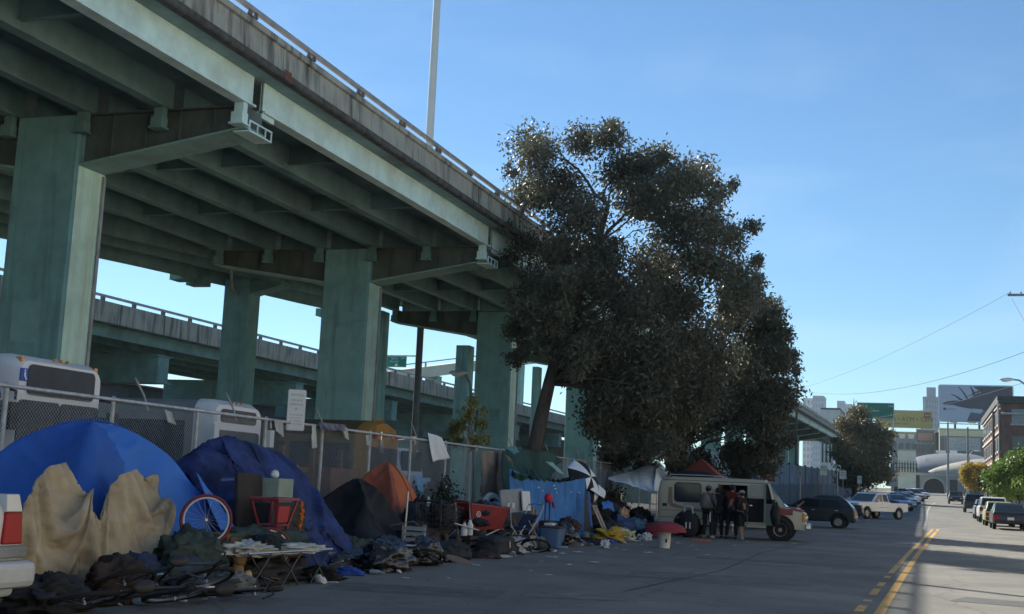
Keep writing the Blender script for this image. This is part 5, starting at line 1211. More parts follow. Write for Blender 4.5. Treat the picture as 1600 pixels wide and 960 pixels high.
lump('blanket_fold','dark green blanket folded in front of the full red-rimmed wheel','blanket',blanketg,(-8.26,13.15,.36),(.28,.58,.34),.3,2.2,401,.6)
def mk_bottle():
    return MB().lathe([(0,0),(.035,0),(.038,.02),(.038,.15),(.014,.20),(.014,.24),(0,.24)],axis='x',seg=12).build('plastic_bottle',mat('bottle_plastic',(.30,.36,.38),rough=.2,var=.1,spec=.6),None,smooth=50)
o_n = len(bpy.data.objects)
scatter('bottle','empty plastic bottle lying on its side in the camp clutter','bottle','empty plastic bottles',lambda: mk_bottle(),14,-8.8,-7.7,11,41,.9,1.3,.0)
for o in [o for o in bpy.data.objects if o.name.startswith('plastic_bottle')]: o.location.z = .045
def mk_box():
    m_ = MB().box(-.16,.16,-.22,.22,0,.2); m_.add([(-.16,-.22,.2),(-.16,.22,.2),(-.30,.22,.27),(-.30,-.22,.27)],[(0,1,2,3)]).add([(.16,-.22,.2),(.16,.22,.2),(.30,.22,.25),(.30,-.22,.25)],[(0,1,2,3)]); return m_.build('open_carton',cardb,None)
scatter('box','small open brown carton in the camp clutter','box','small open cartons',mk_box,9,-8.9,-8.2,11.5,39,.7,1.2,.1)
def mk_tub():
    return MB().lathe([(0,0),(.12,0),(.15,.26),(.16,.26),(.16,.28),(.14,.28),(.115,.02)],seg=18).build('plastic_tub',mat('tub_grey',(.25,.28,.30),rough=.4,var=.15),None,smooth=40)
scatter('tub','grey plastic tub standing in the camp clutter','tub','grey plastic tubs',mk_tub,6,-8.9,-8.3,14,39,.8,1.1,.1)
# upright odds and ends with recognisable outlines
cr2 = thing('milk_crate','stack of two pale grey crates between the black tent and the silver bicycle','crates',(-8.8,21.4,0), .3)
for z_ in (0,.33):
    m = MB()
    for zz in (.0,.10,.20): m.box(-.2,-.18,-.2,.2,z_+zz,z_+zz+.06).box(.18,.2,-.2,.2,z_+zz,z_+zz+.06).box(-.18,.18,-.2,-.18,z_+zz,z_+zz+.06).box(-.18,.18,.18,.2,z_+zz,z_+zz+.06)
    for x_ in (-.19,.19):
        for y_ in (-.19,.19): m.box(x_-.012,x_+.012,y_-.012,y_+.012,z_,z_+.30)
    m.build('crate_shell', greyb, cr2)
st = thing('stool','small wooden stool upside down beside the milk crate','stool',(-8.5,22.6,.0), .5)
MB().lathe([(0,0),(.17,0),(.17,.03),(0,.03)],seg=20).build('seat', wood, st)
for k in range(4):
    a_ = pi/4+k*pi/2; MB().tube([(.11*cos(a_),.11*sin(a_),.03),(.17*cos(a_),.17*sin(a_),.45)],.016,6).build('leg', wood, st)
wc_ = thing('stroller','dark folded stroller with small wheels in front of the pale arched tent','stroller',(-8.6,27.5,0), 1.2)
MB().tube([(-.35,-.22,.12),(.25,-.22,.75),(.38,-.22,1.0)],.014,6).tube([(-.35,.22,.12),(.25,.22,.75),(.38,.22,1.0)],.014,6).tube([(.38,-.22,1.0),(.40,0,1.03),(.38,.22,1.0)],.014,6).tube([(.35,-.22,.12),(-.15,-.22,.65)],.014,6).tube([(.35,.22,.12),(-.15,.22,.65)],.014,6).build('frame', steelp, wc_, smooth=60)
MB().grid(lambda u,v: Vector((-.12+.34*u,-.2+.4*v,.42+.36*u-.08*sin(pi*v)*sin(pi*u))),8,8).build('seat', bl1, wc_, smooth=180, solid=.01)
for x_ in (-.35,.35):
    for y_ in (-.24,.24): MB().lathe([(.01,-.014),(.10,-.014),(.11,0),(.10,.014),(.01,.014)],(x_,y_,.11),'y',16).build('wheel', blackp, wc_, smooth=40)

q = P(800,783,-9.2); o = MB().box(-.22,.22,-.8,.8,0,q.z-.275).build('storage_crate', darkb, None, bevel=.02, loc=(-9.22,q.y,0)); tag(o,'long dark storage crate carrying the grey panel board','crate')
lump('clothes_mound','charcoal jacket heaped beside the two black bicycles, nearest the white car','clothes',dk1,(-8.0, 10.3, 0.14),(0.3, 0.5, 0.22),.3,2.6,501,.7)
lump('clothes_mound','brown coat thrown over the middle of the black bicycles','clothes',dk2,(-8.05, 11.5, 0.2),(0.28, 0.45, 0.26),.3,2.6,502,.7)
lump('clothes_mound','ink blue bedding roll between the black bicycles and the tan tarp foot','clothes',bl1,(-8.35, 12.2, 0.18),(0.25, 0.7, 0.26),.3,2.6,503,.7)
lump('clothes_mound','grey sweater dropped at the right end of the black bicycles','clothes',gy1,(-7.8, 13.4, 0.1),(0.2, 0.32, 0.16),.3,2.6,504,.7)
bicycle('dark bicycle slumped over the pile in front of the tan tarp', (-7.95,11.9,.10), radians(70), 1.12, dsteel, rubber)
# ------------------------------------------------------------------ vehicles (local +X is forward)
def paint(name, col, rough=.32, coat=.5): return mat(name, col, rough=rough, var=.08, scale=.8, coat=coat)
carglass = glass('car_glass', (.015,.022,.028), rough=.06, spec=.35)
plate_m = mat('number_plate', (.6,.62,.6), rough=.5, var=.05)
def arc_pts(cx, cz, r, a0, a1, n=10): return [(cx+r*cos(radians(a0+(a1-a0)*k/n)), cz+r*sin(radians(a0+(a1-a0)*k/n))) for k in range(n+1)]
def side_poly(top, xr, xf, rw, zb, x0, x1):
    """closed side outline: sill line with wheel arches, then the given top line (front to rear)"""
    P = [(x0, zb+.08)]
    for cx in (xr, xf):
        P += [p for p in arc_pts(cx, rw, rw+.07, 180, 0, 12) if p[1] > zb] if True else []
        
    P += [(x1, zb+.08)] + top
    # insert the sill points beside each arch
    return P
def car(name, label, cat, loc, rotz, col, L, W, top, roof, wins, xr, xf, rw=.32, zb=.22, group=None, belt=None, lights=True, tail=None, tip=.17, extras=None, rackc=None, rear_glass=True, lowdetail=False):
    """top: hood/belt outline front->rear; roof: (x_rear_base, x_rear_top, x_front_top, x_front_base, z_belt, z_roof); wins: side windows (x0,x1 at belt; x0,x1 at roof)"""
    t = thing(name, label, cat, loc, rotz, group)
    P = side_poly(top, xr, xf, rw, zb, -L/2, L/2)
    body = MB().prism(P, -W/2, W/2, 'y').build('body', col, t, smooth=35, bevel=.06, seg=3)
    xa, xb, xc, xd, zl, zr = roof
    hb, ht = W/2-.05, W/2-tip
    ring = lambda z, x0, x1, h: [(x0,-h,z),(x1,-h,z),(x1,h,z),(x0,h,z)]
    MB().loft([ring(zl-.02,xa,xd,hb), ring(zr-.05,xb-.02,xc+.02,ht), ring(zr,xb+.10,xc-.12,ht-.08)]).build('cabin', col, t, smooth=30, bevel=.03)
    def yat(z): return hb+(ht-hb)*(z-zl)/(zr-.05-zl)
    z0, z1 = zl+.04, zr-.10
    for s in (-1, 1):
        for (a0, a1, b0, b1) in wins:
            q = [(a0,z0),(a1,z0),(b1,z1),(b0,z1)]
            v = [Vector((x, s*(yat(z)+.004), z)) for x, z in q]; v2 = [p+Vector((0,s*.008,0)) for p in v]
            MB().loft([v, v2]).build('side_window', carglass, t)
    def lerpx(z, a_, b_): return a_+(b_-a_)*(z-zl)/(zr-.05-zl)
    for (nm, a_, b_, sg) in (('windscreen', xd, xc, 1), ('rear_window', xa, xb, -1)):
        if nm == 'rear_window' and not rear_glass: continue
        v = []
        for (z, k) in ((z0, .90), (z1, .88)):
            for s in ((-1, 1) if z == z0 else (1, -1)): v.append(Vector((lerpx(z,a_,b_)+sg*.012, s*yat(z)*k, z)))
        v2 = [p+Vector((sg*.012,0,.006)) for p in v]
        MB().loft([v, v2]).build(nm, carglass, t)
    for x_ in (xr, xf):
        for s in (-1, 1):
            MB().lathe([(.01,-.03),(rw+.055,-.03),(rw+.055,.004),(.01,.004)] if s>0 else [(.01,.03),(rw+.055,.03),(rw+.055,-.004),(.01,-.004)], (x_,s*(W/2-.06),rw), 'y', 24).build('wheel_arch', interior, t)
            wheel(t, (x_, s*(W/2-.10), rw), rw, .20)
    zf = top[0][1]
    for s in (-1, 1):
        MB().obox((L/2-.03, s*(W/2-.28), zf-.10), (.08,.36,.13)).build('headlight', clearl, t, bevel=.02)
        zt_ = top[-1][1] if tail is None else tail
        MB().obox((-L/2+.02, s*(W/2-.16), zt_-.12), (.06,.24,.22)).build('tail_light', redl, t, bevel=.02)
        MB().obox((xd-.45, s*(W/2+.10), zl+.08), (.10,.20,.13)).build('mirror', col if not lowdetail else blackp, t, bevel=.03)
    MB().obox((L/2-.005,0,zf-.11),(.03,W*.42,.12)).build('grille', blackp, t)
    MB().obox((L/2-.01,0,.42),(.12,W*.96,.16)).build('bumper', blackp if lowdetail else col, t, bevel=.03)
    MB().obox((-L/2+.01,0,.44),(.12,W*.96,.18)).build('bumper', blackp if lowdetail else col, t, bevel=.03)
    MB().obox((-L/2-.052,0,.62 if tail else .60),(.012,.34,.15)).build('number_plate', plate_m, t)
    MB().obox((L/2+.053,0,.42),(.012,.32,.13)).build('number_plate', plate_m, t)
    if not lowdetail:
        for s in (-1,1):
            for (a0,a1,b0,b1) in wins[:2]:
                MB().obox(((a0*.75+a1*.25), s*(W/2+.008), zl-.10),(.16,.025,.035)).build('door_handle', chrome, t)
                MB().obox((a0-.04, s*(W/2+.001), (zl+zb)/2+.03),(.012,.006,zl-zb-.22)).build('door_gap', blackp, t)
    return t
HATCH = dict(L=4.05, W=1.70, top=[(2.02,.72),(1.85,.84),(1.05,.96),(-1.95,.98),(-2.02,.80)], roof=(-1.95,-1.55,.30,1.05,.96,1.47), wins=[(-.42,.72,-.42,.24),(-1.42,-.50,-1.25,-.50)], xr=-1.28, xf=1.28, rw=.31)
SEDAN = dict(L=4.6, W=1.78, top=[(2.3,.70),(2.1,.82),(1.0,.94),(-1.6,.97),(-2.2,.96),(-2.3,.78)], roof=(-1.75,-1.05,.25,1.05,.94,1.44), wins=[(-.38,.70,-.38,.20),(-1.35,-.46,-.98,-.46)], xr=-1.42, xf=1.42, rw=.32)
SUV = dict(L=4.6, W=1.85, top=[(2.3,.86),(2.1,1.0),(1.1,1.08),(-2.2,1.10),(-2.3,.95)], roof=(-2.2,-1.95,.35,1.12,1.08,1.70), wins=[(-.30,.78,-.30,.30),(-1.25,-.38,-1.22,-.38),(-2.0,-1.33,-1.80,-1.30)], xr=-1.40, xf=1.42, rw=.36, zb=.28)
MINIV = dict(L=4.9, W=1.92, top=[(2.45,.80),(2.25,.92),(1.45,1.08),(-2.35,1.06),(-2.45,.92)], roof=(-2.40,-2.2,.55,1.45,1.06,1.75), wins=[(.10,1.05,.10,.50),(-1.1,.02,-1.1,.02),(-2.2,-1.18,-2.05,-1.18)], xr=-1.50, xf=1.50, rw=.34)
blackpaint = paint('car_black', (.012,.014,.020)); whitepaint = paint('car_white', (.66,.68,.68)); silver = paint('car_silver', (.34,.36,.38)); bluep_ = paint('car_bluegrey', (.16,.20,.28)); greenw = paint('car_darkgreen', (.02,.035,.03)); yelloww = paint('car_yellowgreen', (.42,.44,.20))
def ground_at(X, Y): return (X, Y, zt(Y))
h1 = WG(1282,829)
hb_ = car('hatchback','dark hatchback parked nose to the fence, just right of the old van','car',ground_at(-5.0,61.5),pi-.02,blackpaint,**HATCH); hb_.scale = (1.0,1.0,.94)
car('parked_car','black car mostly hidden behind the van hood, left of the dark hatchback','car',ground_at(-7.2,54.5),pi-.03,blackpaint,**SEDAN)
# pickup pulling out
pu = thing('pickup_truck','white extended-cab pickup truck pulling out across the street','pickup truck',ground_at(-3.25,86.5),radians(-90-33))
PW=1.95
P_ = [(-2.75,.55)]+[p for p in arc_pts(-1.75,.38,.46,180,0,12) if p[1]>.45]+[p for p in arc_pts(1.75,.38,.46,180,0,12) if p[1]>.45]+[(2.72,.50),(2.75,.62),(2.72,.98),(2.55,1.08),(1.15,1.16),(-.75,1.18),(-.76,1.12),(-2.75,1.12)]
MB().prism(P_,-PW/2,PW/2,'y').build('body',whitepaint,pu,smooth=35,bevel=.05)
MB().loft([[(-.72,-.92,1.15),(1.15,-.92,1.15),(1.15,.92,1.15),(-.72,.92,1.15)],[(-.66,-.78,1.72),(.42,-.78,1.72),(.42,.78,1.72),(-.66,.78,1.72)],[(-.55,-.68,1.78),(.28,-.68,1.78),(.28,.68,1.78),(-.55,.68,1.78)]]).build('cabin',whitepaint,pu,smooth=30,bevel=.03)
for s in (-1,1):
    for q in ([(.02,1.2),(.92,1.2),(.36,1.66),(.02,1.66)],[(-.60,1.2),(-.08,1.2),(-.08,1.66),(-.54,1.66)]):
        v=[Vector((x,s*(.92-.14*(z-1.15)/.57+.004),z)) for x,z in q]; MB().loft([v,[p+Vector((0,s*.01,0)) for p in v]]).build('side_window',carglass,pu)
    MB().obox((.85,s*1.10,1.25),(.12,.24,.2)).build('mirror',whitepaint,pu,bevel=.03)
    MB().obox((2.72,s*.74,.90),(.08,.36,.22)).build('headlight',clearl,pu,bevel=.03)
    MB().obox((-2.75,s*.88,.92),(.05,.14,.34)).build('tail_light',redl,pu)
    for x_ in (-1.75,1.75):
        MB().lathe([(.01,-.02),(.45,-.02),(.45,.02),(.01,.02)],(x_,s*.90,.38),'y',24).build('wheel_arch',interior,pu); wheel(pu,(x_,s*.86,.38),.38,.24)
v=[Vector(p) for p in ((1.10,-.80,1.20),(1.10,.80,1.20),(.47,.70,1.68),(.47,-.70,1.68))]; MB().loft([v,[p+Vector((.015,0,.01)) for p in v]]).build('windscreen',carglass,pu)
MB().box(-2.66,-.85,-.84,.84,1.125,1.135).build('bed_liner',blackp,pu)
MB().obox((2.745,0,.88),(.05,1.06,.26)).build('grille',blackp,pu,bevel=.02); MB().obox((2.80,0,.60),(.16,1.9,.18)).build('bumper',chrome,pu,bevel=.03); MB().obox((2.77,0,.42),(.1,1.7,.16)).build('air_dam',blackp,pu)
MB().obox((2.885,0,.60),(.012,.32,.14)).build('number_plate',plate_m,pu); pu.scale = (1,1,.95)
for s in (-1,1): MB().obox((-.0,s*.985,.80),(1.0,.008,.02)).build('door_line',blackp,pu)
# left-hand row beyond the pickup
row = [(1408,782,118,'SEDAN',bluep_,'blue grey sedan directly behind the pickup in the left-hand parked row'),(1418,776,142,'SEDAN',silver,'silver sedan, second car beyond the pickup'),(1424,773,163,'HATCH',whitepaint,'white hatchback third beyond the pickup in the left-hand parked row'),(1431,769,190,'MINIV',silver,'grey minivan fourth beyond the pickup in the left-hand parked row'),(1440,767,226,'SUV',whitepaint,'small white car at the far end of the left-hand parked row')]
for (px,py,Y,kind,col,lab) in row:
    p = WY(px,780,Y); car('parked_car',lab,'car',ground_at(p.x-.6,Y),radians(-58) ,col,group='cars parked along the left kerb',lowdetail=True,**globals()[kind])
car('parked_car','black car just left of the pickup, half hidden behind the dark hatchback','car',ground_at(-5.6,76),pi,blackpaint,lowdetail=True,**SEDAN)
# right-hand kerb
rrow = [(4.5,75.5,'SEDAN',paint('car_charcoal',(.02,.022,.026)),'charcoal car nearest on the right kerb, seen from behind'),(4.4,83,'HATCH',yelloww,'yellow green small car just ahead of the charcoal car'),(4.5,92.5,'SUV',whitepaint,'white sport utility car parked ahead of the yellow green car'),(4.5,101,'SEDAN',bluep_,'blue grey car in front of the white sport utility car'),(4.5,124,'SUV',greenw,'dark green car parked under the yellow tree')]
for (X,Y,kind,col,lab) in rrow: car('parked_car',lab,'car',ground_at(X,Y),pi/2,col,group='cars parked along the right kerb',lowdetail=True,**globals()[kind])
car('oncoming_car','dark car with pale roof coming towards the camera far down the street','car',ground_at(4.1,176),-pi/2,blackpaint,lowdetail=True,**SUV)
bxv = thing('box_truck','dark blue box truck far down the street near the arched doorway','truck',ground_at(9.6,270))
z_=0; MB().box(-1.2,1.2,-3,1.4,.9,3.6).build('cargo_box',paint('truck_navy',(.02,.035,.08)),bxv,bevel=.05); MB().box(-1.1,1.1,1.45,3,.5,2.5).build('cab',paint('truck_navy',(.02,.035,.08)),bxv,bevel=.1)
for x_ in (-.9,.9):
    for y_ in (-2,2): wheel(bxv,(x_,y_,.45),.45,.25,'x')
# white car at the very left, tail to the street
lc_ = WX(47,915,-7.3)
wcar = thing('parked_car','white car at the left picture edge showing only its rear corner','car',(-9.45,7.97,0),pi)
M_ = MINIV
P_ = [(-2.25,.30)]+[p for p in arc_pts(-1.35,.34,.41,180,0,12) if p[1]>.24]+[p for p in arc_pts(1.45,.34,.41,180,0,12) if p[1]>.24]+[(2.3,.30),(2.3,.72),(2.1,.88),(1.3,1.02),(-2.2,1.08),(-2.27,1.0),(-2.27,.62)]
MB().prism(P_,-.88,.88,'y').build('body',whitepaint,wcar,smooth=35,bevel=.07,seg=3)
MB().loft([[(-1.45,-.80,1.04),(1.3,-.80,1.04),(1.3,.80,1.04),(-1.45,.80,1.04)],[(-.75,-.66,1.40),(.5,-.66,1.40),(.5,.66,1.40),(-.75,.66,1.40)],[(-.6,-.56,1.45),(.35,-.56,1.45),(.35,.56,1.45),(-.6,.56,1.45)]]).build('cabin',whitepaint,wcar,smooth=30,bevel=.04)
v=[Vector(p) for p in ((-1.40,.66,1.10),(-1.40,-.66,1.10),(-.82,-.56,1.38),(-.82,.56,1.38))]; MB().loft([v,[p+Vector((-.015,0,.01)) for p in v]]).build('rear_window',carglass,wcar)
for s in (-1,1):
    lamp = MB().loft([[(-2.30,s*.62,.74),(-2.30,s*.86,.74),(-2.02,s*.895,.74),(-2.02,s*.62,.74)],[(-2.29,s*.64,1.00),(-2.28,s*.85,1.00),(-2.02,s*.885,1.00),(-2.02,s*.64,1.00)]]).build('tail_light',redl,wcar,bevel=.015)
    MB().loft([[(-2.29,s*.64,1.003),(-2.28,s*.85,1.003),(-2.02,s*.885,1.003),(-2.02,s*.64,1.003)],[(-2.26,s*.66,1.15),(-2.25,s*.83,1.15),(-2.02,s*.86,1.15),(-2.02,s*.66,1.15)]]).build('reversing_lens',clearl,lamp,bevel=.01)
    for x_ in (-1.35,1.45): wheel(wcar,(x_,s*.78,.34),.34,.2)
MB().obox((-2.33,0,.50),(.22,1.82,.22)).build('bumper',mat('bumper_greywhite',(.50,.52,.52),rough=.4,var=.08),wcar,bevel=.06)
MB().obox((-2.31,0,.68),(.10,1.72,.10)).build('bumper_strip',mat('bumper_grey',(.22,.23,.23),rough=.5),wcar,bevel=.02)
MB().obox((-2.29,0,.85),(.012,.34,.16)).build('number_plate',plate_m,wcar)

# ------------------------------------------------------------------ the old conversion van, side on, doors open
vcream = paint('van_cream',(.47,.425,.31),rough=.5,coat=.1); vbrown = mat('van_brown_stripe',(.24,.18,.12),rough=.5,var=.15); vprimer = mat('van_red_primer',(.24,.06,.045),rough=.7,var=.2); vlight = paint('van_lit_door',(.62,.57,.42),rough=.5,coat=.1)  # vlight: body cream lightened, light on the open door put into the colour
van = thing('camper_van','old cream conversion van with brown stripes, red primer hood and open side doors','van',(-6.15,43.4,0),.06)
ZB=.40
def vsec(x, zt_, hw=.97, zb=ZB, r=.22):
    P=[(x,-hw,zb),( x,-hw,zt_*.55)]
    for k in range(7):
        a=pi/2*k/6; P.append((x,-hw+.06*k/6+r*(1-cos(a)), zt_-r+r*sin(a)))
    Q=[(p[0],-p[1],p[2]) for p in reversed(P)]
    return P+Q
rear=[vsec(-2.46,1.62,.90,.55),vsec(-2.42,1.80,.94,.45),vsec(-2.30,1.93,.97),vsec(-2.0,1.98),vsec(-.42,1.99)]
MB().loft(rear).build('body',vcream,van,smooth=45)
def csec(x, zt_):
    o=vsec(x,zt_); hw=.97
    top=o[3:-2] if False else o[2:-2]
    return top+[(x,hw,zt_*.55),(x,hw,ZB),(x,-hw,ZB),(x,-hw,ZB+.16),(x,hw-.06,ZB+.16),(x,hw-.06,zt_-.12),(x,-hw+.10,zt_-.10),(x,-hw+.03,zt_-.16)]
MB().loft([csec(-.417,1.99),csec(.52,1.99)]).build('door_frame',vcream,van,smooth=45)
MB().box(-.415,.515,-.60,-.58,ZB+.165,1.6).build('inner_curtain',interior,van)
MB().box(-.41,.51,.86,.905,ZB+.165,1.86).build('inner_wall',interior,van)
cab=[vsec(.523,1.99),vsec(1.10,1.98)]
MB().loft(cab).build('cab_roof_shell',vcream,van,smooth=45)
# nose: windscreen base, hood, grille
nose=[vsec(1.103,1.12,.97,ZB,.10),vsec(1.75,1.10,.96,ZB,.10),vsec(2.25,1.02,.94,ZB,.12),vsec(2.42,.94,.92,ZB,.14)]
MB().loft(nose).build('nose',vcream,van,smooth=45)
v=[Vector(p) for p in ((1.70,-.86,1.11),(1.70,.86,1.11),(1.12,.78,1.93),(1.12,-.78,1.93))]
MB().loft([v,[p+Vector((.02,0,.012)) for p in v]]).build('windscreen',mat('windscreen_sky',(.30,.48,.62),rough=.05,var=.05,coat=.8,spec=.8),van)  # the sky's reflection is put into the glass base colour
for s in (-1,1):
    q=[Vector((1.105,s*.93,1.11)),Vector((1.74,s*.95,1.11)),Vector((1.68,s*.95,1.13)),Vector((1.13,s*.86,1.94)),Vector((1.105,s*.86,1.94))]; MB().loft([q,[p-Vector((0,s*.05,0)) for p in q]]).build('screen_pillar',vcream,van)
MB().grid(lambda u,v_: Vector((1.55+.80*u,-.90+1.8*v_,1.125-.045*u-.05*u*u-.05*abs(2*v_-1)**6)),8,12).build('hood_primer',vprimer,van,smooth=60,solid=.012)
MB().loft([[(1.62,-.975,.86),(2.02,-.97,.86),(2.02,-.955,1.06),(1.55,-.975,1.08)],[(1.62,-.985,.86),(2.02,-.98,.86),(2.02,-.965,1.06),(1.55,-.985,1.08)]]).build('primer_patch',vprimer,van)
MB().obox((2.43,0,.78),(.04,1.5,.22)).build('grille',blackp,van); MB().obox((2.50,0,.50),(.16,1.96,.17)).build('bumper',chrome,van,bevel=.03)
for s in (-1,1):
    MB().lathe([(.0,.0),(.10,.0),(.10,.03),(.0,.05)],(2.42,s*.68,.78),'x',16).build('headlight',clearl,van)
    MB().obox((2.36,s*.92,.80),(.10,.05,.26)).build('marker_light',amberl,van,bevel=.01)
    MB().obox((-2.44,s*.80,.98),(.05,.10,.30)).build('tail_light',redl,van)
    MB().box(-2.43,-2.30,s*.78-.0,s*.78+.14,.98,.99) 
    for x_ in (-1.45,1.62):
        MB().lathe([(.01,-.03),(.46,-.03),(.46,.0),(.01,.0)] if s>0 else [(.01,.03),(.46,.03),(.46,.0),(.01,.0)],(x_,s*.978,.40),'y',28).build('wheel_arch',interior,van)
        wheel(van,(x_,s*.90,.37),.37,.24)
MB().obox((-2.52,0,.50),(.14,1.94,.16)).build('bumper',chrome,van,bevel=.03)
# side glass, stripes, trim on the near side
def on_side(name,pts,m,d0=.977,d1=.985,par=van,tumble=True):
    f=lambda z,d: -d
    a_=[(x,f(z,d0),z) for x,z in pts]; b_=[(x,f(z,d1),z) for x,z in pts]; return MB().loft([a_,b_]).build(name,m,par)
for k_,(xa_,xb_,za_,zb_) in enumerate(((-.437,-.422,.45,1.78),(.535,.548,.45,1.78),(-2.36,-.44,.84,.852))): on_side('panel_gap',[(xa_,za_),(xb_,za_),(xb_,zb_),(xa_,zb_)],blackp,.970,.978)
MB().tube([(-2.3,-.93,1.86),(1.08,-.93,1.86)],.018,6).build('drip_rail',vbrown,van)
for x_ in (-.30,.62): MB().obox((x_,-.985,1.12),(.16,.03,.035)).build('door_handle',chrome,van)
wn=on_side('side_window',rrect(.86,.60,.10,-1.45,1.46),carglass,.974,.990); on_side('window_frame',rrect(.92,.66,.12,-1.45,1.46),blackp,.972,.982,par=wn)
on_side('stripe',[(-2.1,1.62),(-1.98,1.62),(-1.95,1.08),(-1.6,.98),(-1.6,.90),(-2.0,.96),(-2.12,1.1)],vbrown,.974,.981)
on_side('stripe',[(-1.58,.985),(-.5,.83),(-.5,.76),(-1.58,.905)],vbrown,.974,.981)
on_side('stripe',[(-2.38,.60),(-.46,.60),(-.46,.63),(-2.38,.63)],vbrown,.974,.981)
on_side('fuel_flap',rrect(.16,.10,.02,-2.22,1.02),blackp,.974,.982)
# front door: window frame, dark lower panel, and the swung-open leaf
on_side('door_window',rrect(.46,.42,.05,.83,1.60),mat('door_window_pale',(.16,.18,.18),rough=.1,var=.2,coat=.5),.974,.985)
on_side('door_opening',[(.56,.58),(1.08,.58),(1.08,1.36),(.56,1.36)],interior,.974,.982)
MB().box(-.44,.54,-1.02,-.975,ZB+.02,ZB+.08).build('step_rail',chrome,van)
dr = MB().loft([[(1.12,-.99,.50),(1.16,-.99,.50),(1.16,-.99,1.20),(1.12,-.99,1.20)],[(1.42,-1.75,.50),(1.46,-1.75,.50),(1.46,-1.72,1.20),(1.42,-1.72,1.20)]]).build('open_door',vlight,van,bevel=.015)
fr_=MB()
for a_,b_ in (((1.14,-.97,1.20),(1.12,-.95,1.86)),((1.12,-.95,1.86),(1.25,-1.25,1.84)),((1.25,-1.25,1.84),(1.44,-1.72,1.20))): fr_.tube([a_,b_],.03,6)
fr_.build('window_frame',vlight,dr); MB().loft([[(1.13,-.98,1.2),(1.125,-.96,1.84),(1.25,-1.24,1.82),(1.43,-1.71,1.2)],[(1.145,-.98,1.2),(1.14,-.96,1.84),(1.265,-1.24,1.82),(1.445,-1.71,1.2)]]).build('door_glass',carglass,dr)
MB().obox((1.44,-1.86,1.25),(.10,.22,.20)).tube([(1.43,-1.7,1.2),(1.44,-1.8,1.25)],.015,6).build('mirror',blackp,dr)
jk = MB().blob((0,0,0),(.16,.20,.38),.25,2.4,20,14,7,crease=.2).build('hung_jacket',blackf,None,smooth=180,loc=(-4.55,41.7,.88)); tag(jk,'black jacket hanging from the mirror of the open van door','jacket')
# roof rack things
MB().tube([(-2.1,-.7,1.985),(-2.1,-.7,2.05),(-.3,-.7,2.05),(-.3,-.7,1.99)],.015,6).tube([(-2.1,.7,1.985),(-2.1,.7,2.05),(-.3,.7,2.05),(-.3,.7,1.99)],.015,6).build('roof_rail',steelp,van)
o = MB().blob((0,0,.08),(.75,.45,.13),.2,2,24,12,3,flat=0).build('roof_bundle',blackf,None,smooth=180,loc=(-7.55,43.4,2.0)); tag(o,'black bundle lying flat on the roof of the old van','bundle')
cloth_ = MB().obox((0,0,0),(.45,.05,.05),(0,-.75,0)).build('wiper_stick',mat('stick_rust',(.3,.15,.09),var=.3),None,loc=(-3.95,43.3,1.18)); tag(cloth_,'rusty stick poking up beyond the red primer hood','stick')

# ------------------------------------------------------------------ people by the van
skin_m = mat('skin_tone',(.30,.18,.125),rough=.6,var=.08,scale=8); hair_d = mat('hair_dark',(.016,.013,.012),rough=.7,var=.3,scale=30,bump=.4,bscale=60)
def skin_obj(name, joints, edges, radii, m, parent=None, sub=2, root=0):
    me = bpy.data.meshes.new(name); me.from_pydata([tuple(j) for j in joints], edges, []); me.update(); me.materials.append(m)
    o = bpy.data.objects.new(name, me); COL.objects.link(o)
    if parent: o.parent = parent
    s = o.modifiers.new('Skin','SKIN'); s.use_smooth_shade = True
    if not me.skin_vertices: 
        bpy.context.view_layer.objects.active = o; 
    for k,(r) in enumerate(radii):
        v = me.skin_vertices[0].data[k]; v.radius = r if isinstance(r,tuple) else (r,r); v.use_root = (k==root)
    q = o.modifiers.new('Sub','SUBSURF'); q.levels = sub; q.render_levels = sub
    return o
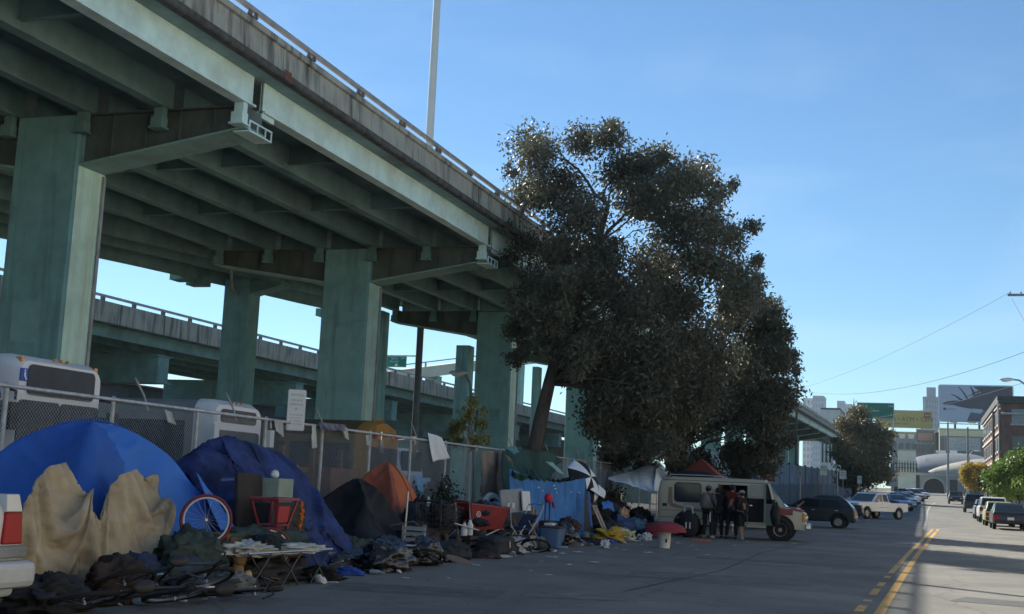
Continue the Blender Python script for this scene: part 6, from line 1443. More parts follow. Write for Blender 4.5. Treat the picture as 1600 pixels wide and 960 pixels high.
def person(label, loc, rotz, top_m, leg_m, H=1.75, arms='down', hair=True, backpack=None, hat=None, shorts=False, shoe=None, jacket_len=.84, lean=0.0, group=None, stripe=False, stance=0.0, step=0.0, sway=0.0):
    s = H/1.75
    J = {'pel':(0,0,.95),'sp1':(0.01,0,1.10),'ch':(.01+lean*.5,0,1.30),'nk':(lean,0,1.47),'hd':(.02+lean,0,1.56),'top':(.03+lean,0,1.64)}
    for sg,n in ((1,'l'),(-1,'r')):
        J['sh'+n]=(lean,.17*sg,1.41); 
        if arms=='down': J['el'+n]=(-.03+lean,.23*sg,1.13); J['wr'+n]=(.05+lean,.25*sg,.89)
        elif arms=='fwd': J['el'+n]=(.12+lean,.23*sg,1.18); J['wr'+n]=(.36+lean,.16*sg,1.22)
        else: J['el'+n]=(.02+lean,.25*sg,1.14); J['wr'+n]=(.22+lean,.14*sg,1.06)
        J['hip'+n]=(0,.095*sg,.90); J['kn'+n]=(.03-.03*sg,.11*sg,.50); J['an'+n]=(-.02-.05*sg,.115*sg,.085); J['to'+n]=(.13-.05*sg,.13*sg,.03)
    for sg,n in ((1,'l'),(-1,'r')):
        for q_,f_ in (('kn',.5),('an',1),('to',1)):
            v_=J[q_+n]; J[q_+n]=(v_[0]+sg*step*f_,v_[1]+sg*stance*f_,v_[2])
    for q_ in ('pel','hipl','hipr'):
        v_=J[q_]; J[q_]=(v_[0],v_[1]+sway,v_[2])
    names=list(J); idx={n:i for i,n in enumerate(names)}
    def mk(nm, ns, es, rad, m, parent, root):
        ii={n:i for i,n in enumerate(ns)}
        return skin_obj(nm,[Vector(J[n])*s for n in ns],[(ii[a],ii[b]) for a,b in es],[rad[n] if not isinstance(rad[n],tuple) else rad[n] for n in ns],m,parent,root=ii[root])
    rad={'pel':(.14,.10),'sp1':(.13,.095),'ch':(.125,.088),'nk':(.052,.052),'hd':(.085,.095),'top':(.062,.075)}
    for n in 'lr': rad.update({'sh'+n:.060,'el'+n:.044,'wr'+n:.030,'hip'+n:.082,'kn'+n:.056,'an'+n:.040,'to'+n:.034})
    edges=[('pel','sp1'),('sp1','ch'),('ch','nk'),('nk','hd'),('hd','top')]
    for n in 'lr': edges+=[('ch','sh'+n),('sh'+n,'el'+n),('el'+n,'wr'+n),('pel','hip'+n),('hip'+n,'kn'+n),('kn'+n,'an'+n),('an'+n,'to'+n)]
    body=mk('person',names,edges,{k:(v if isinstance(v,tuple) else (v,v)) for k,v in rad.items()},skin_m,None,'pel')
    body.location=loc; body.rotation_euler=(0,0,rotz); tag(body,label,'person',group)
    # hands: palm with five separate bent fingers
    for sg,n in ((1,'l'),(-1,'r')):
        w_=Vector(J['wr'+n]); e_=Vector(J['el'+n]); d=(w_-e_).normalized(); sd=Vector((0,1,0)).cross(d).normalized() if abs(d.y)<.9 else Vector((1,0,0)); sp=d.cross(sd).normalized()
        jo=[w_*s,(w_+d*.09)*s]; ed=[(0,1)]; ra=[(.026,.018),(.034,.016)]
        for k in range(4):
            off=sd*(k-1.5)*.020; ln=(.062,.074,.070,.052)[k]
            b0=len(jo); jo+=[(w_+d*.095+off)*s,(w_+d*(.095+ln*.55)+off+sp*sg*-.008)*s,(w_+d*(.095+ln)+off+sp*sg*-.026)*s]; ed+=[(1,b0),(b0,b0+1),(b0+1,b0+2)]; ra+=[(.0095,.0095),(.0085,.0085),(.007,.007)]
        b0=len(jo); jo+=[(w_+d*.035+sd*-.045)*s,(w_+d*.075+sd*-.062)*s]; ed+=[(0,b0),(b0,b0+1)]; ra+=[(.011,.011),(.008,.008)]
        skin_obj('hand',jo,ed,ra,skin_m,body,1)
    # face
    hx=.02+lean
    f=MB(); f.blob(((hx+.10)*s,0,1.565*s),(.016*s,.014*s,.026*s),.05,1,10,8); f.build('nose',skin_m,body,smooth=180)
    for sg in (-1,1):
        MB().blob(((hx+.085)*s,sg*.032*s,1.592*s),(.010,.014,.009),0,1,10,8).build('eye',hair_d,body,smooth=180)
        MB().blob(((hx-.0)*s,sg*.083*s,1.575*s),(.022,.012,.034),.05,1,10,8).build('ear',skin_m,body,smooth=180)
    MB().obox(((hx+.088)*s,0,1.522*s),(.008,.05,.010)).build('mouth',mat('lips',(.20,.08,.07),rough=.6),body)
    if hair: MB().blob(((hx-.025)*s,0,1.615*s),(.108*s,.098*s,.10*s),.10,3,20,14,3).build('hair',hair_d,body,smooth=180)
    if hat:
        MB().blob(((hx-.005)*s,0,1.655*s),(.112*s,.102*s,.085*s),.03,2,20,12,4,flat=1.625*s).build('cap',hat,body,smooth=180); MB().grid(lambda u,v:Vector(((hx+.09+.10*u)*s,(-.075+.15*v)*s,(1.635-.02*u-.03*(2*v-1)**2)*s)),6,6).build('cap_peak',hat,body,smooth=180,solid=.008)
    # jacket
    jr={'pel':(.165,.125),'sp1':(.160,.125),'ch':(.190,.145),'nk':(.085,.085)}
    for n in 'lr': jr.update({'sh'+n:(.098,.098),'el'+n:(.062,.062),'wr'+n:(.048,.048)})
    J2=dict(J); J2['pel']=(0,0,jacket_len+.04); keep=J['pel']; J['pel']=J2['pel']
    for n in 'lr':
        w0=Vector(J['wr'+n]); J['wr'+n+'_']=w0; J['wr'+n]=tuple(Vector(J['el'+n]).lerp(w0,.88))
    jk_=mk('jacket',['pel','sp1','ch','nk','shl','ell','wrl','shr','elr','wrr'],[('pel','sp1'),('sp1','ch'),('ch','nk'),('ch','shl'),('shl','ell'),('ell','wrl'),('ch','shr'),('shr','elr'),('elr','wrr')],jr,top_m,body,'pel')
    J['pel']=keep
    # trousers / shorts
    tr_={'pel':(.15,.112)}
    for n in 'lr': tr_.update({'hip'+n:(.098,.098),'kn'+n:(.076,.076),'an'+n:(.062,.062)})
    if shorts:
        for n in 'lr': J['an'+n+'_']=J['an'+n]; J['an'+n]=tuple(Vector(J['kn'+n]).lerp(Vector(J['an'+n]),.15))
    trs=mk('trousers',['pel','hipl','knl','anl','hipr','knr','anr'],[('pel','hipl'),('hipl','knl'),('knl','anl'),('pel','hipr'),('hipr','knr'),('knr','anr')],tr_,leg_m,body,'pel')
    if shorts:
        for n in 'lr': J['an'+n]=J['an'+n+'_']
    if stripe:
        a_,b_=Vector(J['hipr']),Vector(J['knr']); MB().obox(((a_+b_)/2+Vector((-.085,-.02,.0)))*s,(.012,.05,.32)).build('side_stripe',whitep2,trs)
    for n in 'lr':
        a_,t_=Vector(J['an'+n])*s,Vector(J['to'+n])*s
        MB().blob(((a_+t_)/2+Vector((0,0,-.012)),)[0],(.145,.055,.055),.05,2,16,10,2,flat=.004).build('shoe',shoe or blackp,body,smooth=180)
    if backpack:
        bp=MB().blob(((-.22+lean*.7)*s,0,1.22*s),(.13,.17,.26),.06,1.6,22,14,5).build('backpack',backpack,body,smooth=180)
        MB().blob(((-.34+lean*.7)*s,0,1.12*s),(.05,.12,.12),.05,1.6,16,10,6).build('pocket',backpack,bp,smooth=180)
        for sg in (-1,1): MB().tube([((-.12)*s,sg*.10*s,1.42*s),((.06)*s,sg*.12*s,1.44*s),((.13)*s,sg*.13*s,1.28*s),((-.08)*s,sg*.15*s,1.05*s)],.018,6).build('strap',backpack,bp)
    return body
jblack=fabric('jacket_black',(.016,.017,.019),var=.3); jgrey=fabric('jacket_grey',(.10,.105,.105),var=.25); jred=fabric('jacket_red',(.13,.018,.018),var=.2); pdark=fabric('trousers_dark',(.018,.019,.022),var=.3); bpgrey=fabric('backpack_grey',(.13,.135,.13),var=.2)
person('person in dark clothes with a grey backpack, back turned, standing at the van',(-6.72,41.6,0),radians(70),jgrey,pdark,1.74,'half',hat=fabric('cap_grey',(.10,.10,.10)),backpack=bpgrey,shoe=greyb,stripe=True,stance=.03,step=.05,sway=.03)
person('person in all black leaning into the open van door beside the backpack wearer',(-6.46,42.1,0),radians(105),jblack,pdark,1.70,'fwd',lean=.12,stance=.02,step=-.09)
person('person in a dark red jacket facing into the van through the open side door',(-6.0,42.0,0),radians(84),jred,pdark,1.82,'fwd',lean=.05,stance=.05,step=.10,sway=-.03)
person('person in black with bare shins and a pale cap, rightmost by the van',(-5.62,41.65,0),radians(150),jblack,pdark,1.62,'half',hat=fabric('cap_pale',(.30,.29,.27)),shorts=True,shoe=greyb,stance=.04,step=-.06,sway=.02)
# ------------------------------------------------------------------ trees: tapered trunks and limbs, crowns of leaf-sized faces in clumps
def leafmat(name, c1, c2, rough=.55):
    m = bpy.data.materials.new(name); m.use_nodes=True; nt=m.node_tree; N=nt.nodes; L=nt.links; p=N['Principled BSDF']
    at=N.new('ShaderNodeAttribute'); at.attribute_name='tint'; rp=N.new('ShaderNodeValToRGB')
    rp.color_ramp.elements[0].color=(*c1,1); rp.color_ramp.elements[1].color=(*c2,1)
    L.new(at.outputs['Fac'],rp.inputs['Fac']); L.new(rp.outputs['Color'],p.inputs['Base Color']); p.inputs['Roughness'].default_value=rough; p.inputs['Specular IOR Level'].default_value=.32
    tr=N.new('ShaderNodeBsdfTranslucent'); L.new(rp.outputs['Color'],tr.inputs['Color']); mx=N.new('ShaderNodeMixShader'); mx.inputs['Fac'].default_value=.22
    L.new(p.outputs[0],mx.inputs[1]); L.new(tr.outputs[0],mx.inputs[2]); L.new(mx.outputs[0],N['Material Output'].inputs['Surface'])
    return m
bark = mat('grey_bark',(.075,.062,.05),rough=.9,var=.4,scale=3,stretch=(1,1,.3),bump=.5,bscale=12)
def foliage(name, m, parent, clumps, n_leaf, size, seed=0, aspect=2.4, droop=.35, hollow=.35, tintvar=.35):
    """clumps: (x,y,z,rx,ry,rz); leaves scattered in each clump's outer volume"""
    rg=np.random.default_rng(seed); V=[];T=[]
    wts=np.array([c[3]*c[4]+c[4]*c[5]+c[3]*c[5] for c in clumps]); cnt=np.maximum(12,(n_leaf*wts/wts.sum()).astype(int))
    for c,n in zip(clumps,cnt):
        d=rg.normal(size=(n,3)); d/=np.linalg.norm(d,axis=1)[:,None]; r=(hollow+(1-hollow)*rg.random(n)**.55)*(1+.22*rg.normal(size=n))
        P_=np.array(c[:3])+d*r[:,None]*np.array(c[3:6])
        ax=d*.5+rg.normal(size=(n,3))*.8; ax[:,2]-=droop; ax/=np.linalg.norm(ax,axis=1)[:,None]
        q=rg.normal(size=(n,3)); s=np.cross(ax,q); s/=np.linalg.norm(s,axis=1)[:,None]
        L_=size*(.6+.8*rg.random(n)); W_=L_/aspect
        a=P_-ax*L_[:,None]*.5; b=P_+ax*L_[:,None]*.5; m1=P_+s*W_[:,None]*.5; m2=P_-s*W_[:,None]*.5
        V.append(np.stack([a,m1,b,m2],1)); base=rg.random()*.6
        T.append(np.clip(base+tintvar*rg.random(n),0,1))
    V=np.concatenate(V).reshape(-1,3); T=np.repeat(np.concatenate(T),1); nf=len(T)
    me=bpy.data.meshes.new(name); me.vertices.add(len(V)); me.vertices.foreach_set('co',V.astype(np.float32).ravel())
    me.loops.add(nf*4); me.loops.foreach_set('vertex_index',np.arange(nf*4,dtype=np.int32)); me.polygons.add(nf); me.polygons.foreach_set('loop_start',np.arange(0,nf*4,4,dtype=np.int32))
    me.update(calc_edges=True); at=me.attributes.new('tint','FLOAT','FACE'); at.data.foreach_set('value',T.astype(np.float32))
    me.materials.append(m); o=bpy.data.objects.new(name,me); COL.objects.link(o); o.parent=parent; return o
def limb_path(a, b, bend, n=7, seed=0):
    a,b=Vector(a),Vector(b); R=random.Random(seed); side=Vector((R.uniform(-1,1),R.uniform(-1,1),R.uniform(-.2,.6)))*bend
    return [a.lerp(b,k/n)+side*sin(pi*k/n)+Vector((R.uniform(-1,1),R.uniform(-1,1),R.uniform(-1,1)))*bend*.12*(0<k<n) for k in range(n+1)]
def tree(name,label,cat,loc,trunk_pts,r0,r1,clumps,leaf_m,n_leaf,size,seed=0,limbs=10,group=None,twigs=True,**kw):
    t=thing(name,label,cat,loc,0,group)
    nT=len(trunk_pts); tb=MB().tube(trunk_pts,[r0+(r1-r0)*(k/(nT-1))**.8 for k in range(nT)],12); R=random.Random(seed)
    tb.build('trunk',bark,t,smooth=180)
    lb=MB(); cl=sorted(clumps,key=lambda c:-c[3])
    for k,c in enumerate(cl[:limbs]):
        i=min(range(nT//3,nT),key=lambda q_: abs(trunk_pts[q_][2]-(c[2]-.55*sqrt((c[0]-trunk_pts[q_][0])**2+(c[1]-trunk_pts[q_][1])**2)-.6))); a=Vector(trunk_pts[i]); b=Vector(c[:3]); p=limb_path(a,b,(b-a).length*.20,7,seed*50+k); rr=r1*R.uniform(.45,.8)
        lb.tube(p,[rr*(1-.75*q/7) for q in range(8)],8)
        if twigs:
            for z in range(4):
                j=R.randrange(3,8); e=Vector(c[:3])+Vector((R.uniform(-1,1)*c[3],R.uniform(-1,1)*c[4],R.uniform(-.6,1)*c[5])); lb.tube(limb_path(p[j],e,.15,4,seed*99+k*7+z),[rr*.25,rr*.2,rr*.16,rr*.1,rr*.05],5)
    lb.build('limb',bark,t,smooth=180)
    foliage('crown',leaf_m,t,clumps,n_leaf,size,seed,**kw)
    return t
ficus=leafmat('leaf_dark',(.040,.046,.030),(.185,.18,.125),.52); ficus2=leafmat('leaf_darker',(.032,.040,.026),(.125,.13,.088),.55)
def clumps_from(pxs, Y, dy=2.6, seed=0, loc=(0,0,0), rs=1.0):
    """crown lobes surveyed as (x, y, radius in pixels); depth jittered about Y"""
    R=random.Random(seed); out=[]
    for (x,y,r) in pxs:
        for k in range(3 if r>38 else 2):
            yy=Y+R.uniform(-dy,dy); p=WY(x+R.uniform(-.35,.35)*r,y+R.uniform(-.35,.35)*r,yy); rad=r*yy/1990*rs*R.uniform(.62,.85)
            out.append((p.x-loc[0],p.y-loc[1],p.z-loc[2],rad,rad*1.05,rad*.85))
    return out
# 1. the big street tree in front of the freeway
L1=(WG(836,800).x*0-12.9,44.0,0)
lob=[(842,240,42),(830,300,40),(868,290,45),(915,225,38),(950,215,32),(970,260,45),(905,330,50),(1010,250,35),(1040,245,28),(1050,290,42),(1090,270,36),(1120,300,32),(1145,290,14),(1000,320,50),(950,390,50),(1060,350,48),(1110,350,42),(1145,370,34),(1170,350,18),(880,390,45),(1020,420,48),(1090,410,46),(1150,420,34),(1185,440,16),(940,450,48),(890,455,42),(1060,470,50),(1140,470,40),(1180,405,14),(1000,500,55),(930,520,50),(870,510,42),(840,430,36),(825,380,30),(812,520,26),(808,560,18),(960,570,52),(1030,560,52),(1100,540,52),(905,590,34),(940,630,46),(1010,630,54),(1080,620,52),(960,680,38),(1030,690,40),(930,665,28),(795,350,22),(800,400,20),(815,460,24),(800,270,16),(960,195,16),(1165,470,26)]
cl1=clumps_from(lob,46.5,2.2,3,L1,1.28)+clumps_from([(850,535,30),(872,500,36),(830,490,32),(905,545,34),(850,470,34),(882,450,36),(822,545,18),(1160,455,30),(895,590,24),(860,555,16)],43.2,.8,19,L1,1.25)
tp_=[Vector(WY(x,y,44+dy))-Vector(L1) for x,y,dy in ((832,760,0),(836,700,0),(846,650,.1),(858,600,.3),(868,560,.6),(890,500,1.2),(915,440,1.8),(935,380,2.2),(950,320,2.4))]
tree('street_tree','tallest dark-leaved tree, its bent trunk rising behind the blue tarp shelter','tree',L1,tp_,.34,.10,cl1,ficus,118000,.175,seed=5,limbs=40,hollow=.15)
# second and third crowns filling in to the right, over the van
L2_=(-11.2,58.0,zt(58))
lob2=[(1150,500,42),(1190,520,40),(1215,560,36),(1235,560,20),(1210,610,44),(1160,570,50),(1110,600,50),(1130,650,50),(1190,660,40),(1225,640,22),(1150,700,36),(1200,710,26),(1075,680,40),(1100,720,24),(1245,580,12),(1205,490,20),(1228,690,16),(1195,478,32),(1170,455,34),(1160,735,26),(1110,742,24),(1190,725,26),(1215,520,26)]
tree('street_tree','second dark-leaved tree whose crown hangs low behind the old van','tree',L2_,[(0,0,0),(.1,0,1.5),(-.1,.1,3),(.2,0,4.5),(.4,.2,6.2)],.28,.10,clumps_from(lob2,58,2.4,7,L2_,1.15),ficus2,62000,.19,seed=8,limbs=18,hollow=.15)
L3_=(-12.6,51.5,0)
lob3=[(960,600,42),(1000,650,46),(1040,610,44),(960,660,34),(1010,705,28),(1060,700,26),(1080,640,38),(1055,732,28),(965,715,28),(1010,738,22)]
tree('street_tree','third dark tree between the tallest tree and the low-hanging one','tree',L3_,[(0,0,0),(.05,.1,1.5),(.2,0,3.2),(.1,0,5.0)],.22,.09,clumps_from(lob3,52,2,9,L3_,1.15),ficus2,34000,.18,seed=11,limbs=9,hollow=.15)
# sapling by the fence
Ls=(-12.7,35.2,0); sap=leafmat('leaf_sapling',(.13,.13,.04),(.34,.31,.10))
lobs=[(742,628,14),(735,650,18),(750,660,16),(722,665,18),(705,672,14),(756,640,9),(742,690,20),(715,690,16),(760,690,12)]
tree('sapling','thin yellow green sapling by the fence in front of the green columns','tree',Ls,[(0,0,0),(.05,0,1.2),(-.05,.05,2.4),(.05,0,3.6)],.05,.02,clumps_from(lobs,35.2,.5,4,Ls,1.25),sap,1700,.12,seed=14,limbs=7,hollow=.0)
# shrubs inside the fence
shrubm=leafmat('leaf_shrub',(.025,.032,.022),(.07,.08,.045))
for k,(px,py,Y,r,lab) in enumerate(((690,730,31.5,30,'dark shrub inside the fence below the yellow green sapling'),(655,720,29.6,22,'dark shrub inside the fence right of the orange tent'),(950,715,44,24,'dark shrub behind the black and white umbrella'))):
    p=WY(px,py,Y); Lk=(p.x,p.y,0); c_=[(rnd.uniform(-.5,.5),rnd.uniform(-.9,.9),.5+rnd.uniform(-.1,.7),.45,.6,.45) for q in range(7)]
    tree('shrub',lab,'shrub',Lk,[(0,0,0),(0,.05,.4),(.05,0,.8)],.04,.02,c_,shrubm,2600,.12,seed=30+k,limbs=5,hollow=.1)
# mid-distance tree against the skyline
Lm=(-8.2,162,zt(162)); mm=leafmat('leaf_mid',(.05,.052,.028),(.29,.26,.13))
lobm=[(1320,665,16),(1340,650,15),(1328,690,22),(1352,668,20),(1370,680,18),(1345,705,26),(1372,712,22),(1385,700,12),(1318,715,18),(1350,740,22),(1376,740,16),(1325,745,18),(1390,680,8),(1308,690,8)]
tree('street_tree','bushy tree with sunlit top in front of the green highway sign','tree',Lm,[(0,0,0),(.1,0,1.5),(0,0,3),(.2,0,5)],.28,.12,clumps_from(lobm,162,2.6,6,Lm,1.45),mm,26000,.42,seed=17,limbs=10,hollow=.15)
# right-hand pavement trees
gr_=leafmat('leaf_green',(.07,.13,.025),(.26,.38,.09)); yl_=leafmat('leaf_yellow',(.28,.21,.03),(.62,.46,.06)); dk_=leafmat('leaf_deep',(.012,.024,.014),(.04,.06,.03))
def street_tree(label,px,py_top,py_bot,wpx,Y,lm,seed,n=9000,size=.3):
    p=WY(px,py_bot,Y); q=WY(px,py_top,Y); z0=zt(Y)+.13; Lq=(p.x,Y,z0); top=q.z-z0; bot=max(1.6,p.z-z0); rw_=wpx/2*Y/1960; R=random.Random(seed); c_=[]
    for k in range(16):
        a=R.uniform(0,2*pi); h_=R.random(); rr=rw_*(.35+.45*sin(pi*min(.95,h_*.9+.12))); c_.append((cos(a)*rr*R.uniform(.3,1),sin(a)*rr*R.uniform(.3,1),bot+(top-bot)*(h_*.82+.08),rw_*.42,rw_*.42,(top-bot)*.17))
    c_.append((0,0,bot+(top-bot)*.5,rw_*.6,rw_*.6,(top-bot)*.38))
    return tree('street_tree',label,'tree',Lq,[(0,0,-.1),(.05,0,bot*.5),(0,.05,bot),(.1,0,bot+(top-bot)*.4)],.13,.06,c_,lm,n,size,seed=seed,limbs=8,twigs=False)
street_tree('bright green tree at the right picture edge behind the charcoal car',1592,698,785,86,97,gr_,21,14000,.26)
street_tree('second bright green tree, between the utility pole and the right edge tree',1570,722,786,52,118,gr_,22,9000,.28)
street_tree('yellow-leaved tree beside the right-hand kerb',1523,724,772,48,176,yl_,23,10000,.36)
street_tree('dark green tree between the yellow tree and the utility pole',1543,738,775,24,158,dk_,24,5000,.3)
# ------------------------------------------------------------------ buildings, hoardings, signs, poles and wires down the street
def wallm(name, col, var=.1, **k): return mat(name, col, rough=.85, var=var, scale=.5, bump=.1, bscale=3, **k)
winm = glass('window_dark', (.03,.04,.05), rough=.15, spec=.5); framem = mat('window_frame_pale', (.45,.46,.45), var=.1)
def box_building(name, label, x0, x1, ytop, Y, depth, m, rows=0, cols=0, wm=None, zb=None, cat='building', group=None, wfrac=(.55,.55), roofm=None, side=True, frame=True):
    """front faces the camera side; x0,x1,ytop are survey pixels on the front at distance Y"""
    a, b = WY(x0, ytop, Y), WY(x1, ytop, Y); z0 = (zt(Y)-.5) if zb is None else zb; W_ = b.x-a.x; H_ = a.z-z0
    t = thing(name, label, cat, ((a.x+b.x)/2, Y, z0), 0, group)
    MB().box(-W_/2, W_/2, 0, depth, 0, H_).build('wall', m, t)
    MB().box(-W_/2-.15, W_/2+.15, -.15, depth+.15, H_+.003, H_+.45).build('roof', roofm or mat('parapet_cap', (.32,.32,.31), var=.1), t)
    if rows:
        cw, chh = W_/cols, (H_-1.0)/rows
        made = None
        for r in range(rows):
            for c in range(cols):
                if made is None:
                    o = MB().box(-cw*wfrac[0]/2, cw*wfrac[0]/2, -.06, -.004, -chh*wfrac[1]/2, chh*wfrac[1]/2).build('window', wm or winm, t); made = o.data
                else:
                    o = bpy.data.objects.new('window', made); COL.objects.link(o); o.parent = t
                o.location = (-W_/2+cw*(c+.5), 0, .5+chh*(r+.5))
    return t, W_, H_
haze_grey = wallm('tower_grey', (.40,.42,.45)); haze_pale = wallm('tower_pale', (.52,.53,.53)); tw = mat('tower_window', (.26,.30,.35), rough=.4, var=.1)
# skyline
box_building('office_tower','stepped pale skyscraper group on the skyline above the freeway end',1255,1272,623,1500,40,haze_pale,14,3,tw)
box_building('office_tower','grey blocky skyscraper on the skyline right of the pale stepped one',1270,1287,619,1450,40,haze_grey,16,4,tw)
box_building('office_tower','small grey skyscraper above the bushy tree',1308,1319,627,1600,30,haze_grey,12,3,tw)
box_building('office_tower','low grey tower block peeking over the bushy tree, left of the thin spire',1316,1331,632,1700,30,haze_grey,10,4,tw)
sp = thing('spire','thin pointed spire on the skyline left of the green highway sign','spire',(WY(1334,660,1700).x,1700,zt(1700)))
hs = WY(1334,622,1700).z-zt(1700); MB().box(-5,5,-5,5,0,hs*.72).prism([(-4,hs*.7),(4,hs*.7),(0,hs)],-4,4,'y').build('shaft',haze_pale,sp)
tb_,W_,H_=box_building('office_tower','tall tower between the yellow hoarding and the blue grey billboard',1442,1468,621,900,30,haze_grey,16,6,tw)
MB().box(-W_*.28,W_*.28,1,20,H_+.46,H_+7).build('penthouse',haze_grey,tb_); MB().box(-W_*.5,-W_*.36,-.4,10,0,H_+.4).build('corner_pier',haze_pale,tb_)
box_building('low_building','white building with a dark flat roof just beyond the freeway railing',1283,1312,640,330,20,wallm('white_wall',(.62,.62,.58)),1,5,None,roofm=mat('dark_fascia',(.10,.11,.13),var=.1),wfrac=(.5,.3))
# middle rows
box_building('low_building','grey roofed building with pale awnings under the yellow hoarding',1392,1434,676,520,25,wallm('bluegrey_wall',(.26,.29,.33)),2,4,None,wfrac=(.75,.35))
m_=thing('awning','row of scalloped white awnings below the yellow hoarding','awning',WY(1418,681,519))
for k in range(4): MB().prism([(-1.2,.0),(1.2,.0),(.9,-1.8),(-.9,-1.8)],-.2,.0,'y').build('canvas',whitep2,m_,loc=(-5.4+3.4*k,-.3,.6))
pb_,W_,H_=box_building('low_building','drab building with a peach coloured sign panel between the awnings and the dark tower',1432,1461,672,480,25,wallm('drab_wall',(.20,.20,.18)),2,4,winm,wfrac=(.6,.4),roofm=mat('cream_cap',(.55,.5,.4),var=.1))
MB().box(-W_*.42,W_*.42,-.25,-.08,H_-3.8,H_-1.1).build('peach_panel',mat('peach_panel',(.50,.30,.20),var=.15,stretch=(6,1,1)),pb_); text_mesh('MOVE & STORE',1.05,'lettering',whitep2,pb_,(0,-.12,H_-4.8),FACE_NY,.02)
MB().box(W_*.10-1.8,W_*.10+1.8,-.3,-.08,.6,1.9).build('orange_panel',mat('orange_panel',(.50,.25,.14),var=.1),pb_)
box_building('low_building','narrow dark building right of the peach sign panel',1461,1470,676,470,20,wallm('dark_wall',(.05,.055,.06)))
lb_,W_,H_=box_building('warehouse','long olive grey warehouse with a cream band below the blue grey billboard',1468,1556,671,450,30,wallm('olive_wall',(.22,.23,.19)),2,11,mat('olive_window',(.13,.14,.13),rough=.4,var=.3),wfrac=(.7,.55),roofm=mat('cream_band',(.55,.52,.34),var=.15))
MB().box(-W_/2+.2,W_/2-.2,-.3,-.07,H_-2.2,H_-.2).build('cream_band',MATS['cream_band'],lb_)
MB().box(-W_/2+2.5,-W_/2+13,-.35,-.08,H_-7.2,H_-2.6).build('poster',mat('mural_pale',(.40,.41,.38),var=.35,scale=2.5),lb_)
# arched hall across the end of the street
gy=wallm('hall_grey',(.22,.235,.24)); a=WY(1392,741,400); b=WY(1560,741,400); z0=zt(400)-.5
hall=thing('arched_hall','grey hall with a big dark arched doorway and vaulted roofs closing the street','building',((a.x+b.x)/2,400,z0))
W_=b.x-a.x; H_=a.z-z0; cx=WY(1459,760,400).x-(a.x+b.x)/2; rw_=(WY(1475,760,400).x-WY(1443,760,400).x)/2; zs=WY(1459,748,400).z-z0-rw_
arc_=[(cx-rw_*cos(pi*k/16),zs+rw_*sin(pi*k/16)) for k in range(17)]
outer=[(-W_/2,0),(cx-rw_,0)]+arc_+[(cx+rw_,0),(W_/2,0),(W_/2,H_),(-W_/2,H_)]
MB().prism(outer,0,1.2,'y').box(-W_/2,W_/2,8,30,0,H_-.1).build('wall',gy,hall)
MB().box(cx-rw_-.2,cx+rw_+.2,1.3,1.5,0,zs+rw_+.2).build('doorway',interior,hall)
ring_=[(cx-(rw_+.7)*cos(pi*k/16),zs+(rw_+.7)*sin(pi*k/16)) for k in range(17)]; MB().prism(ring_+arc_[::-1],-.15,-.004,'y').build('arch_surround',wallm('hall_trim',(.30,.31,.31)),hall)
MB().box(-W_/2-.3,W_/2+.3,-.3,1.3,H_+.004,H_+.7).build('cornice',MATS['hall_trim'],hall)
for (xa,xb,yt) in ((1415,1437,742),(1397,1406,748),(1484,1496,750)):
    p=WY(xa,yt,400); q=WY(xb,yt,400); MB().box(p.x-hall.location.x,q.x-hall.location.x,-.12,-.004,0,p.z-z0).build('door',interior,hall)
def vault(nm,x0,x1,yc,ye,yb0,yb1,m,zf,ex_=.8):
    A_=[];B_=[];C_=[]
    for k in range(25):
        t=k/24; x=x0+(x1-x0)*t; y=ye+(yc-ye)*sin(pi*t)**ex_; p=WY(x,y,400+yb1); X_=p.x-hall.location.x; A_.append((X_*400/(400+yb1),yb0,zf)); B_.append((X_,yb1,p.z-z0)); C_.append((X_,yb1+14,p.z-z0))
    mb=MB().loft([A_,B_,C_],cap=False,closed=False); return mb.build(nm,m,hall,smooth=60,solid=.3)
vault('vault_roof',1451,1655,717,737,1.6,13,wallm('vault_cream',(.30,.29,.245)),H_+.9)
vault('barrel_roof',1420,1552,709,735,16,40,wallm('roof_greyblue',(.13,.15,.175)),H_+1.2,.22)
for (px,py,w_) in ((1450,722,1.6),(1440,735,2.2),(1470,709,3.0),(1490,709,2.2)):
    p=WY(px,py,425); MB().box(-w_/2,w_/2,0,.6,-.4,.4).build('roof_vent',whitep2,hall,loc=(p.x-hall.location.x,25,p.z-z0+.6))
# sunlit cream shed with dark pickets in front
box_building('cream_building','bright cream building front catching light above the left-hand parked row',1403,1431,704,390,3,wallm('cream_lit',(.72,.68,.52)))
pk=thing('picket_fence','dark spiky pickets standing before the bright cream building','fence',WY(1414,738,388))
hp=WY(1414,720,388).z-pk.location.z
m=MB()
for k in range(9):
    x=-3.2+.8*k; m.prism([(x-.16,0),(x+.16,0),(x+.16,hp-.8),(x,hp+.2*(k%3)),(x-.16,hp-.8)],-.05,.05,'y')
m.box(-3.6,3.6,.06,.1,hp*.35,hp*.4).box(-3.6,3.6,.06,.1,hp*.7,hp*.74); m.build('picket',blackp,pk)
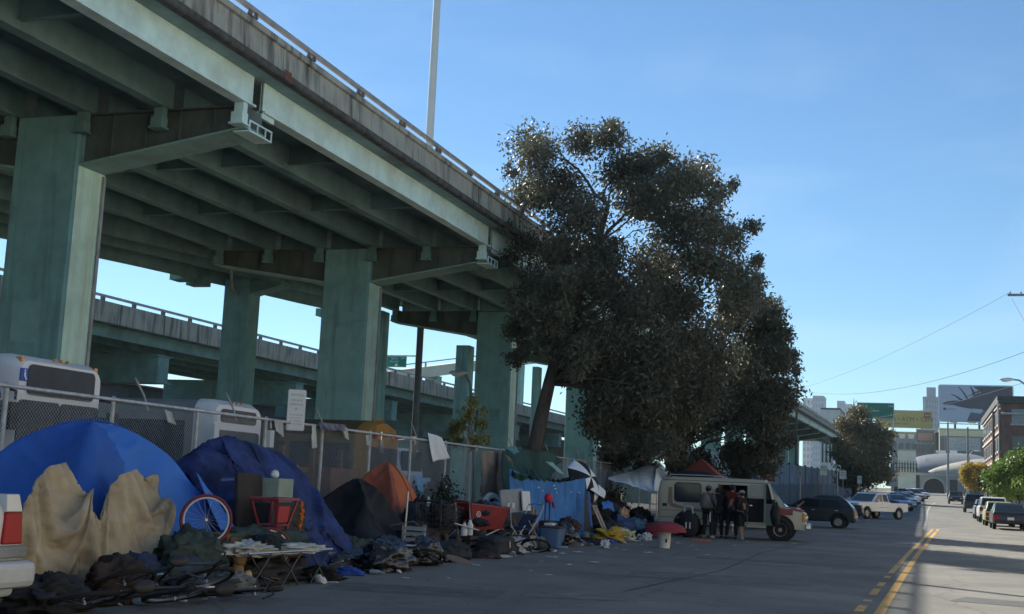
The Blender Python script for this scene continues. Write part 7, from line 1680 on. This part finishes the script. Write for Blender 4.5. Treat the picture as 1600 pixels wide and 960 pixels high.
# yellow hoarding
def hoarding(name,label,x0,x1,y0,y1,Y,face_m,th=.6):
    a,b=WY(x0,y0,Y),WY(x1,y1,Y); t=thing(name,label,'billboard',((a.x+b.x)/2,Y,b.z)); W_,H_=b.x-a.x,a.z-b.z
    return t,W_,H_
yb,W_,H_=hoarding('billboard','big yellow bank billboard reading ATM in dark letters',1368,1457,641,670,515,None)
ym=mat('hoarding_yellow',(.40,.33,.085),rough=.7,var=.06); ink2=mat('ink_olive',(.085,.075,.02)); 
MB().box(-W_/2,W_/2,0,.5,0,H_).build('panel',ym,yb)
text_mesh('Finance • ATM • Card',2.35,'lettering',ink2,yb,(W_*.02,-.03,H_*.50),FACE_NY,.02,sx=1.0)
text_mesh('at Division & 10th St',.95,'small_lettering',ink2,yb,(-W_*.08,-.03,H_*.24),FACE_NY,.02)
MB().box(W_/2-3.2,W_/2-.7,-.08,-.004,H_-2.9,H_-.5).build('emblem',mat('emblem_red',(.20,.085,.06)),yb); MB().box(W_/2-2.8,W_/2-1.1,-.1,-.081,H_-1.9,H_-1.4).build('emblem_bar',ym,yb)
MB().box(-W_/2-.1,W_/2+.1,-.05,.6,H_+.003,H_+.2).build('top_trim',galv,yb); zz=-1.6
MB().box(-W_*.3,-W_*.3+.7,.6,1.3,zz,H_*.9).box(W_*.3,W_*.3+.7,.6,1.3,zz,H_*.9).build('support_post',dsteel,yb)
# blue-grey advertising billboard with the dark branching figure
ab,W_,H_=hoarding('billboard','large blue grey billboard with a dark branching silhouette and a dark square',1467,1583,602,661,446,None)
MB().prism(rrect(W_,H_,.75,0,H_/2),0,.5,'y').build('panel',mat('ad_bluegrey',(.36,.43,.54),rough=.6,var=.04),ab)
MB().prism(rrect(W_+.5,H_+.5,.8,0,H_/2),.12,.4,'y').build('frame',whitep2,ab)
adk=mat('ad_dark',(.030,.042,.065),rough=.6,var=.15,scale=.4); adn=mat('ad_navy',(.055,.075,.13),rough=.6,var=.05)
def adp(pts): return [(-W_/2+(x-1467)/(1583-1467)*W_, H_*(1-(y-602)/(661-602))) for x,y in pts]
MB().prism(adp([(1520,603),(1582,603),(1582.5,640),(1560,652),(1549,643),(1540,645),(1534,640),(1525,640),(1518,636),(1527,628),(1533,612)]),-.02,-.004,'y').build('silhouette',adk,ab)
MB().prism(adp([(1472,632),(1480,628.5),(1490,627),(1500,627),(1512,624),(1522,619),(1531,612),(1533,632),(1530,638.5),(1518,640),(1504,638),(1490,634.5),(1476,634.5)]),-.022,-.0045,'y').build('branch',adk,ab)
for k,pts in enumerate(([(1502,628),(1494,621),(1486,617),(1487,616),(1496,619.5),(1506,626)],[(1511,625),(1505,614),(1497.5,604),(1499,604),(1508,614),(1514,624)],[(1515,618),(1525,612),(1532,609),(1531,612),(1520,617),(1508,622)],[(1521,619),(1518,608),(1516,603),(1518,603),(1523,611),(1525,617)])): MB().prism(adp(pts),-.024-.001*k,-.005,'y').build('branch',adk,ab)
MB().prism(adp([(1517,645.5),(1533,647.5),(1536,643),(1547,648),(1538,660),(1511,660.5)]),-.030,-.0055,'y').build('dark_square',adn,ab)
MB().lathe([(0,0),(.45,0),(.45,.02),(0,.02)],(0,0,0),'y',16).build('emblem',adk,ab,loc=(adp([(1476,641)])[0][0],-.03,adp([(1476,641)])[0][1]))
text_mesh('WATCH',1.0,'lettering',adn,ab,(adp([(1484,641.5)])[0][0],-.01,adp([(1484,641.5)])[0][1]),FACE_NY,.004)
MB().box(-W_/2,W_/2,-1.2,-.6,-1.0,-.7).build('catwalk',galv,ab)
zz=-2.4
for x_ in (-W_*.28,W_*.05,W_*.34): MB().box(x_-.35,x_+.35,.6,1.3,zz,H_*.9).build('support_post',dsteel,ab)
for x_ in (-W_*.30,-W_*.05,W_*.22): MB().box(x_-1.2,x_+1.2,-1.4,-1.0,-.55,-.1).build('flood_lamp',mat('lamp_yellow',(.50,.46,.24),var=.2),ab)
# green highway signs
def hwy(label,x0,x1,y0,y1,Y,lines,gantry=None,yaw=0):
    a,b=WY(x0,y0,Y),WY(x1,y1,Y); W_,H_=b.x-a.x,a.z-b.z; t=thing('highway_sign',label,'road sign',((a.x+b.x)/2,Y,b.z),yaw)
    MB().prism(rrect(W_,H_,H_*.05,0,H_/2),0,.12,'y').build('plate',mat('sign_green',(.012,.17,.115),rough=.4,var=.06),t)
    MB().prism(rrect(W_*.985,H_*.96,H_*.05,0,H_/2),-.004,-.002,'y').build('border',whitep2,t); MB().prism(rrect(W_*.97,H_*.93,H_*.04,0,H_/2),-.008,-.005,'y').build('face',MATS['sign_green'],t)
    for (s,sz,fx,fz) in lines: text_mesh(s,sz*H_,'lettering',whitep2,t,(fx*W_,-.012,fz*H_),FACE_NY,.003)
    return t,W_,H_
g1,W_,H_=hwy('large green highway sign half hidden by the bushy sunlit tree',1339,1397,629,655,210,[('7th St',.24,-.33,.80),('1/4',.22,.40,.80),('Embarcadero',.22,-.16,.50),('1',.22,.42,.30)])
MB().box(-W_/2,-W_/2+.25,.13,.4,-6,H_).box(W_/2-.25,W_/2,.13,.4,-6,H_).build('support_post',galv,g1)
g2,W_,H_=hwy('small green highway sign on the second viaduct seen under the freeway',605,634,557,574,104,[('9th St',.26,-.12,.80),('Civic Ctr',.24,-.12,.52),('EXIT',.2,.34,.82)])
MB().prism([(-.10,.30),(.10,.30),(.10,.20),(.22,.20),(0,.05),(-.22,.20),(-.10,.20)],-.014,-.0085,'y').build('arrow',whitep2,g2)
m=MB().box(-W_/2-.9,W_/2+1.0,.2,.32,H_+.02,H_+.14).box(-W_/2-.9,W_/2+1.0,.2,.32,-.32,-.2)
for x_ in (-W_/2-.9,W_/2+.9): m.box(x_-.07,x_+.07,.15,.37,-1.4,H_+.15)
m.build('gantry_frame',galv,g2)
# brick building at the right
a=WY(1563,630,154); zb=zt(154)-.3; X0=a.x; HB=a.z-zb; brick=mat('red_brick',(.17,.10,.08),rough=.9,var=.25,scale=1.2,bump=.2,bscale=8); sill=mat('stone_sill',(.42,.40,.37),var=.12)
bb=thing('brick_building','red brick building with pale window trim at the right picture edge','building',(X0,154,zb))
MB().box(0,30,0,42,0,HB).build('wall',brick,bb)
MB().box(-.35,30.3,-.35,42.3,HB+.004,HB+.8).build('roof',mat('dark_cornice',(.07,.07,.07),var=.2),bb)
nf=4; fh=HB/nf
for f_ in range(nf):
    MB().box(-.18,-.005,0,42,fh*f_+fh*.90,fh*f_+fh*.98).build('string_course',sill,bb)
    for k in range(9):
        y_=1.6+4.5*k; w0=MB().box(-.06,-.004,y_,y_+2.6,fh*f_+fh*.25,fh*f_+fh*.78).build('window',winm,bb); MB().box(-.22,-.065,y_-.2,y_+2.8,fh*f_+fh*.18,fh*f_+fh*.245).build('sill',sill,w0)
    for k in range(6):
        x_=1.2+4.7*k; w0=MB().box(x_,x_+3.2,-.06,-.004,fh*f_+fh*.25,fh*f_+fh*.78).build('window',winm if (k+f_)%3 else mat('blind_pale',(.30,.33,.33),var=.1),bb); MB().box(x_-.2,x_+3.4,-.2,-.065,fh*f_+fh*.18,fh*f_+fh*.245).build('sill',sill,w0)
        MB().box(x_+1.55,x_+1.65,-.09,-.065,fh*f_+fh*.25,fh*f_+fh*.78).build('mullion',framem,w0)
MB().tube([(-.2,-.3,HB-1.2),(30,-.3,HB-1.2)],.12,6).build('pipe',framem,bb)
MB().tube([(-.3,-.3,HB-2.4),(-.3,-.3,HB+.3)],.1,6).build('roof_post',framem,bb)
# unseen street wall added outside the right of the frame: sunlit stucco that throws warm light back across the street
for (ya,yb_,h_,col,lab) in ((-45,18,9.5,(.70,.62,.48),'unseen cream stucco warehouse added on the right side of the street, nearest the camera'),(19,62,8.5,(.62,.58,.50),'unseen pale stucco workshop added on the right side of the street beyond the cream warehouse'),(63,92,7.5,(.66,.56,.42),'unseen sand coloured workshop added on the right side of the street beyond the pale one')):
    wbd=thing('stucco_warehouse',lab,'building',(9.7,ya,0)); wm_=wallm('stucco_%d'%(ya+100),col)
    MB().box(0,14,0,yb_-ya,-.3,h_).build('wall',wm_,wbd); MB().box(-.2,14.2,-.2,yb_-ya+.2,h_+.004,h_+.5).build('roof',sill,wbd)
    for k in range(int((yb_-ya)/6)):
        MB().box(-.05,-.004,1.5+6*k,4.2+6*k,3.6,5.6).build('window',winm,wbd)
        if k%3==1: MB().box(-.06,-.004,1.2+6*k,4.6+6*k,.15,3.2).build('roller_door',MATS['roller_door'],wbd)
# poles, lamps and wires
polem=mat('pole_wood',(.10,.085,.075),rough=.9,var=.3,scale=3,stretch=(1,1,.2)); greym=mat('pole_grey',(.22,.23,.24),rough=.5,metal=.4,var=.15)
wirek=mat('cable_black',(.02,.02,.022),rough=.6)
def pole(label,px,ytop,Y,arm=True,m=polem,r=.16,group=None):
    q=WY(px,ytop,Y); z0=zt(Y)+.1; t=thing('utility_pole',label,'utility pole',(q.x,Y,z0),0,group); h=q.z-z0
    MB().tube([(0,0,-.2),(0,0,h)],[r,r*.65],10).build('mast',m,t,smooth=60)
    if arm:
        MB().box(-1.25,1.25,-.06,.06,h-.45,h-.30).build('crossarm',m,t)
        for x_ in (-1.1,-.45,.45,1.1): MB().lathe([(.03,0),(.05,.04),(.05,.12),(.02,.16)],(x_,0,h-.30),seg=8,cap=True).build('insulator',greym,t)
    return t,q
tA,qA=pole('tall utility pole with a crossarm at the top right picture edge',1607,452,85,True,greym,.17)
tB,qB=pole('wooden utility pole rising before the brick building corner',1552,643,118,False)
tC,qC=pole('grey pole standing left of the brick building, second from the corner pole',1512,668,215,False,greym,.22); tD,qD=pole('grey pole standing before the arched doorway',1481,660,250,False,greym,.24)
tE,qE=pole('utility pole whose top shows beside the dark crowns above the freeway end',1245,606,150,True)
pole('thin utility pole against the brick building front',1562,640,140,False)
def sag(a,b,d,n=24): return [Vector(a).lerp(Vector(b),k/n)-Vector((0,0,4*d*(k/n)*(1-k/n))) for k in range(n+1)]
def wire(label,a,b,d,r=.02):
    o=MB().tube(sag(a,b,d),r,5,cap=False).build('overhead_wire',wirek,None,smooth=180); tag(o,label,'wire','overhead wires')
wire('thin wire running from the edge pole down to the far pole by the crowns',qA+Vector((-1.1,0,-.2)),qE+Vector((.4,0,-.1)),.6,.011)
wire('thicker sagging cable low across the sky above the green sign',WY(1640,535,85),qE+Vector((.45,0,-.35)),1.5,.018)
wire('faint cable just under the thicker sagging cable',WY(1640,585,95),WY(1300,655,190),1.0,.016)
wire('short wire dropping steeply from the crossarm at the right edge',WY(1581,467,85),WY(1660,600,60),.1,.014)
def cobra(label,px,py,Y,dirx,base_px,low,r=.06):
    q=WY(px,py,Y); bx_=WY(base_px,py,Y).x; z0=zt(Y)+.1; t=thing('street_lamp',label,'street lamp',(bx_,Y,z0)); h=q.z-z0; dx=q.x-bx_
    MB().tube([(0,0,-.2),(0,0,h-1.0)],[.13,.09],10).build('mast',greym,t,smooth=60)
    MB().tube([(0,0,h-1.1),(dx*.15,0,h-.5),(dx*.5,0,h-.05),(dx*.85,0,h)],r,8).build('arm',greym,t,smooth=60)
    MB().blob((dx,0,h),(.50,.20,.13),.03,1.5,20,10,2).build('lamp_head',mat('lamp_head_white',(.60,.61,.60),rough=.4),t,smooth=180); MB().blob((dx+.08*dirx,0,h-.10),(.26,.15,.09),0,1,16,8).build('lens',clearl,t,smooth=180)
    return t
cobra('cobra-head street lamp reaching in from the right edge below the crossarm',1573,593,95,-1,1612,0)
cobra('cobra-head street lamp on a grey pole in front of the long olive warehouse',1528,705,205,-1,1514,0)
cobra('dark curved lamp beside the third green column, behind the sapling',716,583,58,-1,738,0)
# roadside bits along the left beyond the van
pf=thing('panel_fence','tall blue grey panel fence running beyond the old van on the left','fence',(-12.9,70,0))
pm1=mat('panel_upper',(.17,.21,.24),rough=.7,var=.25,scale=.5); pm2=mat('panel_lower',(.085,.11,.13),rough=.7,var=.25,scale=.5)
for k in range(22):
    ya=67+9*k; z=zt(ya+4); MB().box(-.06,.06,ya+.04-70,ya+8.96-70,1.9+z,3.9+z).build('upper_panel',pm1,pf); MB().box(-.04,.10,ya+.04-70,ya+8.96-70,-.5+z,1.89+z).build('lower_panel',pm2,pf)
    MB().box(-.1,.12,ya-.05-70,ya+.03-70,-.5+z,4.0+z).build('post',dsteel,pf)
def street_sign(label,px,py,Y,w_,h_,m_,lines,low=0,shape='rect'):
    q=WY(px,py,Y); z0=zt(Y); t=thing('street_sign',label,'sign',(q.x,Y,q.z))
    MB().prism(rrect(w_,h_,.05),0,.02,'y').build('plate',m_,t); MB().tube([(0,.05,z0-q.z),(0,.05,h_/2)],.035,8).build('post',greym,t)
    for (s,sz,z,mm) in lines: text_mesh(s,sz,'lettering',mm,t,(0,-.004,z),FACE_NY,.001)
street_sign('faded red sign on a dark post above the van windscreen',1201,745,58,.55,.42,mat('sign_faded_red',(.22,.10,.085),var=.3,scale=4),[('NO PARKING',.075,.05,whitep2)])
street_sign('small grey sign on a thin post beyond the dark hatchback roof',1250,741,66,.24,.38,greyb,[('P',.18,0,blk)])
street_sign('pale parking notice on the panel fence, left of the small bright lamp',1287,735,92,.50,.72,palec,[('PARKING',.10,.2,blk),('2 HR',.16,0,blk)])
street_sign('second pale parking notice, right of the small bright lamp',1317,742,100,.52,.66,palec,[('NO',.15,.15,blk),('PARKING',.10,-.05,blk)])
street_sign('third pale notice at the foot of the bushy tree',1343,750,120,.40,.72,palec,[('TOW',.13,.1,blk)])
street_sign('low pale sign board before the arched hall at the end of the left row',1394,754,200,1.6,1.2,palec,[('FOR LEASE',.26,.2,blk)])
sl=thing('street_lamp','small post lamp with a bright white head beyond the dark hatchback','street lamp',(WY(1309,760,80).x,80,zt(80)))
q=WY(1302,723,80); h=q.z-zt(80); dx=q.x-sl.location.x
MB().tube([(0,0,0),(-.05,0,h-.5),(dx*.6,0,h-.1),(dx,0,h)],.05,8).build('mast',greym,sl,smooth=60); MB().blob((dx,0,h),(.13,.10,.16),.03,1,14,10).build('lamp_head',mat('lamp_white',(.8,.8,.8),rough=.3),sl,smooth=180)
pc=thing('pipe_column','grey drain column between the second and third green columns','column',(-26.6,64.0,zt(64)))
MB().lathe([(.19,-.2),(.19,10.35)],seg=16,cap=True).build('pipe',mat('pipe_grey',(.11,.12,.13),rough=.7,var=.2),pc,smooth=60); MB().lathe([(.24,10.0),(.24,10.3)],seg=16,cap=True).build('collar',MATS['pipe_grey'],pc)

# ------------------------------------------------------------------ the thin sea haze that pales the far skyline
hz = bpy.data.materials.new('haze_air'); hz.use_nodes = True; hn = hz.node_tree; hn.nodes.remove(hn.nodes['Principled BSDF'])
pv = hn.nodes.new('ShaderNodeVolumePrincipled'); pv.inputs['Color'].default_value = (.70,.86,1,1); pv.inputs['Density'].default_value = .00010; pv.inputs['Anisotropy'].default_value = .2
hn.links.new(pv.outputs[0], hn.nodes['Material Output'].inputs['Volume'])
o = MB().box(-1900,1900,-90,2700,-1.2,185).build('haze', hz); tag(o, kind='stuff')
scene.cycles.volume_bounces = 0
